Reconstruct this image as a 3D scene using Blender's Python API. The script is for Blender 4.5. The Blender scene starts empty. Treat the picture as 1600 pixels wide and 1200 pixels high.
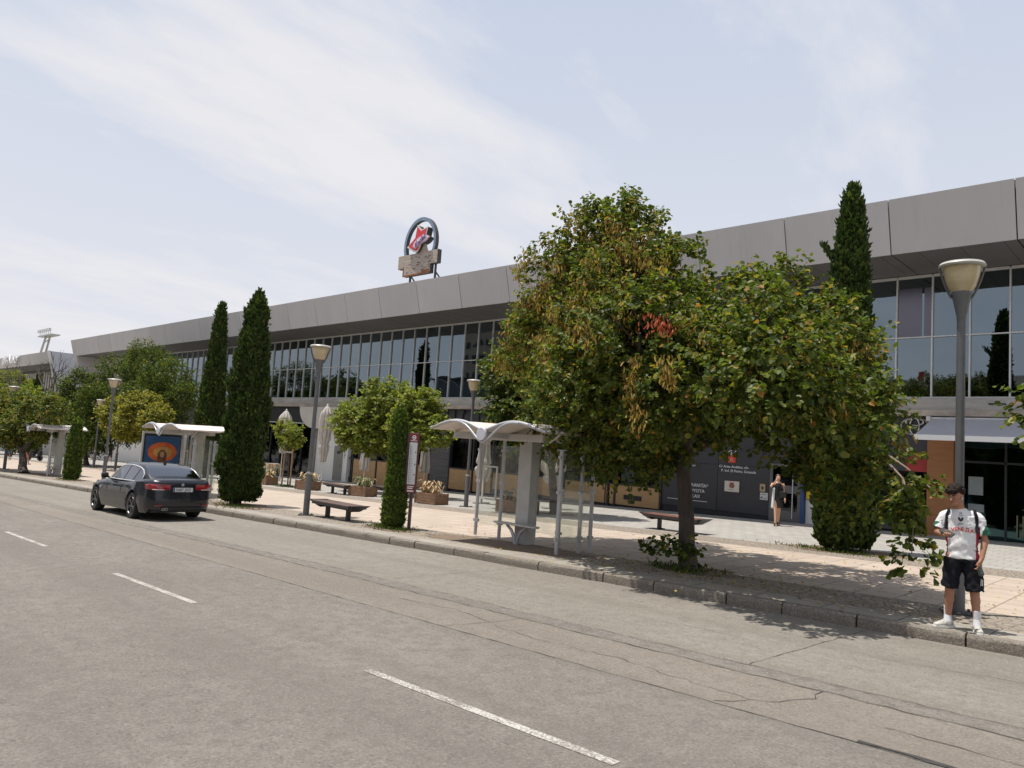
import bpy, bmesh, math, random
import numpy as np
from mathutils import Vector, Matrix, noise
from mathutils.bvhtree import BVHTree
R = math.radians
PI = math.pi
scene = bpy.context.scene
COL = scene.collection

# ------------------------------------------------------------------ camera
cam_d = bpy.data.cameras.new('camera')
cam = bpy.data.objects.new('camera', cam_d)
COL.objects.link(cam)
cam_d.sensor_width = 36.0
cam_d.lens = 1155.0 / 1600.0 * 36.0
cam_d.clip_start = 0.05
cam_d.clip_end = 6000
CAMM = Matrix(((0.72471359, 0.01312239, 0.68892526), (0.68593499, -0.10870448, -0.71949741), (0.06544774, 0.99398749, -0.08778071)))
cam.matrix_world = Matrix.Translation((0, 0, 2.0)) @ CAMM.to_4x4()
scene.camera = cam

# ------------------------------------------------------------------ world: sky with thin streaky cloud
SUN_DIR = Vector((-0.21, -0.16, 1.0)).normalized()
ELEV = math.asin(SUN_DIR.z)
w = bpy.data.worlds.new('World')
scene.world = w
w.use_nodes = True
nt = w.node_tree
nt.nodes.clear()
def nn(nt, t, **kw):
    n = nt.nodes.new(t)
    for k, v in kw.items():
        setattr(n, k, v)
    return n
wo = nn(nt, 'ShaderNodeOutputWorld')
bg = nn(nt, 'ShaderNodeBackground'); bg.inputs[1].default_value = 1.0
sky = nn(nt, 'ShaderNodeTexSky', sky_type='NISHITA', sun_disc=False)
sky.sun_elevation = ELEV
sky.sun_rotation = math.atan2(SUN_DIR.x, SUN_DIR.y)
sky.air_density = 1.0; sky.dust_density = 2.0; sky.ozone_density = 1.0; sky.altitude = 700
tc = nn(nt, 'ShaderNodeTexCoord')
sep = nn(nt, 'ShaderNodeSeparateXYZ'); nt.links.new(tc.outputs['Generated'], sep.inputs[0])
def m(op, a, b=None, c=None, clamp=False):
    n = nn(nt, 'ShaderNodeMath', operation=op, use_clamp=clamp)
    for i, v in enumerate((a, b, c)):
        if v is None: continue
        if isinstance(v, (int, float)): n.inputs[i].default_value = v
        else: nt.links.new(v, n.inputs[i])
    return n.outputs[0]
zc = m('MAXIMUM', sep.outputs[2], 0.0)
zd = m('ADD', zc, 0.16)
px = m('DIVIDE', sep.outputs[0], zd); py = m('DIVIDE', sep.outputs[1], zd)
cmb = nn(nt, 'ShaderNodeCombineXYZ'); nt.links.new(px, cmb.inputs[0]); nt.links.new(py, cmb.inputs[1])
mp = nn(nt, 'ShaderNodeMapping'); nt.links.new(cmb.outputs[0], mp.inputs[0])
mp.inputs['Rotation'].default_value = (0, 0, R(35)); mp.inputs['Scale'].default_value = (1.0, 0.45, 1.0)
mp.inputs['Location'].default_value = (-5.0, 2.0, 6.0)
n1 = nn(nt, 'ShaderNodeTexNoise'); n1.inputs['Scale'].default_value = 1.25; n1.inputs['Detail'].default_value = 9; n1.inputs['Roughness'].default_value = 0.55; n1.inputs['Distortion'].default_value = 0.35
nt.links.new(mp.outputs[0], n1.inputs['Vector'])
n2 = nn(nt, 'ShaderNodeTexNoise'); n2.inputs['Scale'].default_value = 5.0; n2.inputs['Detail'].default_value = 8; n2.inputs['Roughness'].default_value = 0.6
nt.links.new(mp.outputs[0], n2.inputs['Vector'])
nsum = m('ADD', m('MULTIPLY', n1.outputs[0], 0.72), m('MULTIPLY', n2.outputs[0], 0.28))
cr = nn(nt, 'ShaderNodeMapRange', interpolation_type='SMOOTHSTEP'); nt.links.new(nsum, cr.inputs[0])
cr.inputs[1].default_value = 0.40; cr.inputs[2].default_value = 0.68; cr.inputs[3].default_value = 0.0; cr.inputs[4].default_value = 1.0
# veil grows towards the horizon
veil = nn(nt, 'ShaderNodeMapRange'); nt.links.new(zc, veil.inputs[0])
veil.inputs[1].default_value = 0.0; veil.inputs[2].default_value = 0.55; veil.inputs[3].default_value = 0.75; veil.inputs[4].default_value = 0.0
n3 = nn(nt, 'ShaderNodeTexNoise'); n3.inputs['Scale'].default_value = 7.0; n3.inputs['Detail'].default_value = 9; n3.inputs['Roughness'].default_value = 0.62
nt.links.new(cmb.outputs[0], n3.inputs['Vector'])
pf3 = nn(nt, 'ShaderNodeMapRange', interpolation_type='SMOOTHSTEP'); nt.links.new(m('ADD', m('MULTIPLY', n3.outputs[0], 0.6), m('MULTIPLY', n1.outputs[0], 0.4)), pf3.inputs[0])
pf3.inputs[1].default_value = 0.50; pf3.inputs[2].default_value = 0.62; pf3.inputs[3].default_value = 0.0; pf3.inputs[4].default_value = 0.75
mask = m('MAXIMUM', m('MULTIPLY', cr.outputs[0], 0.92), m('MULTIPLY', pf3.outputs[0], 0.38))
mask = m('MAXIMUM', mask, 0.22)
mask = m('ADD', mask, m('MULTIPLY', veil.outputs[0], m('SUBTRACT', 1.0, mask)), clamp=True)
skys = nn(nt, 'ShaderNodeVectorMath', operation='SCALE'); nt.links.new(sky.outputs[0], skys.inputs[0]); skys.inputs['Scale'].default_value = 0.115
# thin high haze whitens the clear patches a little
hz = nn(nt, 'ShaderNodeMix', data_type='RGBA'); hz.inputs[0].default_value = 0.85
nt.links.new(skys.outputs[0], hz.inputs[6]); hz.inputs[7].default_value = (0.55, 0.645, 0.815, 1)
mix = nn(nt, 'ShaderNodeMix', data_type='RGBA')
nt.links.new(mask, mix.inputs[0]); nt.links.new(hz.outputs[2], mix.inputs[6]); mix.inputs[7].default_value = (0.86, 0.845, 0.865, 1)
nt.links.new(mix.outputs[2], bg.inputs[0]); nt.links.new(bg.outputs[0], wo.inputs[0])

sun_d = bpy.data.lights.new('sun', 'SUN'); sun_d.energy = 5.0; sun_d.angle = R(0.6); sun_d.color = (1.0, 0.955, 0.88)
sun = bpy.data.objects.new('sun', sun_d); COL.objects.link(sun)
sun.rotation_euler = SUN_DIR.to_track_quat('Z', 'Y').to_euler()
scene.view_settings.view_transform = 'Standard'
scene.view_settings.look = 'None'
scene.view_settings.exposure = 0.0
scene.view_settings.gamma = 1.0
scene.render.engine = 'CYCLES'

# ------------------------------------------------------------------ helpers
S = 0.026
XM = -2.32
def gz(x, off=0.15):           # the street falls gently to the left; off .15 = pavement, 0 = road
    return S * (max(-170.0, min(60.0, x)) - XM) + off

class MB:
    def __init__(self):
        self.v = []; self.f = []; self.mi = []
    def add(self, vs, fs, mi=0, T=None):
        b = len(self.v)
        if T is not None: vs = [T @ Vector(p) for p in vs]
        self.v += [tuple(p) for p in vs]
        for q in fs:
            self.f.append(tuple(b + i for i in q)); self.mi.append(mi)
        return self
    def box(self, x0, x1, y0, y1, z0, z1, mi=0, T=None):
        vs = [(x0,y0,z0),(x1,y0,z0),(x1,y1,z0),(x0,y1,z0),(x0,y0,z1),(x1,y0,z1),(x1,y1,z1),(x0,y1,z1)]
        fs = [(0,3,2,1),(4,5,6,7),(0,1,5,4),(1,2,6,5),(2,3,7,6),(3,0,4,7)]
        return self.add(vs, fs, mi, T)
    def quad(self, a, b, c, d, mi=0):
        return self.add([a,b,c,d], [(0,1,2,3)], mi)
    def tube(self, pts, rad, n=8, caps=True, mi=0, flat=1.0):
        pts = [Vector(p) for p in pts]
        if isinstance(rad, (int, float)): rad = [rad]*len(pts)
        vs = []; fs = []
        up = Vector((0,0,1))
        prev = None
        for i, p in enumerate(pts):
            a = pts[max(0,i-1)]; b = pts[min(len(pts)-1,i+1)]
            t = (b-a).normalized()
            if prev is None:
                u = t.cross(up)
                if u.length < 1e-3: u = t.cross(Vector((0,1,0)))
            else:
                u = prev - t*prev.dot(t)
            u.normalize(); prev = u
            v = t.cross(u)
            for k in range(n):
                an = 2*PI*k/n
                vs.append(p + u*math.cos(an)*rad[i] + v*math.sin(an)*rad[i]*flat)
        for i in range(len(pts)-1):
            for k in range(n):
                k2 = (k+1) % n
                fs.append((i*n+k, i*n+k2, (i+1)*n+k2, (i+1)*n+k))
        if caps:
            fs.append(tuple(reversed(range(n)))); fs.append(tuple((len(pts)-1)*n+k for k in range(n)))
        return self.add(vs, fs, mi)
    def lathe(self, prof, n=24, mi=0, T=None, cap=True):      # prof: (r, z)
        vs = []; fs = []
        for r, z in prof:
            for k in range(n):
                a = 2*PI*k/n
                vs.append((r*math.cos(a), r*math.sin(a), z))
        for i in range(len(prof)-1):
            for k in range(n):
                k2 = (k+1) % n
                fs.append((i*n+k, i*n+k2, (i+1)*n+k2, (i+1)*n+k))
        if cap and prof[0][0] > 1e-4: fs.append(tuple(reversed(range(n))))
        if cap and prof[-1][0] > 1e-4: fs.append(tuple((len(prof)-1)*n+k for k in range(n)))
        return self.add(vs, fs, mi, T)
    def prism(self, poly, d0, d1, axis='y', mi=0, T=None):     # polygon extruded along an axis
        n = len(poly)
        def P(p, d):
            return {'y': (p[0], d, p[1]), 'x': (d, p[0], p[1]), 'z': (p[0], p[1], d)}[axis]
        vs = [P(p, d0) for p in poly] + [P(p, d1) for p in poly]
        fs = [tuple(range(n)), tuple(reversed(range(n, 2*n)))]
        for i in range(n):
            j = (i+1) % n
            fs.append((i, i+n, j+n, j))
        return self.add(vs, fs, mi, T)
    def build(self, name, mat, parent=None, smooth=None, loc=None, fixn=True, bevel=None):
        me = bpy.data.meshes.new(name)
        me.from_pydata(self.v, [], self.f)
        mats = mat if isinstance(mat, (list, tuple)) else [mat]
        for mm in mats: me.materials.append(mm)
        if len(mats) > 1: me.polygons.foreach_set('material_index', self.mi)
        if fixn:
            bm = bmesh.new(); bm.from_mesh(me)
            bmesh.ops.recalc_face_normals(bm, faces=bm.faces)
            bm.to_mesh(me); bm.free()
        me.update()
        if smooth is not None:
            me.polygons.foreach_set('use_smooth', [True]*len(me.polygons))
            me.set_sharp_from_angle(angle=R(smooth))
        o = bpy.data.objects.new(name, me); COL.objects.link(o)
        if loc: o.location = loc
        if parent: o.parent = parent
        if bevel:
            md = o.modifiers.new('bevel', 'BEVEL'); md.width = bevel; md.segments = 2; md.limit_method = 'ANGLE'
        return o

def tag(o, label=None, cat=None, group=None, kind=None):
    if label: o['label'] = label
    if cat: o['category'] = cat
    if group: o['group'] = group
    if kind: o['kind'] = kind
    return o
def thing(name, label, cat, loc=(0,0,0), rz=0, group=None):
    o = bpy.data.objects.new(name, None); COL.objects.link(o)
    o.empty_display_size = 0.3
    o.location = loc; o.rotation_euler = (0,0,rz)
    return tag(o, label, cat, group)
def copy_tree(root, loc=None, rz=None, label=None, group=None):
    r = root.copy(); COL.objects.link(r)
    if loc is not None: r.location = loc
    if rz is not None: r.rotation_euler = (0,0,rz)
    if label: r['label'] = label
    if group: r['group'] = group
    for ch in list(root.children):
        c = ch.copy(); COL.objects.link(c); c.parent = r
        for g in ch.children:
            d = g.copy(); COL.objects.link(d); d.parent = c
    return r

# ------------------------------------------------------------------ materials
def mat(name, col, rough=0.6, metal=0.0, var=0.12, scale=2.5, bump=0.0, bscale=60, spec=0.5, coat=0.0, col2=None, stretch=None, world=True, trans=0.0, alpha=1.0, detail=6, emit=None):
    M_ = bpy.data.materials.new(name); M_.use_nodes = True
    t = M_.node_tree; b = t.nodes['Principled BSDF']
    b.inputs['Roughness'].default_value = rough; b.inputs['Metallic'].default_value = metal
    b.inputs['Specular IOR Level'].default_value = spec; b.inputs['Coat Weight'].default_value = coat
    b.inputs['Coat Roughness'].default_value = 0.04
    b.inputs['Transmission Weight'].default_value = trans; b.inputs['Alpha'].default_value = alpha
    co = nn(t, 'ShaderNodeTexCoord') if not world else nn(t, 'ShaderNodeNewGeometry')
    src = co.outputs['Object'] if not world else co.outputs['Position']
    if stretch:
        mp = nn(t, 'ShaderNodeMapping'); mp.inputs['Scale'].default_value = stretch
        t.links.new(src, mp.inputs[0]); src = mp.outputs[0]
    if var > 0:
        nz = nn(t, 'ShaderNodeTexNoise'); nz.inputs['Scale'].default_value = scale; nz.inputs['Detail'].default_value = detail; nz.inputs['Roughness'].default_value = 0.65
        t.links.new(src, nz.inputs['Vector'])
        rmp = nn(t, 'ShaderNodeMapRange'); t.links.new(nz.outputs[0], rmp.inputs[0])
        rmp.inputs[1].default_value = 0.3; rmp.inputs[2].default_value = 0.7
        mx = nn(t, 'ShaderNodeMix', data_type='RGBA'); t.links.new(rmp.outputs[0], mx.inputs[0])
        c2 = col2 if col2 else tuple(min(1, c*(1+var)) for c in col)
        c1 = col if col2 else tuple(c*(1-var) for c in col)
        mx.inputs[6].default_value = (*c1, 1); mx.inputs[7].default_value = (*c2, 1)
        t.links.new(mx.outputs[2], b.inputs['Base Color'])
    else:
        b.inputs['Base Color'].default_value = (*col, 1)
    if bump > 0:
        n2 = nn(t, 'ShaderNodeTexNoise'); n2.inputs['Scale'].default_value = bscale; n2.inputs['Detail'].default_value = 4
        t.links.new(src, n2.inputs['Vector'])
        bp = nn(t, 'ShaderNodeBump'); bp.inputs['Strength'].default_value = bump; bp.inputs['Distance'].default_value = 0.02
        t.links.new(n2.outputs[0], bp.inputs['Height']); t.links.new(bp.outputs[0], b.inputs['Normal'])
    if emit:
        b.inputs['Emission Color'].default_value = (*emit[0], 1); b.inputs['Emission Strength'].default_value = emit[1]
    return M_

class NT:      # tiny helper for hand-made ground shaders
    def __init__(self, name, rough=0.85, spec=0.3):
        self.m = bpy.data.materials.new(name); self.m.use_nodes = True
        self.t = self.m.node_tree; self.b = self.t.nodes['Principled BSDF']
        self.b.inputs['Roughness'].default_value = rough; self.b.inputs['Specular IOR Level'].default_value = spec
        self.pos = nn(self.t, 'ShaderNodeNewGeometry').outputs['Position']
    def mapping(self, scale=(1,1,1), rot=0, loc=(0,0,0)):
        n = nn(self.t, 'ShaderNodeMapping'); n.inputs['Scale'].default_value = scale; n.inputs['Rotation'].default_value = (0,0,rot); n.inputs['Location'].default_value = loc
        self.t.links.new(self.pos, n.inputs[0]); return n.outputs[0]
    def noise(self, scale, detail=5, rough=0.6, vec=None, dist=0.0):
        n = nn(self.t, 'ShaderNodeTexNoise'); n.inputs['Scale'].default_value = scale; n.inputs['Detail'].default_value = detail
        n.inputs['Roughness'].default_value = rough; n.inputs['Distortion'].default_value = dist
        self.t.links.new(vec or self.pos, n.inputs['Vector']); return n.outputs[0]
    def vor(self, scale, vec=None, feature='F1', out='Distance'):
        n = nn(self.t, 'ShaderNodeTexVoronoi', feature=feature); n.inputs['Scale'].default_value = scale
        self.t.links.new(vec or self.pos, n.inputs['Vector']); return n.outputs[out]
    def rng(self, a, lo, hi, o0=0.0, o1=1.0, smooth=False):
        n = nn(self.t, 'ShaderNodeMapRange')
        if smooth: n.interpolation_type = 'SMOOTHSTEP'
        self.t.links.new(a, n.inputs[0])
        for i, v in enumerate((lo, hi, o0, o1)): n.inputs[i+1].default_value = v
        return n.outputs[0]
    def math(self, op, a, b=None):
        n = nn(self.t, 'ShaderNodeMath', operation=op)
        for i, v in enumerate((a, b)):
            if v is None: continue
            if isinstance(v, (int, float)): n.inputs[i].default_value = v
            else: self.t.links.new(v, n.inputs[i])
        return n.outputs[0]
    def mix(self, f, a, b):
        n = nn(self.t, 'ShaderNodeMix', data_type='RGBA')
        if isinstance(f, (int, float)): n.inputs[0].default_value = f
        else: self.t.links.new(f, n.inputs[0])
        for i, v in ((6, a), (7, b)):
            if isinstance(v, tuple): n.inputs[i].default_value = (*v, 1)
            else: self.t.links.new(v, n.inputs[i])
        return n.outputs[2]
    def brick(self, w, h, mortar, vec, offset=0.5, c1=(1,1,1), c2=(0,0,0), mc=(0,0,0)):
        n = nn(self.t, 'ShaderNodeTexBrick', offset=offset); n.inputs['Scale'].default_value = 1.0
        n.inputs['Brick Width'].default_value = w; n.inputs['Row Height'].default_value = h; n.inputs['Mortar Size'].default_value = mortar
        n.inputs['Color1'].default_value = (*c1, 1); n.inputs['Color2'].default_value = (*c2, 1); n.inputs['Mortar'].default_value = (*mc, 1)
        n.inputs['Mortar Smooth'].default_value = 0.2
        self.t.links.new(vec, n.inputs['Vector']); return n
    def done(self, col, height=None, strength=0.4, dist=0.01):
        if isinstance(col, tuple): self.b.inputs['Base Color'].default_value = (*col, 1)
        else: self.t.links.new(col, self.b.inputs['Base Color'])
        if height is not None:
            bp = nn(self.t, 'ShaderNodeBump'); bp.inputs['Strength'].default_value = strength; bp.inputs['Distance'].default_value = dist
            self.t.links.new(height, bp.inputs['Height']); self.t.links.new(bp.outputs[0], self.b.inputs['Normal'])
        return self.m

def asphalt(name, base, light, dark, speck=(0.33,0.30,0.265), warm=None, streak=False):
    n = NT(name, 0.9, 0.25)
    grain = n.noise(38, 5, 0.75); big = n.noise(0.35, 4); mid = n.noise(6, 6, 0.7); fine = n.vor(130); fine2 = n.noise(180, 2)
    c = n.mix(n.rng(big, 0.35, 0.65), base, light)
    c = n.mix(n.rng(mid, 0.42, 0.7), c, dark)
    if warm: c = n.mix(n.rng(n.noise(0.9, 5), 0.45, 0.7), c, warm)
    if streak: c = n.mix(n.rng(n.noise(1.0, 4, 0.6, n.mapping((0.15, 5, 1))), 0.5, 0.75, 0, 0.5), c, light)
    c = n.mix(n.rng(n.vor(60, out='Color'), 0.66, 0.9, 0, 0.38), c, speck)
    c = n.mix(n.rng(n.vor(60, n.mapping((1,1,1), 0, (5,3,1)), out='Color'), 0.0, 0.26, 0.6, 0.0), c, (0.07,0.062,0.054))
    c = n.mix(n.rng(n.noise(0.8, 4, 0.6, n.mapping((0.04, 1.3, 1))), 0.45, 0.65, 0, 0.6), c, dark)
    c = n.mix(n.rng(n.noise(2.3, 6, 0.7, n.mapping((1,1,1),0,(7,2,0))), 0.62, 0.78, 0, 0.4), c, (0.09,0.08,0.07))
    c = n.mix(n.rng(grain, 0.52, 0.64, 0, 0.42), c, tuple(v*0.55 for v in base)); c = n.mix(n.rng(grain, 0.36, 0.46, 0.35, 0), c, tuple(min(1,v*1.45) for v in light))
    return n.done(c, n.math('ADD', fine, n.math('ADD', n.math('MULTIPLY', fine2, 0.6), n.math('MULTIPLY', grain, 2.0))), 0.8, 0.008)
M_road = asphalt('asphalt', (0.212,0.190,0.166), (0.255,0.231,0.203), (0.17,0.153,0.133))
M_old = asphalt('worn_concrete_asphalt', (0.245,0.214,0.180), (0.29,0.253,0.214), (0.20,0.173,0.146), (0.36,0.33,0.29), warm=(0.225,0.192,0.158), streak=True)
M_lane = asphalt('bus_lane_concrete', (0.252,0.226,0.192), (0.30,0.272,0.235), (0.208,0.184,0.156), (0.36,0.34,0.31), streak=True)
M_gut = asphalt('gutter_mortar', (0.235,0.213,0.185), (0.285,0.26,0.23), (0.15,0.133,0.115))
M_crack = mat('crack_fill', (0.045,0.042,0.04), 0.9, var=0.4, scale=20)
def paint_mat():
    n = NT('worn_road_paint', 0.8, 0.3)
    wear = n.noise(45, 6, 0.8); w2 = n.noise(3.5, 3)
    f = n.rng(n.math('ADD', wear, n.math('MULTIPLY', w2, 0.35)), 0.62, 0.72)
    c = n.mix(f, (0.20,0.18,0.158), (0.50,0.48,0.435))
    return n.done(c, n.vor(130), 0.5, 0.006)
M_paint = paint_mat()
def tiles(name, w, h, c1, c2, mortar, rot=0, mort=0.012, stain=(0.25,0.19,0.14), off=0.5, loc=(0,0,0), st=0.35):
    n = NT(name, 0.8, 0.3)
    v = n.mapping((1,1,1), rot, loc)
    br = n.brick(w, h, mort, v, off, (1,1,1), (0,0,0), (0.5,0.5,0.5))
    c = n.mix(br.outputs['Color'], c1, c2)
    c = n.mix(n.rng(n.noise(1.3, 6), 0.5, 0.8, 0, st), c, stain)
    c = n.mix(n.rng(n.noise(30, 4), 0.45, 0.75, 0, 0.3), c, tuple(x*0.75 for x in c1))
    c = n.mix(br.outputs['Fac'], c, mortar)
    inv = n.math('SUBTRACT', 1.0, br.outputs['Fac'])
    return n.done(c, inv, 0.6, 0.006)
M_plaza = tiles('beige_paving', 0.6, 0.6, (0.485,0.402,0.330), (0.43,0.352,0.288), (0.24,0.192,0.155), off=0.0, loc=(0,0.15,0))
M_grey = tiles('grey_paving', 0.4, 0.4, (0.40,0.378,0.345), (0.34,0.32,0.295), (0.22,0.205,0.19), rot=0.0, off=0.5, st=0.2)
M_slab = tiles('kerb_slab_paving', 1.0, 0.55, (0.345,0.313,0.27), (0.295,0.268,0.232), (0.13,0.115,0.10), off=0.0)
def cobble():
    n = NT('cobble_paving', 0.85, 0.3)
    d = n.vor(8.5, feature='DISTANCE_TO_EDGE'); cc = n.vor(8.5, out='Color')
    c = n.mix(cc, (0.335,0.29,0.24), (0.255,0.215,0.178))
    c = n.mix(n.rng(n.noise(1.2, 5), 0.45, 0.7, 0, 0.5), c, (0.34,0.26,0.19))
    e = n.rng(d, 0.0, 0.10)
    c = n.mix(e, (0.185,0.155,0.128), c)
    return n.done(c, e, 0.9, 0.015)
M_cob = cobble()
def granite():
    n = NT('granite_kerb', 0.85, 0.35)
    c = n.mix(n.rng(n.noise(40, 5, 0.7), 0.35, 0.65), (0.285,0.25,0.205), (0.155,0.133,0.11))
    c = n.mix(n.rng(n.noise(2.2, 6), 0.45, 0.7, 0, 0.6), c, (0.17,0.145,0.12))
    c = n.mix(n.rng(n.vor(90, out='Color'), 0.7, 0.9, 0, 0.5), c, (0.5,0.46,0.41))
    return n.done(c, n.noise(28, 5, 0.7), 0.9, 0.02)
M_kerb = granite()
M_soil = mat('dry_soil', (0.13,0.092,0.065), 0.95, var=0.35, scale=14, bump=0.9, bscale=30, col2=(0.235,0.172,0.125))
M_far = mat('dusty_ground', (0.30,0.27,0.22), 0.95, var=0.3, scale=0.3)
M_pink = mat('faded_orange_tile', (0.46,0.30,0.2), 0.9, var=0.3, scale=8)

# ------------------------------------------------------------------ the ground
def kerb_y(x):                 # the kerb line drifts a little towards the road further along
    return 10.40 if x > -12 else (10.40 - 0.022*(-12-x) if x > -47 else 9.63)
XS = [-170,-140,-120,-100,-85,-70,-60,-52,-47,-42,-38,-34,-30,-27,-24,-21,-18,-15,-12,-9,-6,-3,0,4,10,20,40,60]
def strip(name, ya, yb, off, m_, xs=XS, kind='structure', label=None):
    mb = MB(); vs = []; fs = []
    for x in xs:
        a = ya(x) if callable(ya) else ya; b = yb(x) if callable(yb) else yb
        vs += [(x, a, gz(x, off)), (x, b, gz(x, off))]
    for i in range(len(xs)-1): fs.append((2*i, 2*i+2, 2*i+3, 2*i+1))
    mb.add(vs, fs)
    return tag(mb.build(name, m_), kind=kind, label=label)
XF = [-2500,-800,-300]+XS+[150,400,2500]
strip('ground', -2500, 2500, -0.10, M_far, xs=XF)
strip('road', -4.2, 5.97, 0.0, M_road, xs=[-300]+XS)
strip('road_edge_strip', 5.97, lambda x: kerb_y(x)-3.3, 0.0, M_old, xs=[-300]+XS)
strip('gutter_strip', lambda x: kerb_y(x)-3.3, lambda x: kerb_y(x)-3.0, 0.0, M_gut, xs=[-300]+XS)
strip('bus_lane', lambda x: kerb_y(x)-3.0, lambda x: kerb_y(x)+0.05, 0.0, M_lane, xs=[-300]+XS)
strip('kerb_slab', lambda x: kerb_y(x)+0.18, lambda x: kerb_y(x)+0.75, 0.15, M_slab, xs=[-300]+XS)
strip('cobble_strip', lambda x: kerb_y(x)+0.75, lambda x: kerb_y(x)+2.1, 0.15, M_cob, xs=[-300]+XS)
strip('plaza', lambda x: kerb_y(x)+2.1, 17.6, 0.15, M_plaza, xs=[-300]+XS)
strip('cobble_band', 17.6, 19.1, 0.15, M_cob, xs=[-300]+XS)
strip('pavement', 19.1, 29.5, 0.15, M_grey, xs=[-300]+XS)
strip('pavement', -9.5, -4.2, 0.15, M_grey, xs=[-300]+XS)
# kerb stones: one run of granite blocks with dark joints and uneven faces
rk = random.Random(4)
mb = MB(); x = 12.0
while x > -168:
    L = rk.choice([0.85, 1.0, 1.1, 1.25, 1.45])
    if x < -60: L *= 3
    x0 = x-L; g = 0.012
    j = rk.uniform(-0.012, 0.012); jz = rk.uniform(-0.006, 0.006)
    n_ = 5
    vs = []; fs = []
    for k in range(n_+1):
        xx = x0+g + (L-2*g)*k/n_
        e = 0.02 if k in (0, n_) else 0.0
        yk = kerb_y(xx) + j + rk.uniform(-0.006, 0.006) + e*0.6
        zt = gz(xx, 0.156) + jz + rk.uniform(-0.003,0.003)
        zb = gz(xx, -0.08)
        vs += [(xx, yk+0.012, zb), (xx, yk+rk.uniform(-0.004,0.004), zt-0.07), (xx, yk+0.008, zt-0.022), (xx, yk+0.03, zt), (xx, kerb_y(xx)+0.185, zt), (xx, kerb_y(xx)+0.185, zb)]
    for k in range(n_):
        for q in range(6):
            a = k*6+q; b = k*6+(q+1) % 6
            fs.append((a, b, b+6, a+6))
    fs.append(tuple(range(6))); fs.append(tuple(reversed(range(n_*6, n_*6+6))))
    mb.add(vs, fs)
    x = x0
tag(mb.build('kerb', M_kerb, smooth=35), kind='structure')
strip('kerb_joint_bed', lambda x: kerb_y(x)+0.045, lambda x: kerb_y(x)+0.2, 0.115, M_soil)
# lane dashes
k = 0
for xe in (-5.64, -12.05, -18.42, -24.8, -31.2, -37.6, -44.0, 0.75):
    mb = MB(); x0 = xe; x1 = xe+2.75
    n_ = 6; vs = []; fs = []
    for i in range(n_+1):
        xx = x0 + (x1-x0)*i/n_
        yy = 4.22 + 0.004*i
        vs += [(xx, yy-0.046, gz(xx, 0.004)), (xx, yy+0.046, gz(xx, 0.004))]
    for i in range(n_): fs.append((2*i, 2*i+2, 2*i+3, 2*i+1))
    mb.add(vs, fs)
    tag(mb.build('lane_marking', M_paint), kind='structure')
# seams and cracks: dark, thin, jagged, lying on the surface
rc = random.Random(9)
def crack(pts, wdt, off=0.005, jag=0.03, mb=None):
    mb = mb or MB()
    P = []
    for (ax, ay), (bx, by) in zip(pts[:-1], pts[1:]):
        L = math.hypot(bx-ax, by-ay); n_ = max(2, int(L/0.12))
        for i in range(n_):
            t = i/n_; P.append((ax+(bx-ax)*t + rc.uniform(-jag,jag), ay+(by-ay)*t + rc.uniform(-jag,jag)))
    P.append(pts[-1])
    vs = []; fs = []
    for i, (x, y) in enumerate(P):
        a = P[max(0,i-1)]; b = P[min(len(P)-1,i+1)]
        dx, dy = b[0]-a[0], b[1]-a[1]; l = math.hypot(dx,dy) or 1
        ww = wdt*rc.uniform(0.35, 1.2)
        vs += [(x-dy/l*ww/2, y+dx/l*ww/2, gz(x,off)), (x+dy/l*ww/2, y-dx/l*ww/2, gz(x,off))]
    for i in range(len(P)-1): fs.append((2*i,2*i+1,2*i+3,2*i+2))
    mb.add(vs, fs); return mb
mbc = MB()
crack([(-45,5.97),(12,5.97)], 0.011, 0.005, 0.008, mbc)
for dy, wd in ((-3.32, 0.015), (-3.0, 0.010)):
    crack([(x, kerb_y(x)+dy) for x in (-45,-40,-34,-28,-22,-17,-12,-5,0,6)], wd, 0.006, 0.022, mbc)
crack([(-3.5,7.42),(-3.3,10.35)], 0.009, 0.005, 0.012, mbc)
crack([(-9.6,7.42),(-9.4,10.3)], 0.010, 0.005, 0.012, mbc)
crack([(-3.1,5.99),(-2.95,6.3),(-2.75,6.45),(-2.6,6.8),(-2.62,7.08)], 0.011, 0.005, 0.035, mbc)
crack([(-6.3,6.5),(-5.4,6.4),(-4.4,6.5),(-3.5,6.35),(-2.95,6.3)], 0.007, 0.005, 0.035, mbc)
crack([(-6.6,6.0),(-6.4,6.6),(-6.35,7.08)], 0.008, 0.005, 0.02, mbc)
crack([(-8.2,6.6),(-7.2,6.75),(-6.4,6.6)], 0.009, 0.005, 0.02, mbc)
crack([(-1.9,6.5),(-1.0,6.45),(0.2,6.6)], 0.010, 0.005, 0.02, mbc)
crack([(-5.6,8.4),(-4.6,8.55),(-3.9,8.45)], 0.007, 0.005, 0.02, mbc)
crack([(-1.95,6.0),(-1.6,6.01),(-1.2,5.98),(-0.9,5.97)], 0.07, 0.006, 0.012, mbc)
crack([(-2.8,8.9),(-1.2,9.1),(0.2,9.0)], 0.007, 0.005, 0.02, mbc)
tag(mbc.build('road_cracks', M_crack), kind='structure')
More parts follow.
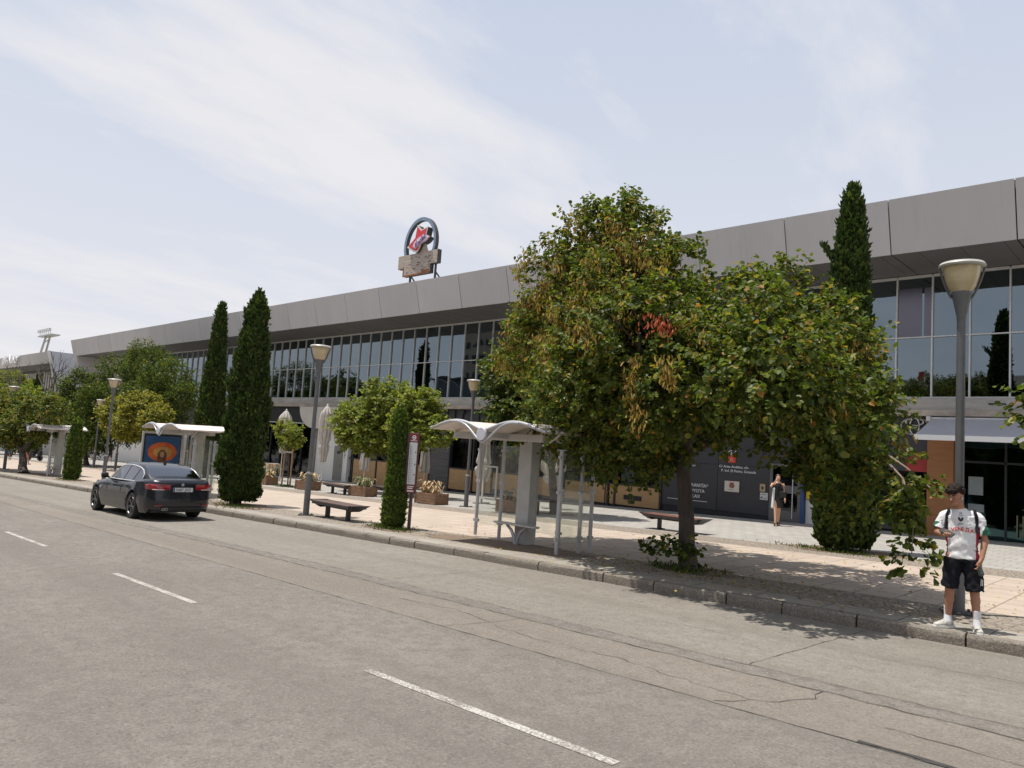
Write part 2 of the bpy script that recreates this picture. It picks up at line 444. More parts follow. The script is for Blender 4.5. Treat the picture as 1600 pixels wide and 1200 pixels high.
# pebbly crumbs along the gutter line and kerb foot
def blob_sheet(name, cx, cy, rx, ry, m_, off=0.158, seed=0, n=28, kind='structure'):
    r_ = random.Random(seed); vs = [(cx,cy,gz(cx,off))]; fs = []
    for i in range(n):
        a = 2*PI*i/n; k = 1 + r_.uniform(-0.16,0.16)
        x = cx+rx*math.cos(a)*k; y = cy+ry*math.sin(a)*k
        vs.append((x, y, gz(x, off)))
    for i in range(n): fs.append((0, 1+i, 1+(i+1) % n))
    mb = MB(); mb.add(vs, fs); return tag(mb.build(name, m_, fixn=False), kind=kind)
for args in [(-11.3,11.85,2.4,0.62,1),(-6.9,12.3,0.85,0.55,2),(-22.8,11.6,1.6,0.8,3),(-15.0,11.7,0.9,0.5,4),(-6.7,19.25,1.5,0.8,5),(-39.2,11.3,1.2,0.6,6),(-28.3,11.9,2.4,0.5,7),(-45,11.7,2.3,0.5,8),(-34.9,20.2,0.8,0.5,9),(-17.4,21.0,0.7,0.5,10)]:
    blob_sheet('soil_patch', args[0], args[1], args[2], args[3], M_soil, 0.156, args[4])
def pebbles():
    r_ = random.Random(12); mb = MB()
    for i in range(650):
        x = r_.uniform(-16, 1.5)
        y = r_.choice([kerb_y(x)-r_.uniform(0.01,0.12), kerb_y(x)-3.15+r_.gauss(0,0.12), r_.uniform(2,10.3)])
        s_ = r_.uniform(0.002, 0.007); z = gz(x, 0.0)
        vs = [(x-s_,y-s_*0.7,z),(x+s_,y-s_,z),(x+s_*0.8,y+s_,z),(x-s_*1.1,y+s_*0.8,z),(x+r_.uniform(-.3,.3)*s_,y,z+s_*1.1)]
        mb.add(vs, [(0,1,4),(1,2,4),(2,3,4),(3,0,4)])
    return mb.build('grit', mat('grit', (0.36,0.33,0.29), 0.9, var=0.3, scale=50))
tag(pebbles(), 'pale loose grit scattered on the road and along the kerb', 'grit', kind='stuff')
# ------------------------------------------------------------------ main building
M_fascia = mat('fascia_panel_grey', (0.52,0.505,0.51), 0.55, 0.0, var=0.05, scale=0.6, stretch=(1,1,0.3), spec=0.4)
def panel_tones(m_):
    t = m_.node_tree; b = t.nodes['Principled BSDF']; lk = b.inputs['Base Color'].links[0]; src = lk.from_socket
    oi = nn(t,'ShaderNodeObjectInfo'); mr = nn(t,'ShaderNodeMapRange'); t.links.new(oi.outputs['Random'], mr.inputs[0]); mr.inputs[3].default_value = 0.94; mr.inputs[4].default_value = 1.05
    g = nn(t,'ShaderNodeNewGeometry'); mp_ = nn(t,'ShaderNodeMapping'); mp_.inputs['Scale'].default_value = (5,1,0.25); t.links.new(g.outputs['Position'], mp_.inputs[0])
    nz = nn(t,'ShaderNodeTexNoise'); nz.inputs['Scale'].default_value = 1.3; nz.inputs['Detail'].default_value = 5; t.links.new(mp_.outputs[0], nz.inputs['Vector'])
    m2 = nn(t,'ShaderNodeMapRange'); t.links.new(nz.outputs[0], m2.inputs[0]); m2.inputs[1].default_value = 0.55; m2.inputs[2].default_value = 0.8; m2.inputs[3].default_value = 1.0; m2.inputs[4].default_value = 0.90
    mm = nn(t,'ShaderNodeMath',operation='MULTIPLY'); t.links.new(mr.outputs[0], mm.inputs[0]); t.links.new(m2.outputs[0], mm.inputs[1])
    vm = nn(t,'ShaderNodeVectorMath',operation='SCALE'); t.links.new(src, vm.inputs[0]); t.links.new(mm.outputs[0], vm.inputs['Scale']); t.links.new(vm.outputs[0], b.inputs['Base Color'])
panel_tones(M_fascia)
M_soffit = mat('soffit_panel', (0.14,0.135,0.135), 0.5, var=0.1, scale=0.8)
M_joint = mat('dark_joint', (0.02,0.02,0.022), 0.8, var=0)
M_conc = mat('stained_concrete', (0.42,0.40,0.375), 0.85, var=0.25, scale=1.6, stretch=(0.6,1,3), bump=0.3, bscale=25)
M_conc2 = mat('concrete_lip', (0.44,0.38,0.32), 0.85, var=0.25, scale=2, bump=0.3)
M_alu = mat('aluminium_mullion', (0.66,0.66,0.66), 0.4, 0.2, var=0.08)
M_alud = mat('dark_metal_frame', (0.03,0.032,0.036), 0.4, 0.2, var=0.1)
def glassmat(name, tint, rough=0.015, wob=0.04, scale=0.5):
    m_ = mat(name, tint, rough, 1.0, var=0.06, scale=0.4)
    t = m_.node_tree; b = t.nodes['Principled BSDF']
    g = nn(t, 'ShaderNodeNewGeometry')
    nz = nn(t, 'ShaderNodeTexNoise'); nz.inputs['Scale'].default_value = scale; nz.inputs['Detail'].default_value = 1.5
    t.links.new(g.outputs['Position'], nz.inputs['Vector'])
    bp = nn(t, 'ShaderNodeBump'); bp.inputs['Strength'].default_value = wob; bp.inputs['Distance'].default_value = 0.25
    t.links.new(nz.outputs[0], bp.inputs['Height']); t.links.new(bp.outputs[0], b.inputs['Normal'])
    return m_
M_glass = glassmat('mirror_glazing', (0.165,0.20,0.225))
M_glass2 = glassmat('purple_grey_blind_glazing', (0.14,0.135,0.155), 0.25)
M_dglass = glassmat('dark_shop_glazing', (0.035,0.042,0.047), 0.03, 0.08, 0.7)
M_tglass = glassmat('teal_dark_glazing', (0.045,0.085,0.09), 0.03, 0.08, 0.7)
M_dark = mat('charcoal_cladding', (0.042,0.043,0.050), 0.55, var=0.15, scale=0.8)
M_plinth = mat('black_plinth', (0.02,0.021,0.025), 0.6, var=0.2)
M_wood = mat('oak_board', (0.36,0.21,0.095), 0.6, var=0.3, scale=3, stretch=(0.6,1,14), col2=(0.50,0.31,0.15))
M_wood2 = mat('orange_brown_tile', (0.35,0.155,0.06), 0.55, var=0.25, scale=2, stretch=(1,1,6), col2=(0.27,0.115,0.045))
M_plank = mat('grey_plank_cladding', (0.085,0.082,0.085), 0.6, var=0.4, scale=1.5, stretch=(0.5,1,12))
M_white = mat('white_render', (0.74,0.73,0.70), 0.8, var=0.06, scale=1)
M_red = mat('red_panel', (0.32,0.03,0.03), 0.6, var=0.3, scale=1.5)
M_blue = mat('blue_frame', (0.03,0.07,0.20), 0.5, var=0.1)
M_orange = mat('orange_banner', (0.75,0.22,0.03), 0.6, var=0.1)
M_yellow = mat('yellow_banner', (0.70,0.45,0.04), 0.6, var=0.1)
M_text = mat('white_lettering', (0.80,0.80,0.80), 0.5, var=0)
M_awn = mat('grey_awning_cloth', (0.52,0.52,0.56), 0.8, var=0.06, scale=1)
M_gdoor = mat('grey_metal_door', (0.22,0.215,0.20), 0.5, var=0.15)
M_poster = mat('cream_notice_paper', (0.62,0.58,0.50), 0.7, var=0.05)
M_brick = mat('brown_column_cladding', (0.20,0.13,0.10), 0.8, var=0.2)
M_roof = mat('flat_roof_felt', (0.25,0.245,0.24), 0.9, var=0.1)

def text(s, size, loc, m_, parent=None, name='lettering', extrude=0.008, align='LEFT', rot=(PI/2,0,0), bold=False, shear=0, sx=1.0):
    cu = bpy.data.curves.new('t', 'FONT'); cu.body = s; cu.size = size; cu.extrude = extrude; cu.align_x = align; cu.shear = shear; cu.resolution_u = 2
    if bold: cu.offset = size*0.02
    t = bpy.data.objects.new('t', cu); COL.objects.link(t)
    dg = bpy.context.evaluated_depsgraph_get()
    me = bpy.data.meshes.new_from_object(t.evaluated_get(dg))
    bpy.data.objects.remove(t); bpy.data.curves.remove(cu)
    me.name = name
    me.materials.clear(); me.materials.append(m_)
    o = bpy.data.objects.new(name, me); COL.objects.link(o)
    o.location = loc; o.rotation_euler = rot; o.scale = (sx,1,1)
    if parent: o.parent = parent
    return o

FW = 28.5          # facade plane
XL, XR = -91.0, 7.0
bld = thing('commercial_building', 'long low grey building with overhanging metal fascia and mirrored upper windows', 'building')
# fascia: separate leaning panels with dark joints
YB, ZB, YT, ZT = 25.4, 9.12, 24.95, 10.83
seams = [6.18 - 3.445*i for i in range(29)]
seams = [s_ for s_ in seams if s_ > XL+0.8] + [XL]
xs_ = [XR] + [s_ for s_ in seams if s_ < XR]
for a, b in zip(xs_[:-1], xs_[1:]):
    mb = MB(); g = 0.018
    mb.add([(b+g,YB,ZB),(a-g,YB,ZB),(a-g,YT,ZT),(b+g,YT,ZT),(b+g,YB+0.09,ZB+0.01),(a-g,YB+0.09,ZB+0.01),(a-g,YT+0.09,ZT),(b+g,YT+0.09,ZT)],
           [(0,1,2,3),(4,7,6,5),(0,4,5,1),(1,5,6,2),(2,6,7,3),(3,7,4,0)])
    mb.build('fascia_panel', M_fascia, bld)
mb = MB(); mb.add([(XL-1.2,YB+0.11,ZB+0.03),(XR,YB+0.11,ZB+0.03),(XR,YT+0.11,ZT-0.02),(XL-1.2,YT+0.11,ZT-0.02)], [(0,1,2,3)])
mb.build('fascia_backing', M_joint, bld)
# soffit with panel joints
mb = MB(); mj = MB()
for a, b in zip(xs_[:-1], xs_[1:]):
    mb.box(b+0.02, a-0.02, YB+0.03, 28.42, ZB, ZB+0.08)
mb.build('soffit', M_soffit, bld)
mb = MB(); mb.box(XL, XR, YB+0.12, 28.42, ZB+0.09, ZB+0.13)
x = XR
while x > XL:
    mb.box(x-0.006, x+0.006, YB+0.1, 28.4, ZB-0.002, ZB+0.02); x -= 1.15
mb.build('soffit_joint', M_joint, bld)
mb = MB(); mb.box(XL-1.1, XR, YT+0.12, 60, ZT-0.25, ZT-0.05); mb.build('roof', M_roof, bld)
mb = MB(); mb.box(XL, XR, 28.9, 59.9, -3, ZT-0.26); mb.build('wall_core', M_dark, bld)
mb = MB(); mb.box(XR-0.1, XR, 25.6, 28.6, -1, ZB); mb.build('end_wall', M_fascia, bld)
# left end frame: leaning fin and recessed end wall
zb = -2.6; yb = YB + (ZB-zb)*(YB-YT)/(ZT-ZB)
mb = MB(); mb.prism([(YT,ZT),(YB,ZB),(yb,zb),(59.8,zb),(59.8,ZT)], XL-1.1, XL-0.002, 'x'); mb.build('end_fin', M_fascia, bld)
mb = MB(); mb.box(XL+0.002, XL+9, 28.44, 28.56, 4.0, ZB); mb.build('end_panel', M_fascia, bld)
mb = MB(); mb.box(XL+9.0, XL+9.8, 28.3, 28.56, 1.5, ZB); mb.build('column', M_brick, bld)
# curtain wall: one window per bay, each with its own frame
ZS, ZTOP, ZTR = 4.72, 9.05, 6.87
gm = MB(); gm.box(0.024, 1.124, 0, 0.03, ZS+0.04, ZTR-0.02); gm.box(0.024, 1.124, 0, 0.03, ZTR+0.02, ZTOP-0.04)
fm = MB(); fm.box(-0.024, 0.024, -0.08, 0.05, ZS, ZTOP); fm.box(0.024, 1.124, -0.07, 0.04, ZTR-0.02, ZTR+0.02)
fm.box(0.024, 1.124, -0.07, 0.04, ZS, ZS+0.04); fm.box(0.024, 1.124, -0.07, 0.04, ZTOP-0.04, ZTOP+0.05)
g0 = gm.build('window', M_glass, bld); f0 = fm.build('frame', M_alu, g0)
# the glazing bays stop left where the end wall starts
rw = random.Random(5)
xw = -7.13 + 1.148*11; first = True
while xw - 1.148 > XL + 9.8:
    if first: g, f = g0, f0; first = False
    else:
        g = g0.copy(); COL.objects.link(g); g.parent = bld
        f = f0.copy(); COL.objects.link(f); f.parent = g
    g.location = (xw - 1.148, 28.5, 0)
    g.rotation_euler = (0, 0, rw.gauss(0, 0.0028))
    if abs((xw-1.148) + 8.28) < 0.3:
        mb = MB(); mb.box(0.026, 0.80, -0.015, -0.003, ZTR+0.022, ZTOP-0.4); mb.box(0.88,1.10,-0.015,-0.003,ZTR+0.022,ZTOP-0.4); mb.build('blind', M_glass2, g)
        g['label'] = 'window with a purple grey blind behind its upper pane'
    xw -= 1.148
mb = MB(); mb.box(XL+9.8, XR, 28.56, 28.9, 4.0, ZB+0.05); mb.build('window_backing', M_joint, bld)
# concrete ledge
mb = MB(); mb.box(XL+9.8, XR, 28.30, 28.88, 4.30, 4.715); mb.build('ledge', M_conc, bld, bevel=0.01)
mb = MB(); mb.box(XL+9.8, XR, 28.22, 28.7, 4.08, 4.297); mb.build('ledge_lip', M_conc2, bld, bevel=0.01)
mb = MB(); mb.box(-5.4, -4.9, 28.285, 28.31, 4.48, 4.53); mb.build('drain_slot', M_joint, bld)
# ground floor, from right to left (x0 < x1)
def wall(x0, x1, z0, z1, m_, name, y=28.5, th=0.2, bevel=None):
    mb = MB(); mb.box(x0, x1, y, y+th, z0, z1); return mb.build(name, m_, bld, bevel=bevel)
wall(-6.395, 7, -0.3, 4.075, M_tglass, 'shop_window', 28.6)
mb = MB(); mb.box(-6.0,-5.58,28.56,28.59,1.5,2.1); mb.box(-6.0,-5.55,28.56,28.59,0.95,1.2); mb.build('window_sticker', mat('pale_window_sheet',(0.22,0.25,0.26),0.6,var=0.1), bld)
mb = MB()
for xx in (-6.38,-4.95,-4.05,-3.1,-1.2): mb.box(xx-0.03,xx+0.03,28.54,28.6,0.0,3.6)
mb.box(-6.38,0,28.54,28.6,2.55,2.62); mb.build('glazing_bar', M_alud, bld)
mb = MB(); mb.tube([(-4.62,28.48,0.25),(-4.62,28.48,0.95)],0.02,6); mb.tube([(-4.46,28.48,0.25),(-4.46,28.48,0.95)],0.02,6); mb.build('door_handle', mat('dull_brass',(0.35,0.30,0.18),0.35,0.8,var=0), bld)
wall(-7.2, -6.4, -0.3, 3.9, M_wood2, 'tiled_pier', 28.35, 0.4)
wall(-7.9, -7.205, 2.8, 4.07, M_dark, 'cladding_panel', 28.45)
wall(-7.9, -7.205, 2.15, 2.795, M_red, 'red_panel', 28.45)
wall(-10.85, -7.205, -0.3, 2.145, M_dglass, 'shop_window', 28.6)
wall(-10.85, -7.905, 2.15, 4.07, M_dark, 'cladding_panel', 28.47)
mb = MB()
for xx in (-10.0, -9.1, -8.2): mb.box(xx-0.03, xx+0.03, 28.55, 28.6, -0.2, 2.15)
mb.build('glazing_bar', M_alud, bld)
wall(-11.52, -11.40, -0.3, 2.6, M_blue, 'door_post', 28.3)
wall(-11.36, -10.9, 0.85, 2.5, M_orange, 'orange_banner', 28.50, 0.06)
wall(-11.36, -11.2, 0.86, 2.5, M_yellow, 'yellow_banner', 28.46, 0.03)
wall(-11.4, -10.88, -0.3, 0.84, M_white, 'low_panel', 28.55, 0.03)
# steel framed door
mb = MB(); mb.box(-12.80, -11.53, 28.42, 28.47, 2.02, 2.12); mb.box(-12.80,-12.68,28.42,28.47,-0.1,2.02); mb.box(-11.68,-11.53,28.42,28.47,-0.1,2.02)
mb.box(-12.68,-11.68,28.42,28.47,1.0,1.3); mb.box(-12.68,-11.68,28.42,28.47,-0.1,0.32)
dr = mb.build('door', M_alu, bld, bevel=0.005)
dr.data.materials[0] = mat('brushed_grey_door_metal', (0.16,0.16,0.165), 0.4, 0.4, var=0.1)
mb = MB(); mb.box(-12.68,-11.68,28.455,28.465,0.32,1.0); mb.box(-12.68,-11.68,28.455,28.465,1.3,2.02); mb.build('door_glass', M_dglass, dr)
mb = MB(); mb.tube([(-11.84,28.34,0.05),(-11.84,28.34,1.85)], 0.018, 8); mb.tube([(-11.84,28.34,0.4),(-11.84,28.43,0.4)],0.012,6); mb.tube([(-11.84,28.34,1.5),(-11.84,28.43,1.5)],0.012,6); mb.build('door_handle', M_alu, dr, smooth=40)
wall(-12.81, -11.40, 2.13, 4.07, M_dark, 'cladding_panel', 28.48)
# charcoal cladding sheets with joints and plinth
for a, b in ((-15.05,-12.82),(-17.70,-15.07)):
    wall(a, b, 0.05, 1.93, M_dark, 'cladding_panel', 28.46); wall(a, b, 1.945, 4.07, M_dark, 'cladding_panel', 28.465)
wall(-17.72, -12.82, -0.8, 0.045, M_plinth, 'plinth', 28.49)
# oak panels with dark glazing above: bays going left
def bay(x0, x1, zlow=-0.2):
    gl = gz((x0+x1)/2, 0.15)
    wall(x0, x1, 0.0+gl+0.10 if zlow is None else zlow, 0.69, M_wood, 'oak_panel', 28.44, 0.1, 0.005)
bay(-20.15, -17.79)
mb = MB(); mb.box(-19.70,-19.22,28.43,28.445,0.06,0.27); mb.box(-19.19,-18.72,28.43,28.445,0.06,0.27); mb.build('vent_grille', M_plinth, bld)
bay(-20.50, -20.28); bay(-20.72, -20.64); bay(-23.2, -20.80); bay(-25.7, -23.3); bay(-28.2, -25.8); bay(-31.75, -29.9, -0.45); bay(-29.75, -28.35, -0.45)
bay(-38.6, -36.1, -0.85); bay(-41.2,-38.75,-0.9); bay(-36.0,-33.6,-0.75)
wall(-31.78, -17.74, 0.70, 3.3, M_dglass, 'shop_window', 28.60)
wall(-41.7, -33.5, 0.45, 3.3, M_dglass, 'shop_window', 28.60)
mb = MB()
for xx in (-17.76,-20.2,-20.6,-23.25,-25.75,-28.28,-29.82,-31.78,-33.5,-36.05,-38.68,-41.3): mb.box(xx-0.05, xx+0.05, 28.40, 28.62, -0.9, 3.3)
mb.box(-31.78,-17.74,28.41,28.6,0.70,0.76); mb.box(-41.7,-33.5,28.41,28.6,0.70,0.76)
mb.build('shopfront_frame', M_alud, bld)
wall(-31.78, -17.74, -1.2, -0.2, M_plinth, 'plinth', 28.5); wall(-45.6, -33.5, -1.6, -0.5, M_plinth, 'plinth', 28.52)
wall(-41.7, -17.72, 3.3, 4.07, M_dark, 'cladding_panel', 28.5)
mb = MB()
for i in range(36): mb.box(-41.5+i*0.66, -41.46+i*0.66, 28.42, 28.5, 3.3, 4.05)
for i in range(12): mb.box(-40.9+i*2.0, -40.75+i*2.0, 28.36, 28.5, 3.85, 4.0)
mb.build('louvre', M_alud, bld)
wall(-33.45, -31.83, -1.0, 3.3, M_plank, 'plank_panel', 28.42, 0.15)
# white rendered wall with quarter-round canopy and grey service door
wall(-45.6, -41.75, -1.6, 3.1, M_white, 'white_wall', 28.30, 0.3)
arc = [(-47.6,4.05)] + [(-47.6 + 2.0*(1-math.cos(a)), 4.05 - 1.5*math.sin(a)) for a in np.linspace(0, PI/2, 9)][1:] + [(-43.0,2.55),(-41.75,3.1),(-41.75,4.05)]
mb = MB(); mb.prism(arc, 27.9, 28.29, 'y'); mb.build('canopy', mat('cream_canopy_render', (0.60,0.56,0.50), 0.8, var=0.1, scale=1), bld)
mb = MB(); mb.box(-43.3,-42.25,28.26,28.30,-0.85,1.45); sd = mb.build('service_door', M_gdoor, bld, bevel=0.01)
mb = MB(); mb.box(-42.9,-42.55,28.24,28.26,0.95,1.12); mb.tube([(-42.45,28.22,0.2),(-42.45,28.26,0.2)],0.03,8); mb.build('sign_plate', M_plinth, sd)
wall(-46.3, -45.6, -1.6, 2.5, M_gdoor, 'pier', 28.2, 0.4)
wall(-54.3, -45.65, 2.93, 4.07, M_plinth, 'sign_band', 28.4)
wall(-54.3, -46.3, 2.86, 2.925, M_alu, 'band_trim', 28.38)
wall(-54.3, -46.3, -1.6, 2.855, M_dglass, 'shop_window', 28.7)
mb = MB()
for i in range(6): mb.box(-54.2+i*1.5, -54.12+i*1.5, 28.6, 28.7, -1.5, 2.86)
mb.build('glazing_bar', M_alud, bld)
# far left ground floor
wall(-59.0, -54.3, 1.6, 4.05, M_white, 'white_wall', 28.45)
wall(-59.0, -54.3, -1.7, 1.595, M_dglass, 'shop_window', 28.6)
wall(-62.5, -59.0, -1.9, 4.05, M_brick, 'brick_pier', 28.4)
wall(-81.0, -62.5, 1.9, 4.05, M_plinth, 'sign_band', 28.45)
wall(-67.2, -62.5, -1.9, 1.895, M_dglass, 'shop_window', 28.6)
wall(-81.0, -67.3, -1.95, 1.895, M_white, 'white_wall', 28.4)
wall(-91.0, -81.2, -2.3, 4.4, M_white, 'white_wall', 28.5)
# emblem of three ellipses on the dark band
M_chrome = mat('brushed_chrome', (0.62,0.62,0.62), 0.25, 0.9, var=0)
def ring(mb, cx, cz, rx, rz, y, w_=0.035, n=40):
    P = [(cx+rx*math.cos(2*PI*i/n), y, cz+rz*math.sin(2*PI*i/n)) for i in range(n+1)]
    mb.tube(P, w_, 6, caps=False)
mb = MB(); ring(mb, -7.62, 3.72, 0.44, 0.30, 28.40); ring(mb, -7.62, 3.72, 0.15, 0.29, 28.38); ring(mb, -7.62, 3.87, 0.28, 0.125, 28.37)
mb.build('emblem', M_chrome, bld, smooth=60)
# lettering on the charcoal wall
text('GARANTÍA*', 0.20, (-16.55,28.445,0.93), M_text, bld)
text('TOYOTA', 0.20, (-16.45,28.445,0.70), M_text, bld)
text('RELAX', 0.20, (-16.42,28.445,0.47), M_text, bld)
mb = MB(); mb.box(-17.4,-15.5,28.44,28.455,0.33,0.35); mb.build('lettering_rule', M_text, bld)
text('RG.A', 0.26, (-14.78,28.445,2.37), M_text, bld)
text('C/ Arias Andaluz, s/n', 0.15, (-15.0,28.445,1.83), M_text, bld)
text('P. Ind. El Florio, Granada', 0.15, (-14.9,28.445,1.66), M_text, bld)
text('Servicio oficial', 0.12, (-16.8,28.445,1.78), M_text, bld)
mb = MB(); mb.box(-14.60,-14.28,28.44,28.455,2.04,2.36); mb.build('red_logo', mat('red_logo_paint',(0.62,0.07,0.04),0.5,var=0.3,scale=9), bld)
text('A', 0.26, (-14.54,28.43,2.08), mat('pale_pink_paint',(0.75,0.35,0.25),0.5,var=0), bld, 'logo_letter')
# awning over the right shop front
mb = MB()
mb.add([(-7.05,28.3,3.98),(7,28.3,3.98),(7,26.40,3.34),(-7.05,26.40,3.34),(-7.05,28.3,3.96),(7,28.3,3.96),(7,26.40,3.32),(-7.05,26.40,3.32)],[(0,1,2,3),(7,6,5,4),(0,4,5,1),(1,5,6,2),(2,6,7,3),(3,7,4,0)])
aw = mb.build('awning', M_awn, bld)
mb = MB(); mb.box(-7.08,7,26.33,26.41,3.17,3.34); mb.build('awning_bar', mat('white_awning_bar',(0.8,0.8,0.8),0.4,var=0), aw, bevel=0.01)
mb = MB(); mb.tube([(-7.1,28.28,4.0),(7,28.28,4.0)],0.045,8); mb.box(-7.2,-7.08,28.15,28.4,3.9,4.07); mb.build('awning_roller', M_alu, aw, smooth=40)
mb = MB()
for xx in (-3.9, -0.6): mb.tube([(xx,28.3,3.5),(xx+0.05,27.4,3.25),(xx,26.45,3.27)],0.02,6)
mb.build('awning_arm', M_alu, aw)

# notices fixed to the wall
def notice(x0,x1,z0,z1,label,cat='notice',name='notice',m_=None):
    t = thing(name, label, cat, (x0, 28.44, z0))
    mb = MB(); mb.box(-0.03,x1-x0+0.03,0.0,0.015,-0.03,z1-z0+0.03); mb.build('frame', mat('dark_red_frame',(0.10,0.03,0.03),0.5,var=0), t)
    mb = MB(); mb.box(0,x1-x0,-0.006,-0.001,0,z1-z0); mb.build('sheet', m_ or M_poster, t)
    return t
t = notice(-14.72,-14.08,0.86,1.29,'cream notice with a small red picture on the charcoal wall')
mb = MB(); W_ = 0.64; mb.box(0.22,0.42,-0.012,-0.007,0.33,0.37); mb.lathe([(0.0,-0.003),(0.09,-0.003),(0.09,0.003),(0,0.003)],20,T=Matrix.Translation((0.32,-0.01,0.24))@Matrix.Rotation(PI/2,4,'X')@Matrix.Scale(1.3,4,(1,0,0))); mb.build('print', mat('dark_red_ink',(0.25,0.06,0.05),0.6,var=0), t)
text('C', 0.1, (0.28,-0.018,0.205), M_poster, t, 'print', 0.002); text('Abierto', 0.07, (0.19,-0.008,0.06), mat('grey_ink',(0.15,0.13,0.13),0.6,var=0), t, 'print', 0.002)
t = notice(-13.20,-12.98,0.98,1.28,'small brown notice beside the steel framed door', m_=mat('tan_paper',(0.42,0.34,0.2),0.7,var=0.1))
mb = MB(); mb.box(0.07,0.15,-0.012,-0.007,0.08,0.2); mb.build('print', M_plinth, t)
t = notice(-13.18,-12.86,0.66,0.94,'small white notice low beside the steel framed door', m_=mat('white_paper',(0.6,0.6,0.6),0.7,var=0))
mb = MB(); mb.box(0.04,0.10,-0.012,-0.007,0.05,0.12); mb.box(0.15,0.28,-0.012,-0.007,0.05,0.07); mb.box(0.05,0.27,-0.012,-0.007,0.2,0.215); mb.build('print', M_plinth, t)
# white poster with a pink figure, far left shop
t = thing('advertising_poster', 'tall white poster with a crimson blot shape on the far shop wall', 'poster', (-76.0,28.3,-1.75))
mb = MB(); mb.box(0,4.6,0,0.08,0,3.4); mb.build('sheet', mat('pale_lilac_sheet',(0.70,0.66,0.72),0.6,var=0.04), t)
mb = MB(); pr = random.Random(3)
poly = [(1.9+1.2*math.cos(a)*(1+0.25*math.sin(3*a)), 1.9+0.95*math.sin(a)*(1+0.2*math.cos(2*a))) for a in np.linspace(0,2*PI,22)[:-1]]
mb.prism(poly, -0.02, -0.002, 'y'); mb.build('print', mat('crimson_print',(0.50,0.03,0.08),0.5,var=0.4,scale=1.5), t)
# goods in front of the left shop: blurred red bikes and green tables
M_crim = mat('crimson_paint',(0.22,0.02,0.04),0.4,var=0.3)
M_green = mat('teal_green_cloth',(0.03,0.17,0.13),0.7,var=0.2)
def cafe_table(x, y, label):
    t = thing('cafe_table', label, 'table', (x,y,gz(x)), 0, 'draped tables by the left shop window')
    mb = MB(); mb.box(-0.42,0.42,-0.42,0.42,0.70,0.735); mb.build('table_top', M_green, t, bevel=0.01)
    mb = MB(); mb.add([(-0.42,-0.425,0.7),(0.42,-0.425,0.7),(0.44,-0.47,0.22),(0.12,-0.45,0.28),(-0.15,-0.48,0.22),(-0.44,-0.46,0.27),(-0.42,-0.42,0.7),(0.42,-0.42,0.7),(0.44,-0.465,0.22),(-0.44,-0.455,0.27)],[(0,1,2,3,4,5),(6,9,8,7)]); mb.build('tablecloth_side', M_green, t, fixn=False)
    for sx in (-1,1):
        for sy in (-1,1):
            mb = MB(); mb.tube([(sx*0.36,sy*0.36,0),(sx*0.36,sy*0.36,0.7)],0.016,6); mb.build('leg', M_alu, t)
    return t
cafe_table(-45.6, 25.2, 'green draped table nearer the grey lamp post by the left shop')
cafe_table(-47.6, 25.4, 'green draped table further left by the dark shop window')
def motor(x, y, label, m_, rz=0):
    t = thing('motor_scooter', label, 'scooter', (x,y,gz(x)), rz)
    for sx in (-0.62,0.62):
        mb = MB(); mb.lathe([(0.12,-0.05),(0.24,-0.06),(0.28,0),(0.24,0.06),(0.12,0.05),(0.12,-0.05)],20,T=Matrix.Translation((sx,0,0.28))@Matrix.Rotation(PI/2,4,'X')); mb.build('wheel', M_plinth, t, smooth=40)
    mb = MB(); mb.prism([(-0.85,0.55),(-0.75,0.85),(-0.1,0.78),(0.0,0.42),(0.35,0.40),(0.52,0.95),(0.66,0.92),(0.72,0.5),(0.3,0.25),(-0.35,0.25)],-0.14,0.14,'y'); mb.build('body', m_, t, bevel=0.04)
    mb = MB(); mb.box(-0.78,-0.08,-0.13,0.13,0.84,0.92); mb.build('saddle', M_plinth, t, bevel=0.03)
    mb = MB(); mb.tube([(0.60,0,0.9),(0.50,0,1.08)],0.02,6); mb.tube([(0.50,-0.33,1.1),(0.52,0,1.06),(0.50,0.33,1.1)],0.018,6); mb.build('handlebar', M_alud, t)
    return t
motor(-51.0, 25.0, 'dark crimson scooter parked in front of the left shop window', M_crim, 0.1)
motor(-75.0, 18.6, 'black scooter parked on the far left pavement', M_plinth, 0.5)

# ------------------------------------------------------------------ second building beyond
b2 = thing('far_building', 'lower grey building at the far left with corrugated pale end wall', 'building')
X2 = -99.3; ZT2 = 9.95; ZB2 = 8.6
M_corr = mat('pale_corrugated_metal', (0.47,0.48,0.52), 0.5, var=0.06, scale=1, stretch=(1,1,8))
mb = MB(); mb.add([(-220,24.9,ZT2),(X2,24.9,ZT2),(X2,25.3,ZB2),(-220,25.3,ZB2),(-220,25.0,ZT2),(X2,25.0,ZT2),(X2,25.4,ZB2),(-220,25.4,ZB2)],[(0,1,2,3),(7,6,5,4),(0,4,5,1),(1,5,6,2),(2,6,7,3),(3,7,4,0)]); mb.build('fascia', M_fascia, b2)
mb = MB(); mb.prism([(24.9,ZT2),(25.3,ZB2),(28.6,-2.6),(58,-2.6),(58,ZT2)], X2-1.0, X2, 'x'); mb.build('end_wall', M_corr, b2)
mb = MB(); mb.prism([(24.82,ZT2+0.06),(24.9,ZT2+0.06),(28.7,-2.6),(28.45,-2.6)], X2-1.02, X2+0.04, 'x'); mb.build('corner_trim', M_alu, b2)
mb = MB(); mb.box(-220, X2-1.0, 25.4, 28.5, ZB2, ZB2+0.1); mb.build('soffit', M_soffit, b2)
mb = MB(); mb.box(-220, X2-1.0, 28.8, 58, -4, ZT2-0.05); mb.build('wall_core', M_dark, b2)
mb = MB()
for i in range(70): mb.box(X2-1.6-i*1.1, X2-1.2-i*1.1, 28.5, 28.8, 3.9, 8.2)
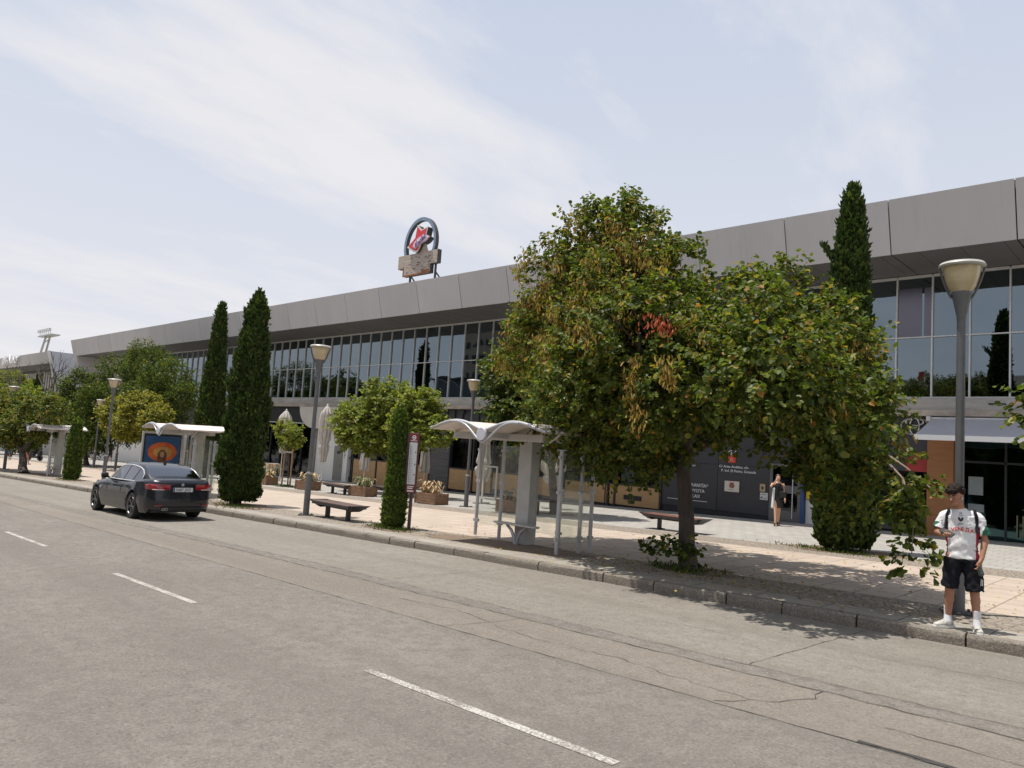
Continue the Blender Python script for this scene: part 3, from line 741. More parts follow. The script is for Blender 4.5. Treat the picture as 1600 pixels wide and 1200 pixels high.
mb.build('glazing_slat', mat('pale_slat',(0.55,0.54,0.52),0.6,var=0.1), b2)
mb = MB(); mb.box(-220, X2-1.0, 28.7, 28.78, 3.0, 8.59); mb.build('window_band', M_dglass, b2)
mb = MB(); mb.box(-220, X2-1.0, 28.3, 28.8, 3.2, 3.8); mb.build('ledge', M_conc, b2)
mb = MB()
for i in range(90): mb.box(X2-1.3-i*0.62, X2-1.12-i*0.62, 28.2, 28.3, -1.0, 3.1)
mb.build('ground_floor_slat', mat('cream_slat',(0.5,0.47,0.42),0.6,var=0.1), b2)
mb = MB(); mb.box(-220, X2-1.0, 28.2, 28.6, -4.0, -1.05); mb.build('low_wall', M_conc, b2)
text('ulll-Nuvor', 2.0, (-121.0,24.75,8.95), M_text, b2, 'lettering', 0.05, shear=0.2)

# ------------------------------------------------------------------ stadium floodlight
fl = thing('floodlight_mast', 'distant leaning stadium floodlight mast above the far building roof', 'floodlight', (-262,60,-4))
M_steel = mat('galvanised_steel', (0.42,0.43,0.44), 0.5, 0.5, var=0.1)
mb = MB()
def L_(p): return (p[0]+262, p[1]-60, p[2]+4)
a0, a1 = Vector(L_((-262,60,-4))), Vector(L_((-243.2,60,25.5)))
for d in ((-0.5,-0.5),(0.5,-0.5),(0.5,0.5),(-0.5,0.5)): mb.tube([a0+Vector((d[0]*2.4,d[1]*2.4,0)), a1+Vector((d[0],d[1],0))], 0.16, 5)
for k in range(12):
    t0 = a0.lerp(a1, k/12); t1 = a0.lerp(a1, (k+1)/12); s_ = -1 if k % 2 else 1
    mb.tube([t0+Vector((-0.6*s_,-0.6,0)), t1+Vector((0.6*s_,-0.6,0))], 0.09, 4)
mb.build('lattice_mast', M_steel, fl)
mb = MB(); mb.box(*(L_((-249,59,25.6))[0],L_((-236,59,25.6))[0]), -1.2,1.2, 29.5,29.8); mb.tube([L_((-248,59,27.2)),L_((-237,59,27.2))],0.08,4)
for k in range(6): mb.tube([L_((-247.5+k*2.05,59,25.7)),L_((-247.5+k*2.05,59,27.3))],0.07,4)
mb.tube([L_((-245,60,24)),L_((-238,60,25.7))],0.15,4)
mb.build('lamp_platform', M_steel, fl)
mb = MB()
for k in range(6): mb.box(5.2+9.0+k*2.05-0.5, 5.2+9.0+k*2.05+0.5, -1.6,-1.0, 30.6,31.4)
mb.build('lamp_row', mat('lamp_glass_grey',(0.6,0.6,0.62),0.3,var=0), fl)

# ------------------------------------------------------------------ rooftop sign
M_ring = mat('faded_blue_ring', (0.20,0.27,0.37), 0.6, var=0.15, scale=4)
M_steelD = mat('dark_sign_steel', (0.05,0.05,0.05), 0.7, var=0.2)
M_board = mat('weathered_sign_board', (0.50,0.46,0.42), 0.8, var=0.35, scale=4, stretch=(0.7,1,6), col2=(0.30,0.21,0.15))
M_rust = mat('rusted_edge', (0.27,0.11,0.05), 0.85, var=0.35, scale=6)
M_starR = mat('star_red', (0.60,0.045,0.06), 0.5, var=0.12, scale=4)
M_starW = mat('star_white_rim', (0.72,0.70,0.68), 0.6, var=0.08)
rs = thing('rooftop_sign', 'old rooftop sign with red star inside a blue ring over weathered boards', 'sign', (-34.1,27,ZT-0.05))
def bx(p): return [(a+34.1-34.1-0.0, b) for a, b in p]
z0 = ZT-0.05
def lx(x): return x+34.1
def lz(z): return z-z0
board = [(-35.95,13.2),(-32.35,13.2),(-32.35,12.42),(-32.95,12.42),(-32.95,11.92),(-35.4,11.92),(-35.4,12.42),(-35.95,12.42)]
mb = MB(); mb.prism([(lx(a),lz(b)) for a,b in board], -0.14, -0.10, 'y'); mb.build('board', M_board, rs)
mb = MB(); mb.prism([(lx(-34.1+(a+34.1)*1.015),lz(12.6+(b-12.6)*1.03)) for a,b in board], -0.10, 0.16, 'y'); bo = mb.build('board_box', M_steelD, rs)
mb = MB(); mb.box(lx(-35.45),lx(-35.36),-0.152,-0.12,lz(11.9),lz(12.5)); mb.box(lx(-35.4),lx(-32.95),-0.152,-0.12,lz(11.88),lz(11.97)); mb.box(lx(-33.7),lx(-32.97),-0.150,-0.12,lz(11.97),lz(12.12)); mb.build('rusted_trim', M_rust, rs)
mb = MB(); mb.prism([(lx(-34.35),lz(13.2)),(lx(-33.25),lz(13.2)),(lx(-33.75),lz(14.2))], -0.12, -0.06, 'y'); mb.build('board_peak', M_board, rs)
for xx in (-35.05,-32.75):
    mb = MB(); mb.tube([(lx(xx),0.15,0),(lx(xx),0.15,lz(12.8))],0.07,6); mb.build('post', M_steelD, rs)
    mb = MB(); mb.tube([(lx(xx),0.15,lz(12.0)),(lx(xx),1.6,0.0)],0.045,6); mb.build('brace', M_steelD, rs)
# ring: box section hoop
n_ = 48; vs = []; fs = []; vb = []
cx, cz, rx, rz_ = lx(-34.07), lz(13.75), 1.47, 1.62
for i in range(n_):
    a = -0.42*PI + 0.0 + 2*PI*i/n_
    for (rr, yy) in ((1.0,-0.12),(1.0,0.12),(0.87,0.12),(0.87,-0.12)):
        vs.append((cx+rx*rr*math.cos(a), yy, cz+rz_*rr*math.sin(a)))
for i in range(n_):
    j = (i+1) % n_
    for q in range(4):
        q2 = (q+1) % 4
        fs.append((i*4+q, j*4+q, j*4+q2, i*4+q2))
mb = MB(); mb.add(vs, fs)
mb.mi = [1 if (k % 4) in (0,1,2) else 0 for k in range(len(fs))]
mb.mi = [0 if (k % 4) == 3 else 1 for k in range(len(fs))]
mb.build('ring', [M_ring, M_steelD], rs)
STAR = [(-34.11, 14.83), (-33.71, 14.48), (-33.16, 14.6), (-33.27, 14.12), (-32.94, 13.99), (-33.3, 13.74), (-33.68, 13.66), (-33.78, 13.43), (-33.98, 13.19), (-34.34, 13.26), (-34.94, 13.6), (-34.25, 14.08)]
BAN = [(-34.31, 13.58), (-34.1, 13.4), (-33.63, 13.6), (-33.11, 13.77), (-32.87, 13.95), (-33.15, 14.08), (-33.42, 14.14), (-33.86, 14.01), (-34.24, 13.77)]
def scaled(P, k, dx=0.0, dz=0.0):
    cx = sum(p[0] for p in P)/len(P); cz = sum(p[1] for p in P)/len(P)
    return [(lx(cx+(p[0]-cx)*k+dx), lz(cz+(p[1]-cz)*k+dz)) for p in P]
for P, k, y0, y1, m_, nm in ((STAR,1.0,-0.30,0.10,M_steelD,'star_box'),(STAR,1.01,-0.34,-0.30,M_starW,'star_rim'),(STAR,0.88,-0.37,-0.34,M_starR,'star'),(BAN,1.06,-0.40,-0.37,mat('pink_white_paint',(0.60,0.40,0.46),0.6,var=0.3,scale=8),'banner_edge'),(BAN,0.95,-0.43,-0.40,mat('faded_banner_white',(0.62,0.58,0.62),0.6,var=0.3,scale=8),'banner')):
    mb = MB(); mb.prism(scaled(P, k), y0, y1, 'y'); mb.build(nm, m_, rs)
t_ = text('Keslar', 0.42, (0,0,0), mat('violet_ink',(0.20,0.06,0.24),0.6,var=0.3,scale=8), rs, 'lettering', 0.01, 'CENTER', bold=True, shear=0.25)
T_ = Matrix.Translation((lx(-33.62),0,lz(13.79))) @ Matrix.Rotation(R(-31),4,'Y')
t_.matrix_local = T_ @ Matrix.Translation((0.0,-0.46,-0.13)) @ Matrix.Rotation(PI/2,4,'X')
mb = MB(); rp = random.Random(2)
for i in range(26):
    a = rp.uniform(-35.2,-32.9); b = rp.uniform(12.05,13.05); mb.box(lx(a),lx(a)+rp.uniform(0.05,0.3),-0.147,-0.141,lz(b),lz(b)+rp.uniform(0.02,0.07))
mb.build('peeling_paint', mat('peeling_paint',(0.16,0.10,0.09),0.8,var=0.3), rs)
# ------------------------------------------------------------------ street lamps
M_post = mat('grey_lamp_paint', (0.135,0.135,0.14), 0.45, 0.2, var=0.12, scale=5)
M_cap = mat('lamp_cap', (0.40,0.385,0.35), 0.45, 0.1, var=0.08)
M_bowl = mat('aged_lamp_bowl', (0.60,0.49,0.30), 0.22, var=0.12, scale=3, world=False, coat=0.6, stretch=(1,1,2.5), trans=0.15)
def lamp(loc, label, group, H=4.97, lean=(0,0)):
    t = thing('street_lamp', label, 'street lamp', loc, 0, group)
    mb = MB(); mb.lathe([(0.088,0.0),(0.088,1.22),(0.08,1.25),(0.060,1.26),(0.058,2.5),(0.056,H-0.85)],20); mb.build('pole', M_post, t, smooth=40)
    mb = MB(); mb.lathe([(0.090,1.18),(0.094,1.185),(0.094,1.23),(0.090,1.235)],20,cap=False); mb.build('collar', M_cap, t, smooth=40)
    mb = MB(); mb.box(-0.2,0.2,-0.2,0.2,0,0.02)
    for sx in (-0.15,0.15):
        for sy in (-0.15,0.15): mb.lathe([(0.018,0.02),(0.018,0.05),(0.0,0.055)],8,T=Matrix.Translation((sx,sy,0)))
    mb.build('base_plate', M_steelD, t)
    mb = MB(); mb.lathe([(0.050,H-0.87),(0.060,H-0.84),(0.060,H-0.80),(0.118,H-0.52),(0.132,H-0.46),(0.132,H-0.43)],24); mb.build('neck', M_post, t, smooth=40)
    mb = MB(); mb.lathe([(0.128,H-0.44),(0.175,H-0.37),(0.215,H-0.25),(0.24,H-0.12),(0.25,H-0.055),(0.0,H-0.055)],28); mb.build('lamp_bowl', M_bowl, t, smooth=40)
    mb = MB(); mb.lathe([(0.25,H-0.085),(0.298,H-0.075),(0.305,H-0.05),(0.28,H-0.015),(0.18,H),(0.0,H+0.008)],32); mb.build('cap', M_cap, t, smooth=50)
    for s_ in (-1,1):
        mb = MB(); P = [(s_*0.125,0,H-0.52),(s_*0.185,0,H-0.40),(s_*0.235,0,H-0.26),(s_*0.27,0,H-0.13),(s_*0.29,0,H-0.05)]
        mb.tube(P, [0.018]*5, 6); mb.build('side_arm', M_post, t, smooth=60)
    return t
GL = 'tall grey street lamps with tapering yellowed bowls'
L1 = lamp((-2.63,11.99,gz(-2.63)), 'grey street lamp standing right behind the young man', GL); L1.rotation_euler = (0,0,R(20))
def lamp_copy(x, y, label, rz=0.5):
    return copy_tree(L1, (x,y,gz(x)), rz, label, GL)
lamp_copy(-19.1,11.7,'grey street lamp beside the near bench left of the slim cypress',0.9)
lamp_copy(-39.1,12.7,'grey street lamp rising over the parked car bonnet',0.5)
lamp_copy(-21.15,19.95,'grey street lamp seen through the near bus shelter, top against the big tree',0.3)
lamp_copy(-59.0,18.4,'grey street lamp with its head lost in leaves right of the far shelter',0.3)
lamp_copy(-55.8,18.8,'grey street lamp in front of the pale poster left of the middle shelter',0.3)
lamp_copy(-52.4,11.5,'leftmost grey street lamp cut by the photo edge',0.3)

# ------------------------------------------------------------------ benches
M_slat = mat('weathered_brown_slat', (0.075,0.05,0.042), 0.6, var=0.3, scale=4, stretch=(1,1,1), col2=(0.14,0.085,0.065))
M_slatR = mat('reddish_bench_slat', (0.15,0.065,0.045), 0.6, var=0.3, scale=4)
M_bench = mat('dark_bench_steel', (0.045,0.045,0.048), 0.5, 0.2, var=0.15)
def bench(loc, label, rz=0, m_=None):
    t = thing('bench', label, 'bench', loc, rz, 'backless benches with flared metal ends')
    for i in range(5):
        y = -0.24+i*0.12
        mb = MB(); mb.box(-0.93,0.93,y-0.052,y+0.052,0.415,0.45); mb.build('slat', m_ or M_slat, t, bevel=0.006)
    mb = MB()
    for s_ in (-1,1):
        mb.add([(s_*0.93,-0.29,0.455),(s_*1.10,-0.31,0.462),(s_*1.10,0.31,0.462),(s_*0.93,0.29,0.455),(s_*0.72,-0.13,0.27),(s_*0.86,-0.13,0.285),(s_*0.86,0.13,0.285),(s_*0.72,0.13,0.27)],
               [(0,1,2,3),(4,7,6,5),(0,4,5,1),(1,5,6,2),(2,6,7,3),(3,7,4,0)])
    mb.box(-0.93,0.93,-0.29,-0.24,0.355,0.412); mb.box(-0.93,0.93,0.24,0.29,0.355,0.412)
    mb.box(-0.75,0.75,-0.05,0.05,0.29,0.40); mb.build('frame', M_bench, t)
    for s_ in (-1,1):
        mb = MB(); mb.box(s_*0.52-0.045,s_*0.52+0.045,-0.055,0.055,0.0,0.30); mb.box(s_*0.52-0.06,s_*0.52+0.06,-0.22,0.22,0,0.02); mb.build('leg', M_bench, t)
    return t
bench((-17.75,11.88,gz(-17.75)), 'dark slatted bench between the near lamp post and the slim cypress', R(-1))
bench((-29.0,19.35,gz(-29.0)), 'dark slatted bench further back between two wooden planters', R(-2))
bench((-11.65,19.5,gz(-11.65)), 'reddish slatted bench seen behind the trunk of the big tree', R(-2), M_slatR)
bench((-27.0,21.0,gz(-27.0)), 'bench mostly hidden behind the slim cypress', R(88))

# ------------------------------------------------------------------ planters
M_plantwood = mat('weathered_planter_wood', (0.17,0.095,0.055), 0.8, var=0.35, scale=5, col2=(0.30,0.18,0.11))
M_dry = mat('dry_straw_leaf', (0.50,0.36,0.20), 0.8, var=0.3, scale=9)
M_agave = mat('grey_green_leaf', (0.13,0.17,0.07), 0.6, var=0.3, scale=6)
def planter(loc, label, rz=0.0, seed=0, w_=1.1, dry=0.6, style=0):
    t = thing('planter', label, 'planter', loc, rz, 'wooden crate planters on the plaza')
    r_ = random.Random(seed)
    mb = MB()
    for k in range(4):
        z = 0.03+k*0.105
        mb.box(-w_/2,w_/2,-0.33,-0.295,z,z+0.095); mb.box(-w_/2,w_/2,0.295,0.33,z,z+0.095)
        mb.box(-w_/2,-w_/2+0.035,-0.29,0.29,z,z+0.095); mb.box(w_/2-0.035,w_/2,-0.29,0.29,z,z+0.095)
    for sx in (-1,1):
        for sy in (-1,1): mb.box(sx*(w_/2+0.005)-0.03,sx*(w_/2+0.005)+0.03,sy*0.335-0.03,sy*0.335+0.03,0,0.46)
    mb.build('box', M_plantwood, t, bevel=0.004)
    mb = MB(); mb.box(-w_/2+0.035,w_/2-0.035,-0.295,0.295,0.0,0.38); mb.build('soil', M_soil, t)
    for part, m_, cnt in (('dry_leaves', M_dry, int(60*dry)), ('green_leaves', M_agave, int(60*(1-dry)))):
        mb = MB()
        for i in range(cnt):
            bx_ = r_.uniform(-w_*0.36,w_*0.36); by_ = r_.uniform(-0.2,0.2); a = r_.uniform(0,2*PI); l = r_.uniform(0.25,0.55); h = r_.uniform(0.15,0.5)*(1.2 if style else 1)
            d = Vector((math.cos(a),math.sin(a),0)); s_ = Vector((-d.y,d.x,0))*r_.uniform(0.015,0.04)
            p0 = Vector((bx_,by_,0.37)); p1 = p0+d*l*0.45+Vector((0,0,h)); p2 = p0+d*l+Vector((0,0,h*r_.uniform(0.3,1.0)))
            mb.add([p0-s_,p0+s_,p1+s_*1.3,p1-s_*1.3,p2], [(0,1,2,3),(3,2,4)])
        if cnt: mb.build(part, m_, t, fixn=False)
    return t
planter((-22.7,19.5,gz(-22.7)), 'wooden planter with curled straw coloured dead plants beside the bus stop sign', 0.05, 1, 1.15, 0.9, 1)
planter((-27.5,19.6,gz(-27.5)), 'dark wooden planter with a spiky green plant left of the slim cypress', 0.1, 2, 1.05, 0.25)
planter((-32.2,19.7,gz(-32.2)), 'wooden planter with dry grass just left of the near lamp post', 0.0, 3, 1.15, 0.65)
planter((-36.9,20.1,gz(-36.9)), 'wooden planter beside the big bushy cypress', 0.0, 4, 0.9, 0.7)
planter((-18.2,19.7,gz(-18.2)), 'bare wooden planter seen through the glass of the near bus shelter', 0.15, 5, 1.35, 0.5)
t = thing('stone_urn', 'squat pale stone urn with dried leaves near the big bushy cypress', 'urn', (-38.3,20.9,gz(-38.3)))
mb = MB(); mb.lathe([(0.30,0),(0.30,0.08),(0.16,0.16),(0.14,0.5),(0.34,0.9),(0.50,1.05),(0.52,1.12),(0.45,1.12),(0.40,1.0),(0,0.98)],24); mb.build('bowl', mat('pale_stone',(0.42,0.38,0.33),0.85,var=0.2,scale=5), t, smooth=40)
mb = MB(); r_ = random.Random(8)
for i in range(50):
    a = r_.uniform(0,2*PI); d = Vector((math.cos(a),math.sin(a),0)); s_ = Vector((-d.y,d.x,0))*0.04
    p0 = d*0.3+Vector((0,0,1.0)); p1 = p0+d*0.25+Vector((0,0,0.1)); p2 = p0+d*0.35+Vector((0,0,-r_.uniform(0.1,0.6)))
    mb.add([p0-s_,p0+s_,p1+s_,p1-s_,p2], [(0,1,2,3),(3,2,4)])
mb.build('dry_leaves', M_dry, t, fixn=False)

# ------------------------------------------------------------------ closed parasols
M_cloth = mat('cream_parasol_cloth', (0.50,0.455,0.41), 0.85, var=0.12, scale=4, world=False)
M_pole = mat('white_parasol_pole', (0.62,0.62,0.60), 0.4, 0.2, var=0.05)
def parasol(loc, label, H=3.0, seed=0, fat=0.26, low=0.95, tie=0.45, rz=0.0, lean=0.0):
    t = thing('closed_parasol', label, 'parasol', loc, rz, 'closed cream parasols in front of the shops')
    t.rotation_euler = (0, lean, rz)
    mb = MB(); mb.tube([(0,0,0.04),(0,0,H-0.05)], 0.028, 10); mb.build('pole', M_pole, t, smooth=50)
    mb = MB(); mb.box(-0.45,0.45,-0.06,0.06,0.0,0.05); mb.box(-0.06,0.06,-0.45,0.45,0.0,0.052); mb.lathe([(0.05,0.05),(0.045,0.3),(0.03,0.31)],12); mb.build('base', M_cap, t)
    r_ = random.Random(seed); n_ = 64; rows = 26; vs = []; fs = []
    ph = [r_.uniform(0,6.28) for _ in range(6)]
    for j in range(rows+1):
        f = j/rows; z = H - f*(H-low)
        prof = 0.05 + fat*min(1, (f/0.16))**0.8*0.75 if f < 0.16 else fat*(0.80+0.2*math.sin(f*5+ph[0]))
        if f > 0.55: prof *= 1 + 0.10*math.sin((f-0.55)*9)
        ftie = math.exp(-((f-(1-tie))/0.035)**2)
        prof *= 1-0.28*ftie
        if f > 0.9: prof *= 0.88
        if f < 0.02: prof = 0.035
        for k in range(n_):
            a = 2*PI*k/n_
            fold = 0.20*math.sin(8*a+ph[1]+f*1.5) + 0.10*math.sin(16*a+ph[2]+f*3) + 0.07*math.sin(3*a+ph[3]+f*4)
            ffac = min(1, f/0.12)*(1-0.4*ftie)
            r1 = prof*(1+fold*ffac)
            zz = z + (0.07*math.sin(8*a+ph[1]+1) if j == rows else 0) + (0.05*math.sin(5*a) if j == rows-1 else 0)
            vs.append((r1*math.cos(a), r1*math.sin(a), zz))
    for j in range(rows):
        for k in range(n_):
            k2 = (k+1) % n_
            fs.append((j*n_+k, (j+1)*n_+k, (j+1)*n_+k2, j*n_+k2))
    mb = MB(); mb.add(vs, fs); mb.build('canopy', M_cloth, t, smooth=75)
    mb = MB(); mb.lathe([(0.05,H-0.03),(0.055,H+0.02),(0.03,H+0.07),(0,H+0.08)],12); mb.build('finial', M_pole, t, smooth=60)
    return t
parasol((-41.5,23.4,gz(-41.5)), 'tall closed parasol behind the staked sapling, leftmost of the parasols', 4.35, 1, 0.33, 1.75, 0.25, lean=R(1.0))
parasol((-38.0,24.1,gz(-38.0)), 'tallest closed parasol against the white wall, right of the lamp post', 4.65, 2, 0.34, 1.35, 0.32)
parasol((-34.8,24.8,gz(-34.8)), 'closed parasol with its base behind the spiky planter, head in the small tree', 3.35, 3, 0.36, 1.0, 0.5)
parasol((-29.1,24.4,gz(-29.1)), 'closed parasol just right of the bus stop sign', 3.35, 4, 0.32, 1.1, 0.5)
parasol((-22.6,22.2,gz(-22.6)), 'closed parasol standing behind the left glass of the near bus shelter', 3.05, 5, 0.30, 1.0, 0.3)
parasol((-19.6,23.2,gz(-19.6)), 'closed parasol hanging wide right of the shelter column', 3.15, 6, 0.40, 0.95, 0.2)

# ------------------------------------------------------------------ bus stop sign
M_maroon = mat('maroon_sign_paint', (0.20,0.035,0.04), 0.5, var=0.1)
M_brownp = mat('brown_sign_post', (0.075,0.05,0.047), 0.5, var=0.1)
t = thing('bus_stop_sign', 'maroon and white bus stop timetable sign on a brown post', 'bus stop sign', (-14.63,11.9,gz(-14.63)), R(28))
mb = MB(); mb.box(-0.035,0.035,-0.03,0.03,0.0,0.95); mb.box(-0.10,0.10,-0.10,0.10,0,0.012); mb.build('post', M_brownp, t)
mb = MB(); mb.box(-0.20,0.11,-0.04,0.04,0.90,2.42); mb.build('cabinet', M_brownp, t, bevel=0.01)
mb = MB(); mb.box(-0.135,0.105,-0.052,-0.041,0.92,2.41); mb.build('face_panel', M_maroon, t)
mb = MB(); mb.box(-0.12,0.09,-0.060,-0.053,1.13,2.18); mb.build('timetable', mat('timetable_white',(0.62,0.62,0.63),0.5,var=0.03), t)
mb = MB(); ring(mb, -0.01, 2.30, 0.045, 0.045, -0.056, 0.008, 20); mb.build('sign_ring', M_text, t); mb = MB(); mb.box(-0.04,0.02,-0.06,-0.053,2.285,2.315); mb.box(-0.10,0.07,-0.06,-0.053,2.215,2.23); 
mb.box(-0.10,0.07,-0.06,-0.053,1.07,1.09); mb.box(-0.10,0.04,-0.06,-0.053,1.02,1.05); mb.box(-0.1,0.07,-0.06,-0.053,0.95,0.985); mb.build('sign_print', M_text, t)
mb = MB(); r_ = random.Random(5)
mb.box(-0.09,-0.086,-0.065,-0.061,1.18,2.12)
for i in range(16):
    z = 1.19+i*0.058; mb.box(-0.086,-0.086+r_.uniform(0.03,0.07),-0.065,-0.061,z,z+0.006)
for z in (1.36,1.62,1.92): mb.box(0.045,0.07,-0.065,-0.061,z,z+0.03)
mb.build('timetable_print', M_plinth, t)

# ------------------------------------------------------------------ bus shelters
M_shel = mat('shelter_grey_steel', (0.46,0.46,0.475), 0.4, 0.25, var=0.08, scale=3)
M_shelC = mat('shelter_column_grey', (0.46,0.455,0.44), 0.55, 0.05, var=0.12, scale=3)
M_roofp = mat('shelter_roof_panel', (0.68,0.60,0.54), 0.6, var=0.12, scale=2)
def clearglass():
    m_ = bpy.data.materials.new('clear_glass'); m_.use_nodes = True
    t = m_.node_tree; t.nodes.clear()
    o = nn(t,'ShaderNodeOutputMaterial'); tr = nn(t,'ShaderNodeBsdfTransparent'); tr.inputs[0].default_value = (0.95,0.97,0.955,1)
    gl = nn(t,'ShaderNodeBsdfGlossy'); gl.inputs['Roughness'].default_value = 0.02
    df = nn(t,'ShaderNodeBsdfDiffuse'); df.inputs[0].default_value = (0.45,0.45,0.40,1)
    lw = nn(t,'ShaderNodeLayerWeight'); lw.inputs[0].default_value = 0.18; fr = nn(t,'ShaderNodeMath',operation='MULTIPLY'); t.links.new(lw.outputs['Facing'], fr.inputs[0]); fr.inputs[1].default_value = 0.35
    g = nn(t,'ShaderNodeNewGeometry'); nz = nn(t,'ShaderNodeTexNoise'); nz.inputs['Scale'].default_value = 2.5; nz.inputs['Detail'].default_value = 5
    t.links.new(g.outputs['Position'], nz.inputs['Vector'])
    mr = nn(t,'ShaderNodeMapRange'); t.links.new(nz.outputs[0], mr.inputs[0]); mr.inputs[1].default_value=0.35; mr.inputs[2].default_value=0.8; mr.inputs[3].default_value=0.01; mr.inputs[4].default_value=0.12
    m1 = nn(t,'ShaderNodeMixShader'); m2 = nn(t,'ShaderNodeMixShader')
    t.links.new(mr.outputs[0], m1.inputs[0]); t.links.new(tr.outputs[0], m1.inputs[1]); t.links.new(df.outputs[0], m1.inputs[2])
    t.links.new(fr.outputs[0], m2.inputs[0]); t.links.new(m1.outputs[0], m2.inputs[1]); t.links.new(gl.outputs[0], m2.inputs[2])
    t.links.new(m2.outputs[0], o.inputs[0]); return m_
M_clear = clearglass()
def roof_profile(n=44, valley=0.18, hump=0.17, half=1.72):
    P = []
    for i in range(n+1):
        u = -1 + 2*i/n; x = u*half
        z = hump*math.sin(PI*abs(u))**1.3 if abs(u) > 0.0 else 0
        z -= 0.02*math.exp(-(u/0.18)**2)
        P.append((x, z))
    return P
def shelter(loc, label, poster=False, bench_=True):
    t = thing('bus_shelter', label, 'bus shelter', loc, 0, 'white gull wing bus shelters along the kerb')
    mb = MB(); mb.box(-0.19,0.19,-0.13,0.17,0,2.40); mb.build('column', M_shelC, t, bevel=0.012)
    for x, y, h in ((-1.65,0.08,2.32),(-0.88,0.10,2.32),(0.93,0.06,2.1)):
        mb = MB(); mb.tube([(x,y,0),(x,y,h)],0.042,12); 
        for zz in (0.32,1.25,2.0): mb.box(x-0.075,x+0.075,y-0.03,y+0.03,zz,zz+0.06)
        mb.build('post', M_shel, t, smooth=40)
    for x, y, h in ((1.66,-0.86,2.12),(1.62,-0.10,2.1),(1.66,0.22,2.42)):
        mb = MB(); mb.tube([(x,y,0),(x,y,h)],0.042,12)
        for zz in (0.32,1.25,1.95): mb.box(x-0.03,x+0.03,y-0.075,y+0.075,zz,zz+0.06)
        mb.box(x-0.12,x+0.12,y-0.02,y+0.02,h,h+0.015)
        mb.build('post', M_shel, t, smooth=40)
    for a, b in ((-1.60,-0.93),(-0.83,-0.20),(0.20,0.88)):
        mb = MB(); mb.box(a,b,0.085,0.095,0.28,2.15); mb.build('glass_panel', M_clear, t)
    mb = MB(); mb.box(1.655,1.665,-0.80,0.16,0.25,2.02); mb.build('glass_panel', M_clear, t)
    mb = MB(); mb.box(0.98,1.58,0.04,0.05,0.28,2.02); mb.build('glass_panel', M_clear, t)
    # info frame
    mb = MB()
    for (x0,x1,z0_,z1_) in ((-1.50,-1.02,1.62,1.66),(-1.50,-1.02,0.86,0.90),(-1.50,-1.46,0.90,1.62),(-1.06,-1.02,0.90,1.62)): mb.box(x0,x1,0.05,0.08,z0_,z1_)
    mb.build('notice_frame', mat('notice_frame_cream',(0.6,0.6,0.56),0.5,var=0), t)
    # roof: wavy rim, skin and lining
    P = roof_profile()
    Y0, Y1 = -1.45, 0.75
    def zr(x, y): return 2.46
    vs = []; fs = []
    n_ = len(P)
    for (x, z) in P:
        zz = 2.46+z
        vs += [(x,Y0,zz),(x,Y1,zz+0.03),(x,Y1,zz-0.035),(x,Y0,zz-0.035)]
    for i in range(n_-1):
        for q in range(4):
            q2 = (q+1) % 4
            fs.append((i*4+q,(i+1)*4+q,(i+1)*4+q2,i*4+q2))
    fs.append((0,1,2,3)); fs.append(tuple((n_-1)*4+q for q in (3,2,1,0)))
    mb = MB(); mb.add(vs, fs); mb.build('roof', M_roofp, t, smooth=50)
    for yy in (Y0-0.02, Y1+0.01):
        mb = MB(); mb.tube([(x*1.01,yy,2.46+z) for x, z in P], [0.048 if 3 < i < n_-4 else 0.03 for i in range(n_)], 8, flat=0.8)
        mb.build('roof_rim', M_shel, t, smooth=60)
    # lower front arch dipping under the valley
    Q = [(x, 2.45+z - 0.24*math.exp(-((x)/0.42)**2)) for x, z in P if abs(x) < 1.05]
    mb = MB(); mb.tube([(x,Y0-0.05,z) for x, z in Q], 0.028, 8); mb.build('front_arch', M_shel, t, smooth=60)
    mb = MB(); mb.lathe([(0,-0.03),(0.13,-0.03),(0.14,-0.02),(0.14,0.02),(0.13,0.03),(0,0.03)],28,T=Matrix.Translation((0,Y0-0.09,2.36))@Matrix.Rotation(PI/2,4,'X')); mb.build('roundel', mat('pale_roundel',(0.55,0.55,0.60),0.4,var=0), t, smooth=40)
    mb = MB(); mb.box(-1.72,1.05,-0.78,-0.66,2.26,2.42); mb.build('beam', M_shelC, t, bevel=0.02)
    mb = MB(); mb.box(-1.72,1.05,-0.10,0.14,2.28,2.40); mb.box(-0.1,0.1,-0.7,0.1,2.28,2.40); mb.box(-0.06,0.06,-1.4,-0.78,2.30,2.42); mb.build('beam', M_shelC, t)
    mb = MB()
    mb.tube([(1.0,-0.72,2.2),(1.15,-0.72,2.24),(1.35,-0.72,2.36),(1.5,-0.72,2.46)],0.025,6); mb.build('bracket', M_shel, t)
    if bench_:
        mb = MB(); sp = [(-0.66,-0.34),(-0.60,-0.38),(0.50,-0.38),(0.62,-0.33),(0.64,-0.25),(0.58,-0.16),(-0.58,-0.16),(-0.66,-0.2)]
        mb.prism(sp, 0.415, 0.45, 'z'); mb.build('seat', mat('pale_seat_steel',(0.52,0.50,0.46),0.4,0.3,var=0.1), t, bevel=0.008)
        for s_ in (-1,1):
            mb = MB(); mb.tube([(s_*0.03,-0.27,0),(s_*0.06,-0.27,0.14),(s_*0.14,-0.27,0.29),(s_*0.30,-0.27,0.41)],[0.032,0.034,0.036,0.03],8,flat=1.0); mb.build('seat_leg', M_shel, t, smooth=50)
    return t
sh1 = shelter((-11.2,12.41,gz(-11.2)), 'nearest white bus shelter with clear glass and steel seat')
copy_tree(sh1, (-44.8,12.2,gz(-44.8)), 0, 'farthest bus shelter, at the left beyond the parked car')
sh2 = copy_tree(sh1, (-28.3,12.41,gz(-28.3)), 0, 'middle bus shelter with a bright poster panel behind the parked car')
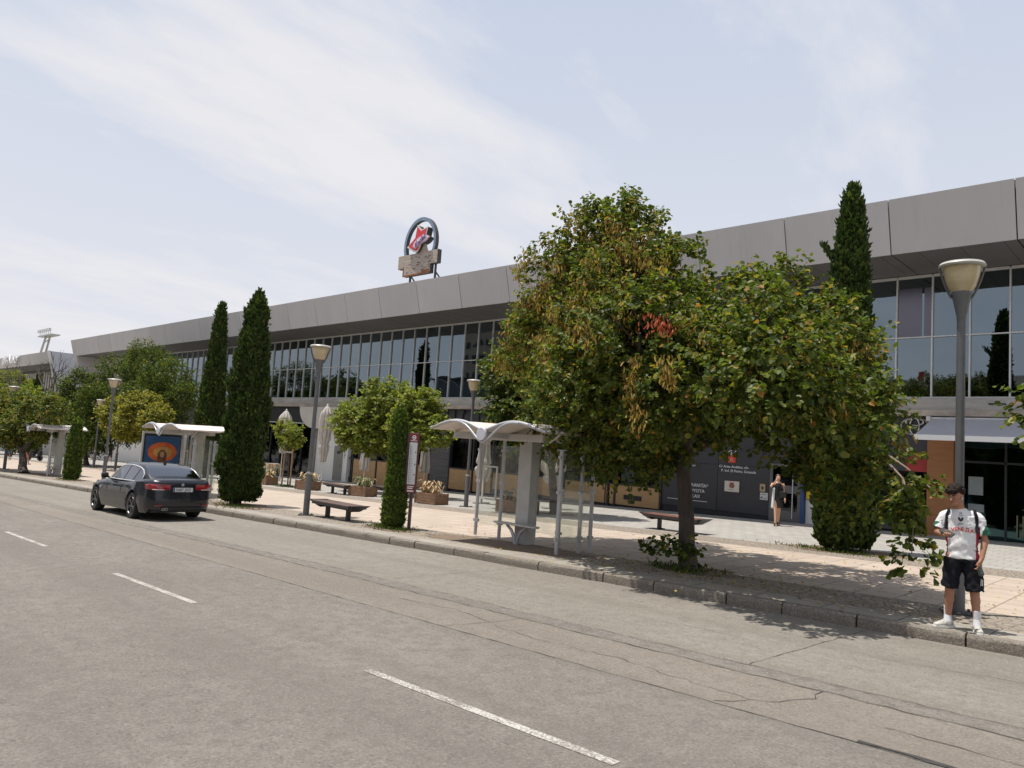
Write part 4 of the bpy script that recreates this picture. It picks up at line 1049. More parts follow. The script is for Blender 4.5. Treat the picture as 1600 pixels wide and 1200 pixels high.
M_pb = mat('poster_blue', (0.025,0.10,0.24), 0.4, var=0.3, scale=1.5, world=False)
M_po = mat('poster_orange_red', (0.62,0.13,0.035), 0.4, var=0.3, scale=3, world=False)
M_py = mat('poster_ochre', (0.55,0.33,0.10), 0.4, var=0.3, scale=4, world=False)
M_pn = mat('poster_dark_brown', (0.13,0.05,0.03), 0.4, var=0.4, scale=4, world=False)
px_ = -1.86
mb = MB(); mb.box(px_-0.08,px_,-1.38,-1.32,0,2.3); mb.box(px_-0.08,px_,0.16,0.22,0,2.3); mb.box(px_-0.08,px_,-1.32,0.16,2.22,2.3); mb.box(px_-0.08,px_,-1.32,0.16,0.25,0.33)
pf = mb.build('poster_case', M_shelC, sh2)
mb = MB(); mb.box(px_-0.05,px_-0.03,-1.32,0.16,0.33,2.22); mb.build('poster_border', M_plinth, pf)
mb = MB(); mb.box(px_-0.03,px_-0.02,-1.24,0.08,0.42,2.13); mb.build('poster', M_pb, pf)
mb = MB(); mb.prism([(-0.58+0.56*math.cos(a), 1.52+0.38*math.sin(a)) for a in np.linspace(0,2*PI,26)[:-1]], px_-0.02, px_-0.014, 'x'); mb.build('poster_print', M_po, pf)
mb = MB(); mb.prism([(-0.56+0.36*math.cos(a), 1.50+0.22*math.sin(a)) for a in np.linspace(0,2*PI,22)[:-1]], px_-0.014, px_-0.010, 'x'); mb.build('poster_print', M_py, pf)
mb = MB(); mb.prism([(-0.9,0.45),(-0.2,0.45),(-0.30,0.9),(-0.42,1.12),(-0.40,1.45),(-0.52,1.6),(-0.66,1.6),(-0.76,1.45),(-0.74,1.12),(-0.84,0.9)], px_-0.010, px_-0.006, 'x'); mb.build('poster_print', M_pn, pf)
mb = MB(); mb.prism([(-0.58+0.085*math.cos(a), 1.42+0.12*math.sin(a)) for a in np.linspace(0,2*PI,14)[:-1]], px_-0.006, px_-0.003, 'x'); mb.build('poster_print', mat('poster_skin',(0.45,0.25,0.15),0.5,var=0.1), pf)

# ------------------------------------------------------------------ the car
M_paint_c = mat('dusty_dark_car_paint', (0.0095,0.0105,0.016), 0.26, 0.1, var=0.25, scale=3, coat=0.4, world=False)
M_cglass = glassmat('tinted_car_glass', (0.21,0.215,0.235), 0.06, 0.0)
M_rub = mat('tyre_rubber', (0.018,0.018,0.019), 0.85, var=0.1)
M_rim = mat('dark_alloy', (0.16,0.155,0.15), 0.35, 0.7, var=0)
M_blk = mat('black_plastic', (0.012,0.012,0.013), 0.5, var=0)
M_tail = mat('red_tail_lamp', (0.30,0.006,0.015), 0.12, var=0.35, scale=14, coat=1.0, world=False)
M_plate = mat('number_plate_white', (0.62,0.63,0.66), 0.4, var=0)
car = thing('parked_car', 'dusty dark saloon car parked by the kerb, seen from behind', 'car', (-20.86,8.40,gz(-20.86,0.002)))
car.rotation_euler = (0, 0.026, PI); car.scale = (0.955,0.975,1.0)
def I_(x, a, b): return float(np.interp(x, a, b))
RA, FA, RW = 0.0, 2.97, 0.345
def hw(x): return I_(x, [-1.10,-1.06,-0.98,-0.85,-0.6,-0.2,0.4,2.4,3.0,3.35,3.55,3.70,3.78], [0.60,0.71,0.80,0.865,0.905,0.925,0.93,0.925,0.92,0.88,0.82,0.70,0.55])
def zd_(x): return I_(x, [-1.10,-1.07,-1.0,-0.8,-0.5,0,0.6,1.6,2.2,2.8,3.3,3.6,3.78], [0.98,1.04,1.065,1.08,1.085,1.05,1.0,0.985,0.98,0.93,0.85,0.75,0.62])
def sect(x):
    w_ = hw(x); zt = zd_(x); zb_ = 0.20
    if x < -0.9: zb_ = 0.30 
    if x > 3.5: zb_ = 0.22
    for xa in (RA, FA):
        dx = abs(x-xa)
        if dx < 0.40: zb_ = max(zb_, 0.345+math.sqrt(max(0, 0.40**2-dx*dx)))
    raw = [(0.93,0.20),(0.975,0.32),(1.0,0.46),(0.995,0.62),(0.985,0.76),(0.955,zt-0.085),(0.90,zt-0.035),(0.80,zt-0.008),(0.5,zt+0.008),(0.0,zt+0.014)]
    out = []
    for k, (f, z) in enumerate(raw):
        if k <= 4: z = max(z, zb_+0.012*k)
        if k == 5: z = max(z, zb_+0.07)
        out.append((f*w_, z))
    if x < -0.98:    # rear face leans: lower bumper sticks out
        pass
    return out
xs2 = sorted(set([round(v,3) for v in np.arange(-1.10,3.781,0.065)] + [-1.10,-1.085,-1.06,-1.02,3.78]))
vs = []; fs = []; K = 10
for x in xs2:
    s_ = sect(x)
    for (y, z) in s_: 
        xo = x
        if x <= -1.02: xo = x - 0.045*math.exp(-((z-0.50)/0.16)**2) + (0.03*(z-0.9)/0.2 if z > 0.9 else 0)
        vs.append((xo, y, z))
    for (y, z) in reversed(s_[:-1]):
        xo = x
        if x <= -1.02: xo = x - 0.045*math.exp(-((z-0.50)/0.16)**2) + (0.03*(z-0.9)/0.2 if z > 0.9 else 0)
        vs.append((xo, -y, z))
N_ = 2*K-1
for i in range(len(xs2)-1):
    for k in range(N_-1): fs.append((i*N_+k, i*N_+k+1, (i+1)*N_+k+1, (i+1)*N_+k))
# end faces as horizontal bands so they follow the profile
for e in (0, len(xs2)-1):
    for k in range(K-1):
        a = e*N_+k; b = e*N_+k+1; c = e*N_+(N_-2-k); d = e*N_+(N_-1-k)
        fs.append((a,b,c,d) if b != c else (a,b,d))
mb = MB(); mb.add(vs, fs); body = mb.build('body', M_paint_c, car, smooth=38)
mb = MB(); mb.box(-0.98,3.6,-0.72,0.72,0.22,0.72); mb.build('underbody', M_blk, car)
def ztop(x): return I_(x, [-0.62,-0.4,-0.1,0.12,0.35,0.7,1.1,1.4,1.75,2.0,2.25], [1.085,1.20,1.335,1.405,1.445,1.465,1.465,1.44,1.30,1.15,1.00])
def gsect(x, off=0.0):
    zt = ztop(x); zb0 = min(0.965, zt-0.05)
    yb_ = 0.865*I_(x,[-0.62,-0.3,0.3,1.6,2.25],[0.86,0.95,1.0,1.0,0.93])
    def ys(z): return yb_ - (z-0.965)*0.47
    zs_ = zt-0.055
    if zs_ < zb0: zs_ = zb0
    return [(ys(zb0)+off, zb0), ((ys(zb0)+ys(zs_))/2+off, (zb0+zs_)/2), (ys(zs_)+off, zs_), (ys(zs_)-0.055+off*0.6, zt-0.012+off*0.8), ((ys(zs_)-0.055)*0.55, zt+0.008+off), (0, zt+0.014+off)]
gx = list(np.linspace(-0.62,2.25,42)); vs = []; fs = []; K2 = 6; N2 = 11
for x in gx:
    s_ = gsect(x); vs += [(x,y,z) for y,z in s_] + [(x,-y,z) for y,z in reversed(s_[:-1])]
for i in range(len(gx)-1):
    for k in range(N2-1): fs.append((i*N2+k, i*N2+k+1, (i+1)*N2+k+1, (i+1)*N2+k))
fs.append(tuple(range(N2))); fs.append(tuple(reversed(range((len(gx)-1)*N2, len(gx)*N2))))
mb = MB(); mb.add(vs, fs); mb.build('roof', M_paint_c, car, smooth=45)
def screen(name, xa, xb, inset):
    vs = []; fs = []; n_ = 10; mcols = 13
    for i in range(n_+1):
        x = xa+(xb-xa)*i/n_; s_ = gsect(x, 0.006)
        ymax = s_[3][0]-inset; full = s_[3:6]
        for j in range(mcols):
            y = -ymax + 2*ymax*j/(mcols-1); ay = abs(y)
            z = np.interp(ay, [0, full[1][0], full[0][0]], [full[2][1], full[1][1], full[0][1]])
            vs.append((x, y, float(z)))
    for i in range(n_):
        for j in range(mcols-1): fs.append((i*mcols+j, i*mcols+j+1, (i+1)*mcols+j+1, (i+1)*mcols+j))
    mb = MB(); mb.add(vs, fs); return mb.build(name, M_cglass, car, smooth=60, fixn=False)
screen('rear_window', -0.55, 0.13, 0.02); screen('windscreen', 1.46, 2.18, 0.02)
def side_pt(x, z, s_, off=0.008):
    yb_ = 0.865*I_(x,[-0.62,-0.3,0.3,1.6,2.25],[0.86,0.95,1.0,1.0,0.93])
    return (x, s_*(yb_-(z-0.965)*0.47+off), z)
wins = [('side_window',[(1.98,1.00),(1.40,1.345),(1.12,1.375),(0.86,1.38),(0.90,1.00)]),('side_window',[(0.84,1.00),(0.80,1.38),(0.45,1.365),(0.12,1.33),(0.22,1.00)]),('quarter_window',[(0.16,1.00),(0.07,1.32),(-0.10,1.27),(-0.26,1.17),(-0.29,1.06),(-0.20,1.0)])]
for s_ in (-1,1):
    for nm, P in wins:
        mb = MB(); mb.add([side_pt(x,z,s_) for x,z in P], [tuple(range(len(P)))]); mb.build(nm, M_cglass, car, fixn=False)
    P = [(2.02,0.985),(1.42,1.36),(1.12,1.39),(0.8,1.395),(0.45,1.382),(0.12,1.345),(-0.12,1.285),(-0.29,1.18),(-0.325,1.06),(-0.22,0.985),(0.5,0.983),(1.2,0.983),(2.02,0.985)]
    mb = MB(); mb.tube([side_pt(x,z,s_,0.012) for x,z in P], 0.014, 6, caps=False); mb.build('window_trim', mat('bright_trim',(0.75,0.75,0.75),0.3,0.3,var=0), car, smooth=60)
    mb = MB(); mb.tube([(2.05,s_*0.86,1.0),(2.0,s_*0.97,1.04)],0.03,8); mb.lathe([(0,-0.10),(0.07,-0.085),(0.085,0),(0.07,0.085),(0,0.10)],14,T=Matrix.Translation((1.98,s_*1.0,1.06))@Matrix.Rotation(PI/2,4,'X')@Matrix.Scale(0.75,4,(1,0,0))); mb.build('wing_mirror', M_blk, car, smooth=50)
    for xh in (0.38,1.42):
        mb = MB(); mb.box(xh,xh+0.2,s_*0.93-0.012,s_*0.93+0.02,0.80,0.83); mb.build('door_handle', M_paint_c, car, bevel=0.008)
    mb = MB()
    for P in ([(0.86,0.95),(0.88,0.6),(0.88,0.28)],[(1.98,0.93),(2.02,0.6),(2.0,0.28)],[(0.0,0.92),(0.12,0.86),(0.42,0.60),(0.46,0.35)]):
        mb.tube([(x, s_*(hw(x)*(0.99 if z > 0.4 else 0.962)+0.001), z) for x, z in P], 0.004, 4)
    mb.build('door_gap', M_blk, car)
    mb = MB(); mb.box(2.42,2.55,s_*0.92-0.01,s_*0.92+0.012,0.70,0.735); mb.build('side_badge', M_chrome, car)
    # tail lamp wraps the corner
    L = []; 
    for x in (-0.80,-0.92,-1.0,-1.06,-1.10): L.append((x, hw(x)*0.992))
    L += [(-1.108,0.55),(-1.112,0.44),(-1.112,0.36)]
    vs = []; fs = []
    for i, (x, y) in enumerate(L):
        k = i/(len(L)-1); zt_ = 0.955-0.02*abs(k-0.4); zb_ = 0.80+0.015*k + (0.03 if i == 0 else 0)
        n2_ = Vector((-0.5-1.0*(i>3), 1.0*(i<6), 0)).normalized()*0.014
        ox, oy = n2_.x, n2_.y
        vs += [(x-0.02, s_*(y-0.02), zt_-0.0), (x+ox, s_*(y+oy), zt_-0.012), (x+ox, s_*(y+oy), zb_+0.012), (x-0.02, s_*(y-0.02), zb_)]
    for i in range(len(L)-1):
        for q in range(3): fs.append((i*4+q,(i+1)*4+q,(i+1)*4+q+1,i*4+q+1))
    fs.append((0,1,2,3)); e = (len(L)-1)*4; fs.append((e+3,e+2,e+1,e))
    mb = MB(); mb.add(vs, fs); tl = mb.build('tail_lamp', M_tail, car, smooth=50)
    mb = MB(); mb.tube([(-1.04,s_*0.775,0.815),(-1.10,s_*0.66,0.812),(-1.128,s_*0.5,0.815)],0.011,6); mb.build('lamp_strip', mat('pale_lamp_strip',(0.7,0.6,0.6),0.3,var=0), tl)
    mb = MB(); mb.box(-1.165,-1.14,s_*0.62-0.09,s_*0.62+0.09,0.40,0.425); mb.build('reflector', M_tail, car)
    for xa in (RA, FA):
        T_ = Matrix.Translation((xa, s_*0.795, RW)) @ Matrix.Rotation(-s_*PI/2, 4, 'X')
        W = bpy.data.objects.new('wheel', None); COL.objects.link(W); W.parent = car
        mb = MB(); mb.lathe([(0.235,-0.12),(0.31,-0.125),(0.34,-0.10),(0.345,0),(0.34,0.10),(0.31,0.125),(0.245,0.12),(0.235,0.09),(0.235,-0.12)],36,T=T_,cap=False); mb.build('tyre', M_rub, W, smooth=35)
        mb = MB(); mb.lathe([(0.235,0.09),(0.228,0.05),(0.20,0.02),(0.0,0.01)],36,T=T_,cap=False); rimo = mb.build('rim_dish', M_blk, W, smooth=40)
        mb = MB(); mb.lathe([(0.226,0.100),(0.232,0.118),(0.248,0.122),(0.252,0.112)],36,T=T_,cap=False)
        mb.lathe([(0.0,0.105),(0.055,0.10),(0.06,0.06)],16,T=T_)
        for k in range(5):
            for d in (-0.16,0.16):
                a = 2*PI*k/5+0.3; p0 = Vector((0.04*math.cos(a),0.04*math.sin(a),0.085)); p1 = Vector((0.235*math.cos(a+d),0.235*math.sin(a+d),0.108))
                mb.tube([T_@p0, T_@p1], [0.016,0.012], 5)
        mb.build('rim', M_rim, W, smooth=40)
mb = MB(); mb.box(-1.128,-1.112,-0.30,0.30,0.755,0.872); mb.build('plate_recess', M_blk, car)
mb = MB(); mb.box(-1.142,-1.129,-0.26,0.26,0.76,0.868); pl = mb.build('number_plate', M_plate, car)
mb = MB(); mb.box(-1.145,-1.142,0.222,0.258,0.763,0.865); mb.build('plate_band', M_blue, pl)
text('3687 JXD', 0.105, (-1.146,0.20,0.778), M_blk, pl, 'plate_text', 0.002, 'LEFT', rot=(PI/2,0,-PI/2))
mb = MB(); mb.lathe([(0,0),(0.038,0),(0.038,0.012),(0,0.014)],20,T=Matrix.Translation((-1.088,0,0.945))@Matrix.Rotation(-PI/2,4,'Y')); em = mb.build('emblem', M_chrome, car)
mb = MB(); mb.box(-1.106,-1.100,0.0,0.025,0.946,0.97); mb.box(-1.106,-1.100,-0.025,0.0,0.92,0.945); mb.build('emblem_quarters', mat('emblem_blue',(0.05,0.2,0.5),0.4,var=0), em)
text('520d', 0.055, (-1.098,-0.38,0.925), M_chrome, car, 'badge_lettering', 0.003, 'LEFT', rot=(PI/2,0,-PI/2))
mb = MB(); mb.box(-1.16,-1.1,-0.55,0.55,0.30,0.36); mb.build('rear_valance', M_blk, car)
mb = MB()
for yy in (0.50,0.42): mb.lathe([(0.03,0),(0.038,0),(0.038,0.08),(0.03,0.08),(0.03,0)],16,T=Matrix.Translation((-1.10,yy,0.315))@Matrix.Rotation(-PI/2,4,'Y'))
mb.build('exhaust', M_chrome, car, smooth=40)
mb = MB(); mb.prism([(0.20,1.44),(0.38,1.455),(0.22,1.51)], -0.02, 0.02, 'y'); mb.build('antenna_fin', M_blk, car)
mb = MB(); mb.tube([(-1.10,-0.62,1.0),(-1.115,-0.3,0.995),(-1.115,0.3,0.995),(-1.10,0.62,1.0)],0.006,4); mb.tube([(-1.10,-0.66,0.70),(-1.11,0,0.70),(-1.10,0.66,0.70)],0.005,4); mb.build('boot_gap', M_blk, car)
BLOBS={
'main':[(-9.6,12.8,6.23,0.95),(-10.84,13.2,5.39,1.32),(-8.39,12.0,5.02,1.21),(-11.49,13.5,4.25,1.23),(-8.83,12.2,3.71,1.56),(-7.14,11.6,3.83,1.28),(-10.24,12.8,2.82,0.99),(-8.02,12.0,2.68,0.98),(-9.92,12.6,6.78,0.64),(-8.82,12.5,6.56,0.56),(-7.62,12.4,5.16,0.53),(-6.22,12.2,4.63,0.81),(-5.46,12.6,4.64,0.79),(-4.77,12.6,3.88,0.92),(-5.19,11.3,3.72,0.94),(-4.48,12.6,3.22,0.76),(-6.35,11.6,3.35,0.84),(-4.8,11.8,2.89,0.64),(-4.17,12.4,2.48,0.66),(-3.68,12.0,2.02,0.35),(-4.44,12.4,1.95,0.5)],
'main2':[(-4.92,10.3,3.48,0.66),(-5.76,10.4,3.62,0.66),(-4.23,10.6,3.22,0.53),(-7.18,10.6,4.14,0.88),(-8.49,11.0,3.8,0.87),(-6.81,14.2,4.83,0.76),(-5.57,14.4,4.15,0.72),(-8.77,14.2,4.96,0.94),(-10.83,14.8,5.85,1.21),(-7.62,14.2,3.65,0.89),(-3.58,10.8,2.87,0.38),(-4.79,10.5,4.22,0.4),(-3.83,10.4,2.74,0.35),(-6.61,10.6,3.03,0.64),(-4.48,9.5,3.1,0.43),(-4.18,9.8,3.39,0.42),(-5.11,9.7,3.27,0.42),(-6.05,12.0,2.85,0.42),(-5.29,12.3,2.67,0.41)],
'mainlow':[(-3.11,11.4,1.58,0.21),(-2.96,11.2,1.08,0.16),(-2.98,11.1,0.83,0.14),(-3.34,11.6,1.47,0.26),(-2.98,11.5,1.86,0.16),(-4.75,12.0,2.08,0.27),(-7.23,12.0,2.34,0.33),(-9.34,12.6,2.15,0.47)],
'treeB':[(-18.91,20.0,4.68,1.15),(-18.1,20.0,3.49,1.4),(-18.77,19.6,3.4,0.89),(-17.07,20.5,4.47,1.62),(-18.11,20.5,5.92,1.31),(-16.19,20.3,2.63,0.89),(-18.02,20.0,2.55,0.65)],
'tree2':[(-31.0,21.5,2.77,1.09),(-29.4,22.0,3.53,1.25),(-26.91,22.0,3.26,1.13),(-25.46,22.0,2.56,0.58),(-27.16,21.7,2.58,0.95),(-29.49,21.6,2.41,0.93),(-32.1,21.5,2.64,0.59)],
'sapling':[(-35.45,20.1,2.23,0.47),(-34.86,20.2,1.92,0.5),(-35.33,20.2,1.63,0.34)],
'treeC':[(-60.79,22.0,6.47,1.81),(-66.0,22.0,5.28,2.03),(-56.04,22.0,4.91,1.8),(-58.67,22.0,3.46,2.2),(-53.27,22.0,4.19,0.78),(-63.67,22.0,2.39,1.76)],
'treeD':[(-53.92,18.0,2.5,1.04),(-49.99,18.0,2.77,1.07),(-47.28,18.0,2.41,0.71),(-51.4,18.0,1.91,0.92)],
'treeE':[(-66.24,19.0,4.69,1.24),(-68.02,19.0,2.86,1.57),(-61.98,19.0,3.42,1.27),(-64.27,19.0,1.4,1.5),(-61.16,19.0,1.0,1.16),(-70.18,19.0,1.76,1.07)],
'treeF':[(-50.59,11.2,2.02,1.19),(-46.27,11.4,2.29,0.9),(-43.44,11.4,2.49,0.53),(-48.21,11.2,1.35,1.07),(-52.42,11.0,1.6,0.99),(-45.34,11.4,1.51,0.68)],
'treeG':[(-100.62,22.0,4.62,2.22),(-105.81,22.0,3.1,2.31),(-92.15,22.0,3.55,1.65)],
'treeR':[(-1.55,11.0,2.99,0.16),(-1.18,11.6,2.48,0.44),(-1.55,11.0,2.69,0.11),(-0.96,11.6,3.28,0.55),(-1.16,11.4,2.01,0.31)],
}
# ------------------------------------------------------------------ vegetation
def leafmat(name, cols, rough=0.5, transl=0.36, spec=0.28):
    m_ = bpy.data.materials.new(name); m_.use_nodes = True
    t = m_.node_tree; b = t.nodes['Principled BSDF']; o = t.nodes['Material Output']
    g = nn(t,'ShaderNodeNewGeometry'); r = nn(t,'ShaderNodeValToRGB'); r.color_ramp.interpolation = 'LINEAR'
    els = r.color_ramp.elements
    while len(els) > 1: els.remove(els[0])
    els[0].position = 0; els[0].color = (*cols[0][1],1)
    for p, c in cols[1:]:
        e = els.new(p); e.color = (*c,1)
    t.links.new(g.outputs['Random Per Island'], r.inputs[0])
    t.links.new(r.outputs[0], b.inputs['Base Color']); b.inputs['Roughness'].default_value = rough; b.inputs['Specular IOR Level'].default_value = spec
    tr = nn(t,'ShaderNodeBsdfTranslucent')
    mx = nn(t,'ShaderNodeMix', data_type='RGBA', blend_type='MULTIPLY'); mx.inputs[0].default_value = 1; t.links.new(r.outputs[0], mx.inputs[6]); mx.inputs[7].default_value = (1.6,1.7,0.7,1)
    t.links.new(mx.outputs[2], tr.inputs[0])
    ms = nn(t,'ShaderNodeMixShader'); ms.inputs[0].default_value = transl
    t.links.new(b.outputs[0], ms.inputs[1]); t.links.new(tr.outputs[0], ms.inputs[2]); t.links.new(ms.outputs[0], o.inputs[0])
    return m_
G1,G2,G3,YG,YL,OR,BR = (0.038,0.058,0.013),(0.066,0.096,0.018),(0.112,0.148,0.024),(0.21,0.205,0.032),(0.32,0.24,0.05),(0.35,0.15,0.045),(0.15,0.08,0.04)
M_leaf = leafmat('judas_leaf', [(0,G1),(0.25,G2),(0.55,G3),(0.75,(0.12,0.15,0.042)),(0.90,YG),(0.975,YL),(1.0,OR)])
M_leafB = leafmat('dark_leaf', [(0,(0.028,0.052,0.018)),(0.5,G2),(0.85,G3),(0.96,YG),(1.0,YL)])
M_leafY = leafmat('yellow_green_leaf', [(0,G3),(0.3,(0.14,0.185,0.035)),(0.7,(0.23,0.26,0.05)),(0.95,(0.34,0.33,0.07)),(1.0,BR)])
M_leafYY = leafmat('yellowing_leaf', [(0,G3),(0.3,(0.16,0.17,0.035)),(0.7,(0.27,0.25,0.05)),(1.0,(0.38,0.30,0.06))])
M_leafO = leafmat('turning_leaf', [(0,G1),(0.35,G2),(0.65,G3),(0.84,YG),(0.95,YL),(1.0,OR)])
M_pod = leafmat('seed_pod', [(0,(0.15,0.07,0.035)),(0.3,(0.30,0.18,0.05)),(0.65,(0.44,0.31,0.08)),(1.0,(0.50,0.40,0.11))], 0.6, 0.25, 0.3)
M_podR = leafmat('red_seed_pod', [(0,(0.40,0.06,0.03)),(1.0,(0.55,0.18,0.10))], 0.6, 0.25, 0.3)
M_bark = mat('dark_bark', (0.050,0.040,0.034), 0.95, var=0.45, scale=7, bump=1.0, bscale=22, stretch=(1,1,0.3), col2=(0.115,0.095,0.08))
M_twig = mat('pale_twig', (0.22,0.17,0.13), 0.9, var=0.3, scale=7)
M_cyp = leafmat('cypress_spray', [(0,(0.026,0.044,0.013)),(0.45,(0.040,0.068,0.017)),(0.8,(0.062,0.098,0.022)),(0.97,(0.095,0.125,0.03)),(1.0,(0.16,0.12,0.06))], 0.65, 0.2, 0.2)
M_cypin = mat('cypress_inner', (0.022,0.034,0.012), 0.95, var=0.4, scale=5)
M_cypY = leafmat('cypress_light_spray', [(0,(0.042,0.070,0.016)),(0.5,(0.080,0.122,0.024)),(1.0,(0.15,0.20,0.042))], 0.65, 0.25, 0.2)

def np_mesh(name, V, F4, mat_, parent=None, smooth=False):
    me = bpy.data.meshes.new(name)
    nv, nf = len(V), len(F4)
    me.vertices.add(nv); me.vertices.foreach_set('co', V.astype(np.float32).ravel())
    me.loops.add(nf*4); me.loops.foreach_set('vertex_index', F4.astype(np.int32).ravel())
    me.polygons.add(nf); me.polygons.foreach_set('loop_start', np.arange(0, nf*4, 4, dtype=np.int32)); me.polygons.foreach_set('loop_total', np.full(nf, 4, dtype=np.int32))
    me.polygons.foreach_set('use_smooth', np.full(nf, smooth))
    me.materials.append(mat_); me.update(calc_edges=True)
    o = bpy.data.objects.new(name, me); COL.objects.link(o)
    if parent: o.parent = parent
    return o
def unit(a): return a/np.maximum(1e-9, np.linalg.norm(a, axis=-1, keepdims=True))
def leaves_np(rng, P, D, Nn, L, wid=0.9, fold=0.18, shape='round'):
    """P base points, D tip directions, Nn normals, L lengths -> verts, faces (two folded quads each)"""
    D = unit(D); Nn = unit(Nn - D*np.sum(Nn*D, 1, keepdims=True)); Sd = np.cross(D, Nn)
    L = L[:,None]
    if shape == 'round':
        tab = [(0.0,0.0,0.0),(0.22,0.40,1),(0.72,0.42,0.9),(1.0,0.0,-0.25),(0.72,-0.42,0.9),(0.22,-0.40,1)]
    elif shape == 'pod':
        tab = [(0.0,0.0,0.0),(0.3,0.11,1),(0.75,0.10,1),(1.0,0.0,0),(0.75,-0.10,1),(0.3,-0.11,1)]
    else:   # pointed
        tab = [(0.0,0.0,0.0),(0.3,0.27,1),(0.65,0.22,1),(1.0,0.0,-0.3),(0.65,-0.22,1),(0.3,-0.27,1)]
    V = np.stack([P + D*L*a + Sd*L*b*wid*1.1 + Nn*L*fold*c*(abs(b) > 0) + (Nn*L*fold*c if b == 0 else 0) for a,b,c in tab], 1)
    n = len(P); base = (np.arange(n)*6)[:,None]
    F = np.concatenate([base+np.array([[0,1,2,3]]), base+np.array([[0,3,4,5]])], 1).reshape(-1,4)
    return V.reshape(-1,3), F
def in_blobs(pts, blobs, k=1.0):
    r = np.full(len(pts), 9.0)
    for b in blobs:
        d = np.sqrt(((pts[:,0]-b[0])**2+(pts[:,1]-b[1])**2+(pts[:,2]-b[2])**2))/(b[3]*k)
        r = np.minimum(r, d)
    return r
def crown_points(rng, blobs, n, lo=0.35, hi=1.02):
    B = np.array(blobs); wgt = B[:,3]**2.2; wgt /= wgt.sum()
    idx = rng.choice(len(B), n, p=wgt)
    d = unit(rng.normal(size=(n,3))); r = lo + (hi-lo)*rng.random(n)**0.45
    ph = B[idx,:3]
    nz = np.array([1+0.34*noise.noise(Vector((dd*1.7).tolist())+Vector((float(i)*3.1,0,0))) for dd, i in zip(d, idx)])
    P = ph + d*(B[idx,3]*r*nz)[:,None]
    return P, d, idx
def crown(t, blobs, origin, n_tw, per, size, m_, seed, tw_len=0.38, shape='round', pods=0, poly_min=None, up=0.25, name='crown', lo=0.35, keep=None):
    rng = np.random.default_rng(seed)
    P, d, idx = crown_points(rng, blobs, n_tw, lo)
    # cull most of what lies deep inside neighbouring blobs
    depth = np.full(len(P), 9.0)
    for b in blobs:
        q = np.linalg.norm(P-np.array(b[:3]), axis=1)/b[3]; depth = np.minimum(depth, q)
    kp = (depth > 0.55) | (rng.random(len(P)) < 0.35)
    fq = 1.6/max(0.6, np.mean([b[3] for b in blobs]))
    dn = np.array([noise.noise(Vector((p*fq).tolist())+Vector((seed*1.3,0,0))) for p in P])
    if len(blobs) > 3 or True: kp &= rng.random(len(P)) < np.clip((0.62+1.9*dn) if len(blobs) > 12 else (0.8+1.3*dn), 0.10, 1.0)
    if poly_min is not None: kp &= P[:,2] > poly_min
    P = P[kp]; d = d[kp]
    n = len(P)
    cz = np.array([b[2] for b in blobs]).mean()
    tw = unit(d*0.8 + rng.normal(size=(n,3))*0.45 + np.array([0,0,up]) + np.array([0,0,1])*np.clip((P[:,2:3]-cz)*0.12, -0.5, 0.4))
    LV = []; LF = []; off = 0
    jj = np.arange(per)
    base = P[:,None,:] + tw[:,None,:]*(tw_len*(jj/per))[None,:,None] - np.array([0,0,1.0])*(0.10*tw_len*(jj/per)**2)[None,:,None]
    base = base.reshape(-1,3) + rng.normal(size=(n*per,3))*size*0.22
    twr = np.repeat(tw, per, 0)
    side = unit(np.cross(twr, np.array([0,0,1.0])+rng.normal(size=(n*per,3))*0.3)); sg = np.tile(np.where(jj % 2 == 0, 1, -1), n)[:,None]
    D = side*sg*0.9 + twr*0.35 + rng.normal(size=(n*per,3))*0.35 + np.array([0,0,-0.45])
    N_ = np.array([0,0,1.0]) + rng.normal(size=(n*per,3))*0.55 + np.repeat(d, per, 0)*0.45
    Lg = size*(0.65+0.6*rng.random(n*per))
    V, F = leaves_np(rng, base, D, N_, Lg, shape=shape)
    o = np_mesh(name, V-np.array(origin), F, m_, t)
    if name == 'suckers': o['kind'] = 'stuff'
    return P, d, rng
def podclusters(t, pts, origin, m_, rng, per=22, size=0.10, name='seed_pods', spread=0.13, drop=0.30):
    n = len(pts)*per
    base = np.repeat(pts, per, 0) + rng.normal(size=(n,3))*spread*np.array([1,1,0.6]) + np.array([0,0,-1.0])*(rng.random((n,1))*drop)
    D = rng.normal(size=(n,3))*0.30 + np.array([0,0,-1.0])
    N_ = rng.normal(size=(n,3)); V, F = leaves_np(rng, base, D, N_, size*(0.7+0.6*rng.random(n)), shape='pod', wid=1.0)
    np_mesh(name, V-np.array(origin), F, m_, t)['kind'] = 'stuff'
def limb(mb, a, b, r0, r1, seed, bend=0.12, n=7, seg=8):
    r_ = random.Random(seed); a = Vector(a); b = Vector(b); L = (b-a).length; P = []; Rr = []
    o1 = Vector((r_.uniform(-1,1),r_.uniform(-1,1),r_.uniform(-.3,.6)))*bend*L
    for i in range(n+1):
        f = i/n; P.append(a.lerp(b,f)+o1*math.sin(PI*f)+Vector((r_.uniform(-1,1),r_.uniform(-1,1),0))*0.012*L*(0<i<n)); Rr.append(r0+(r1-r0)*f**0.8)
    mb.tube(P, Rr, seg)
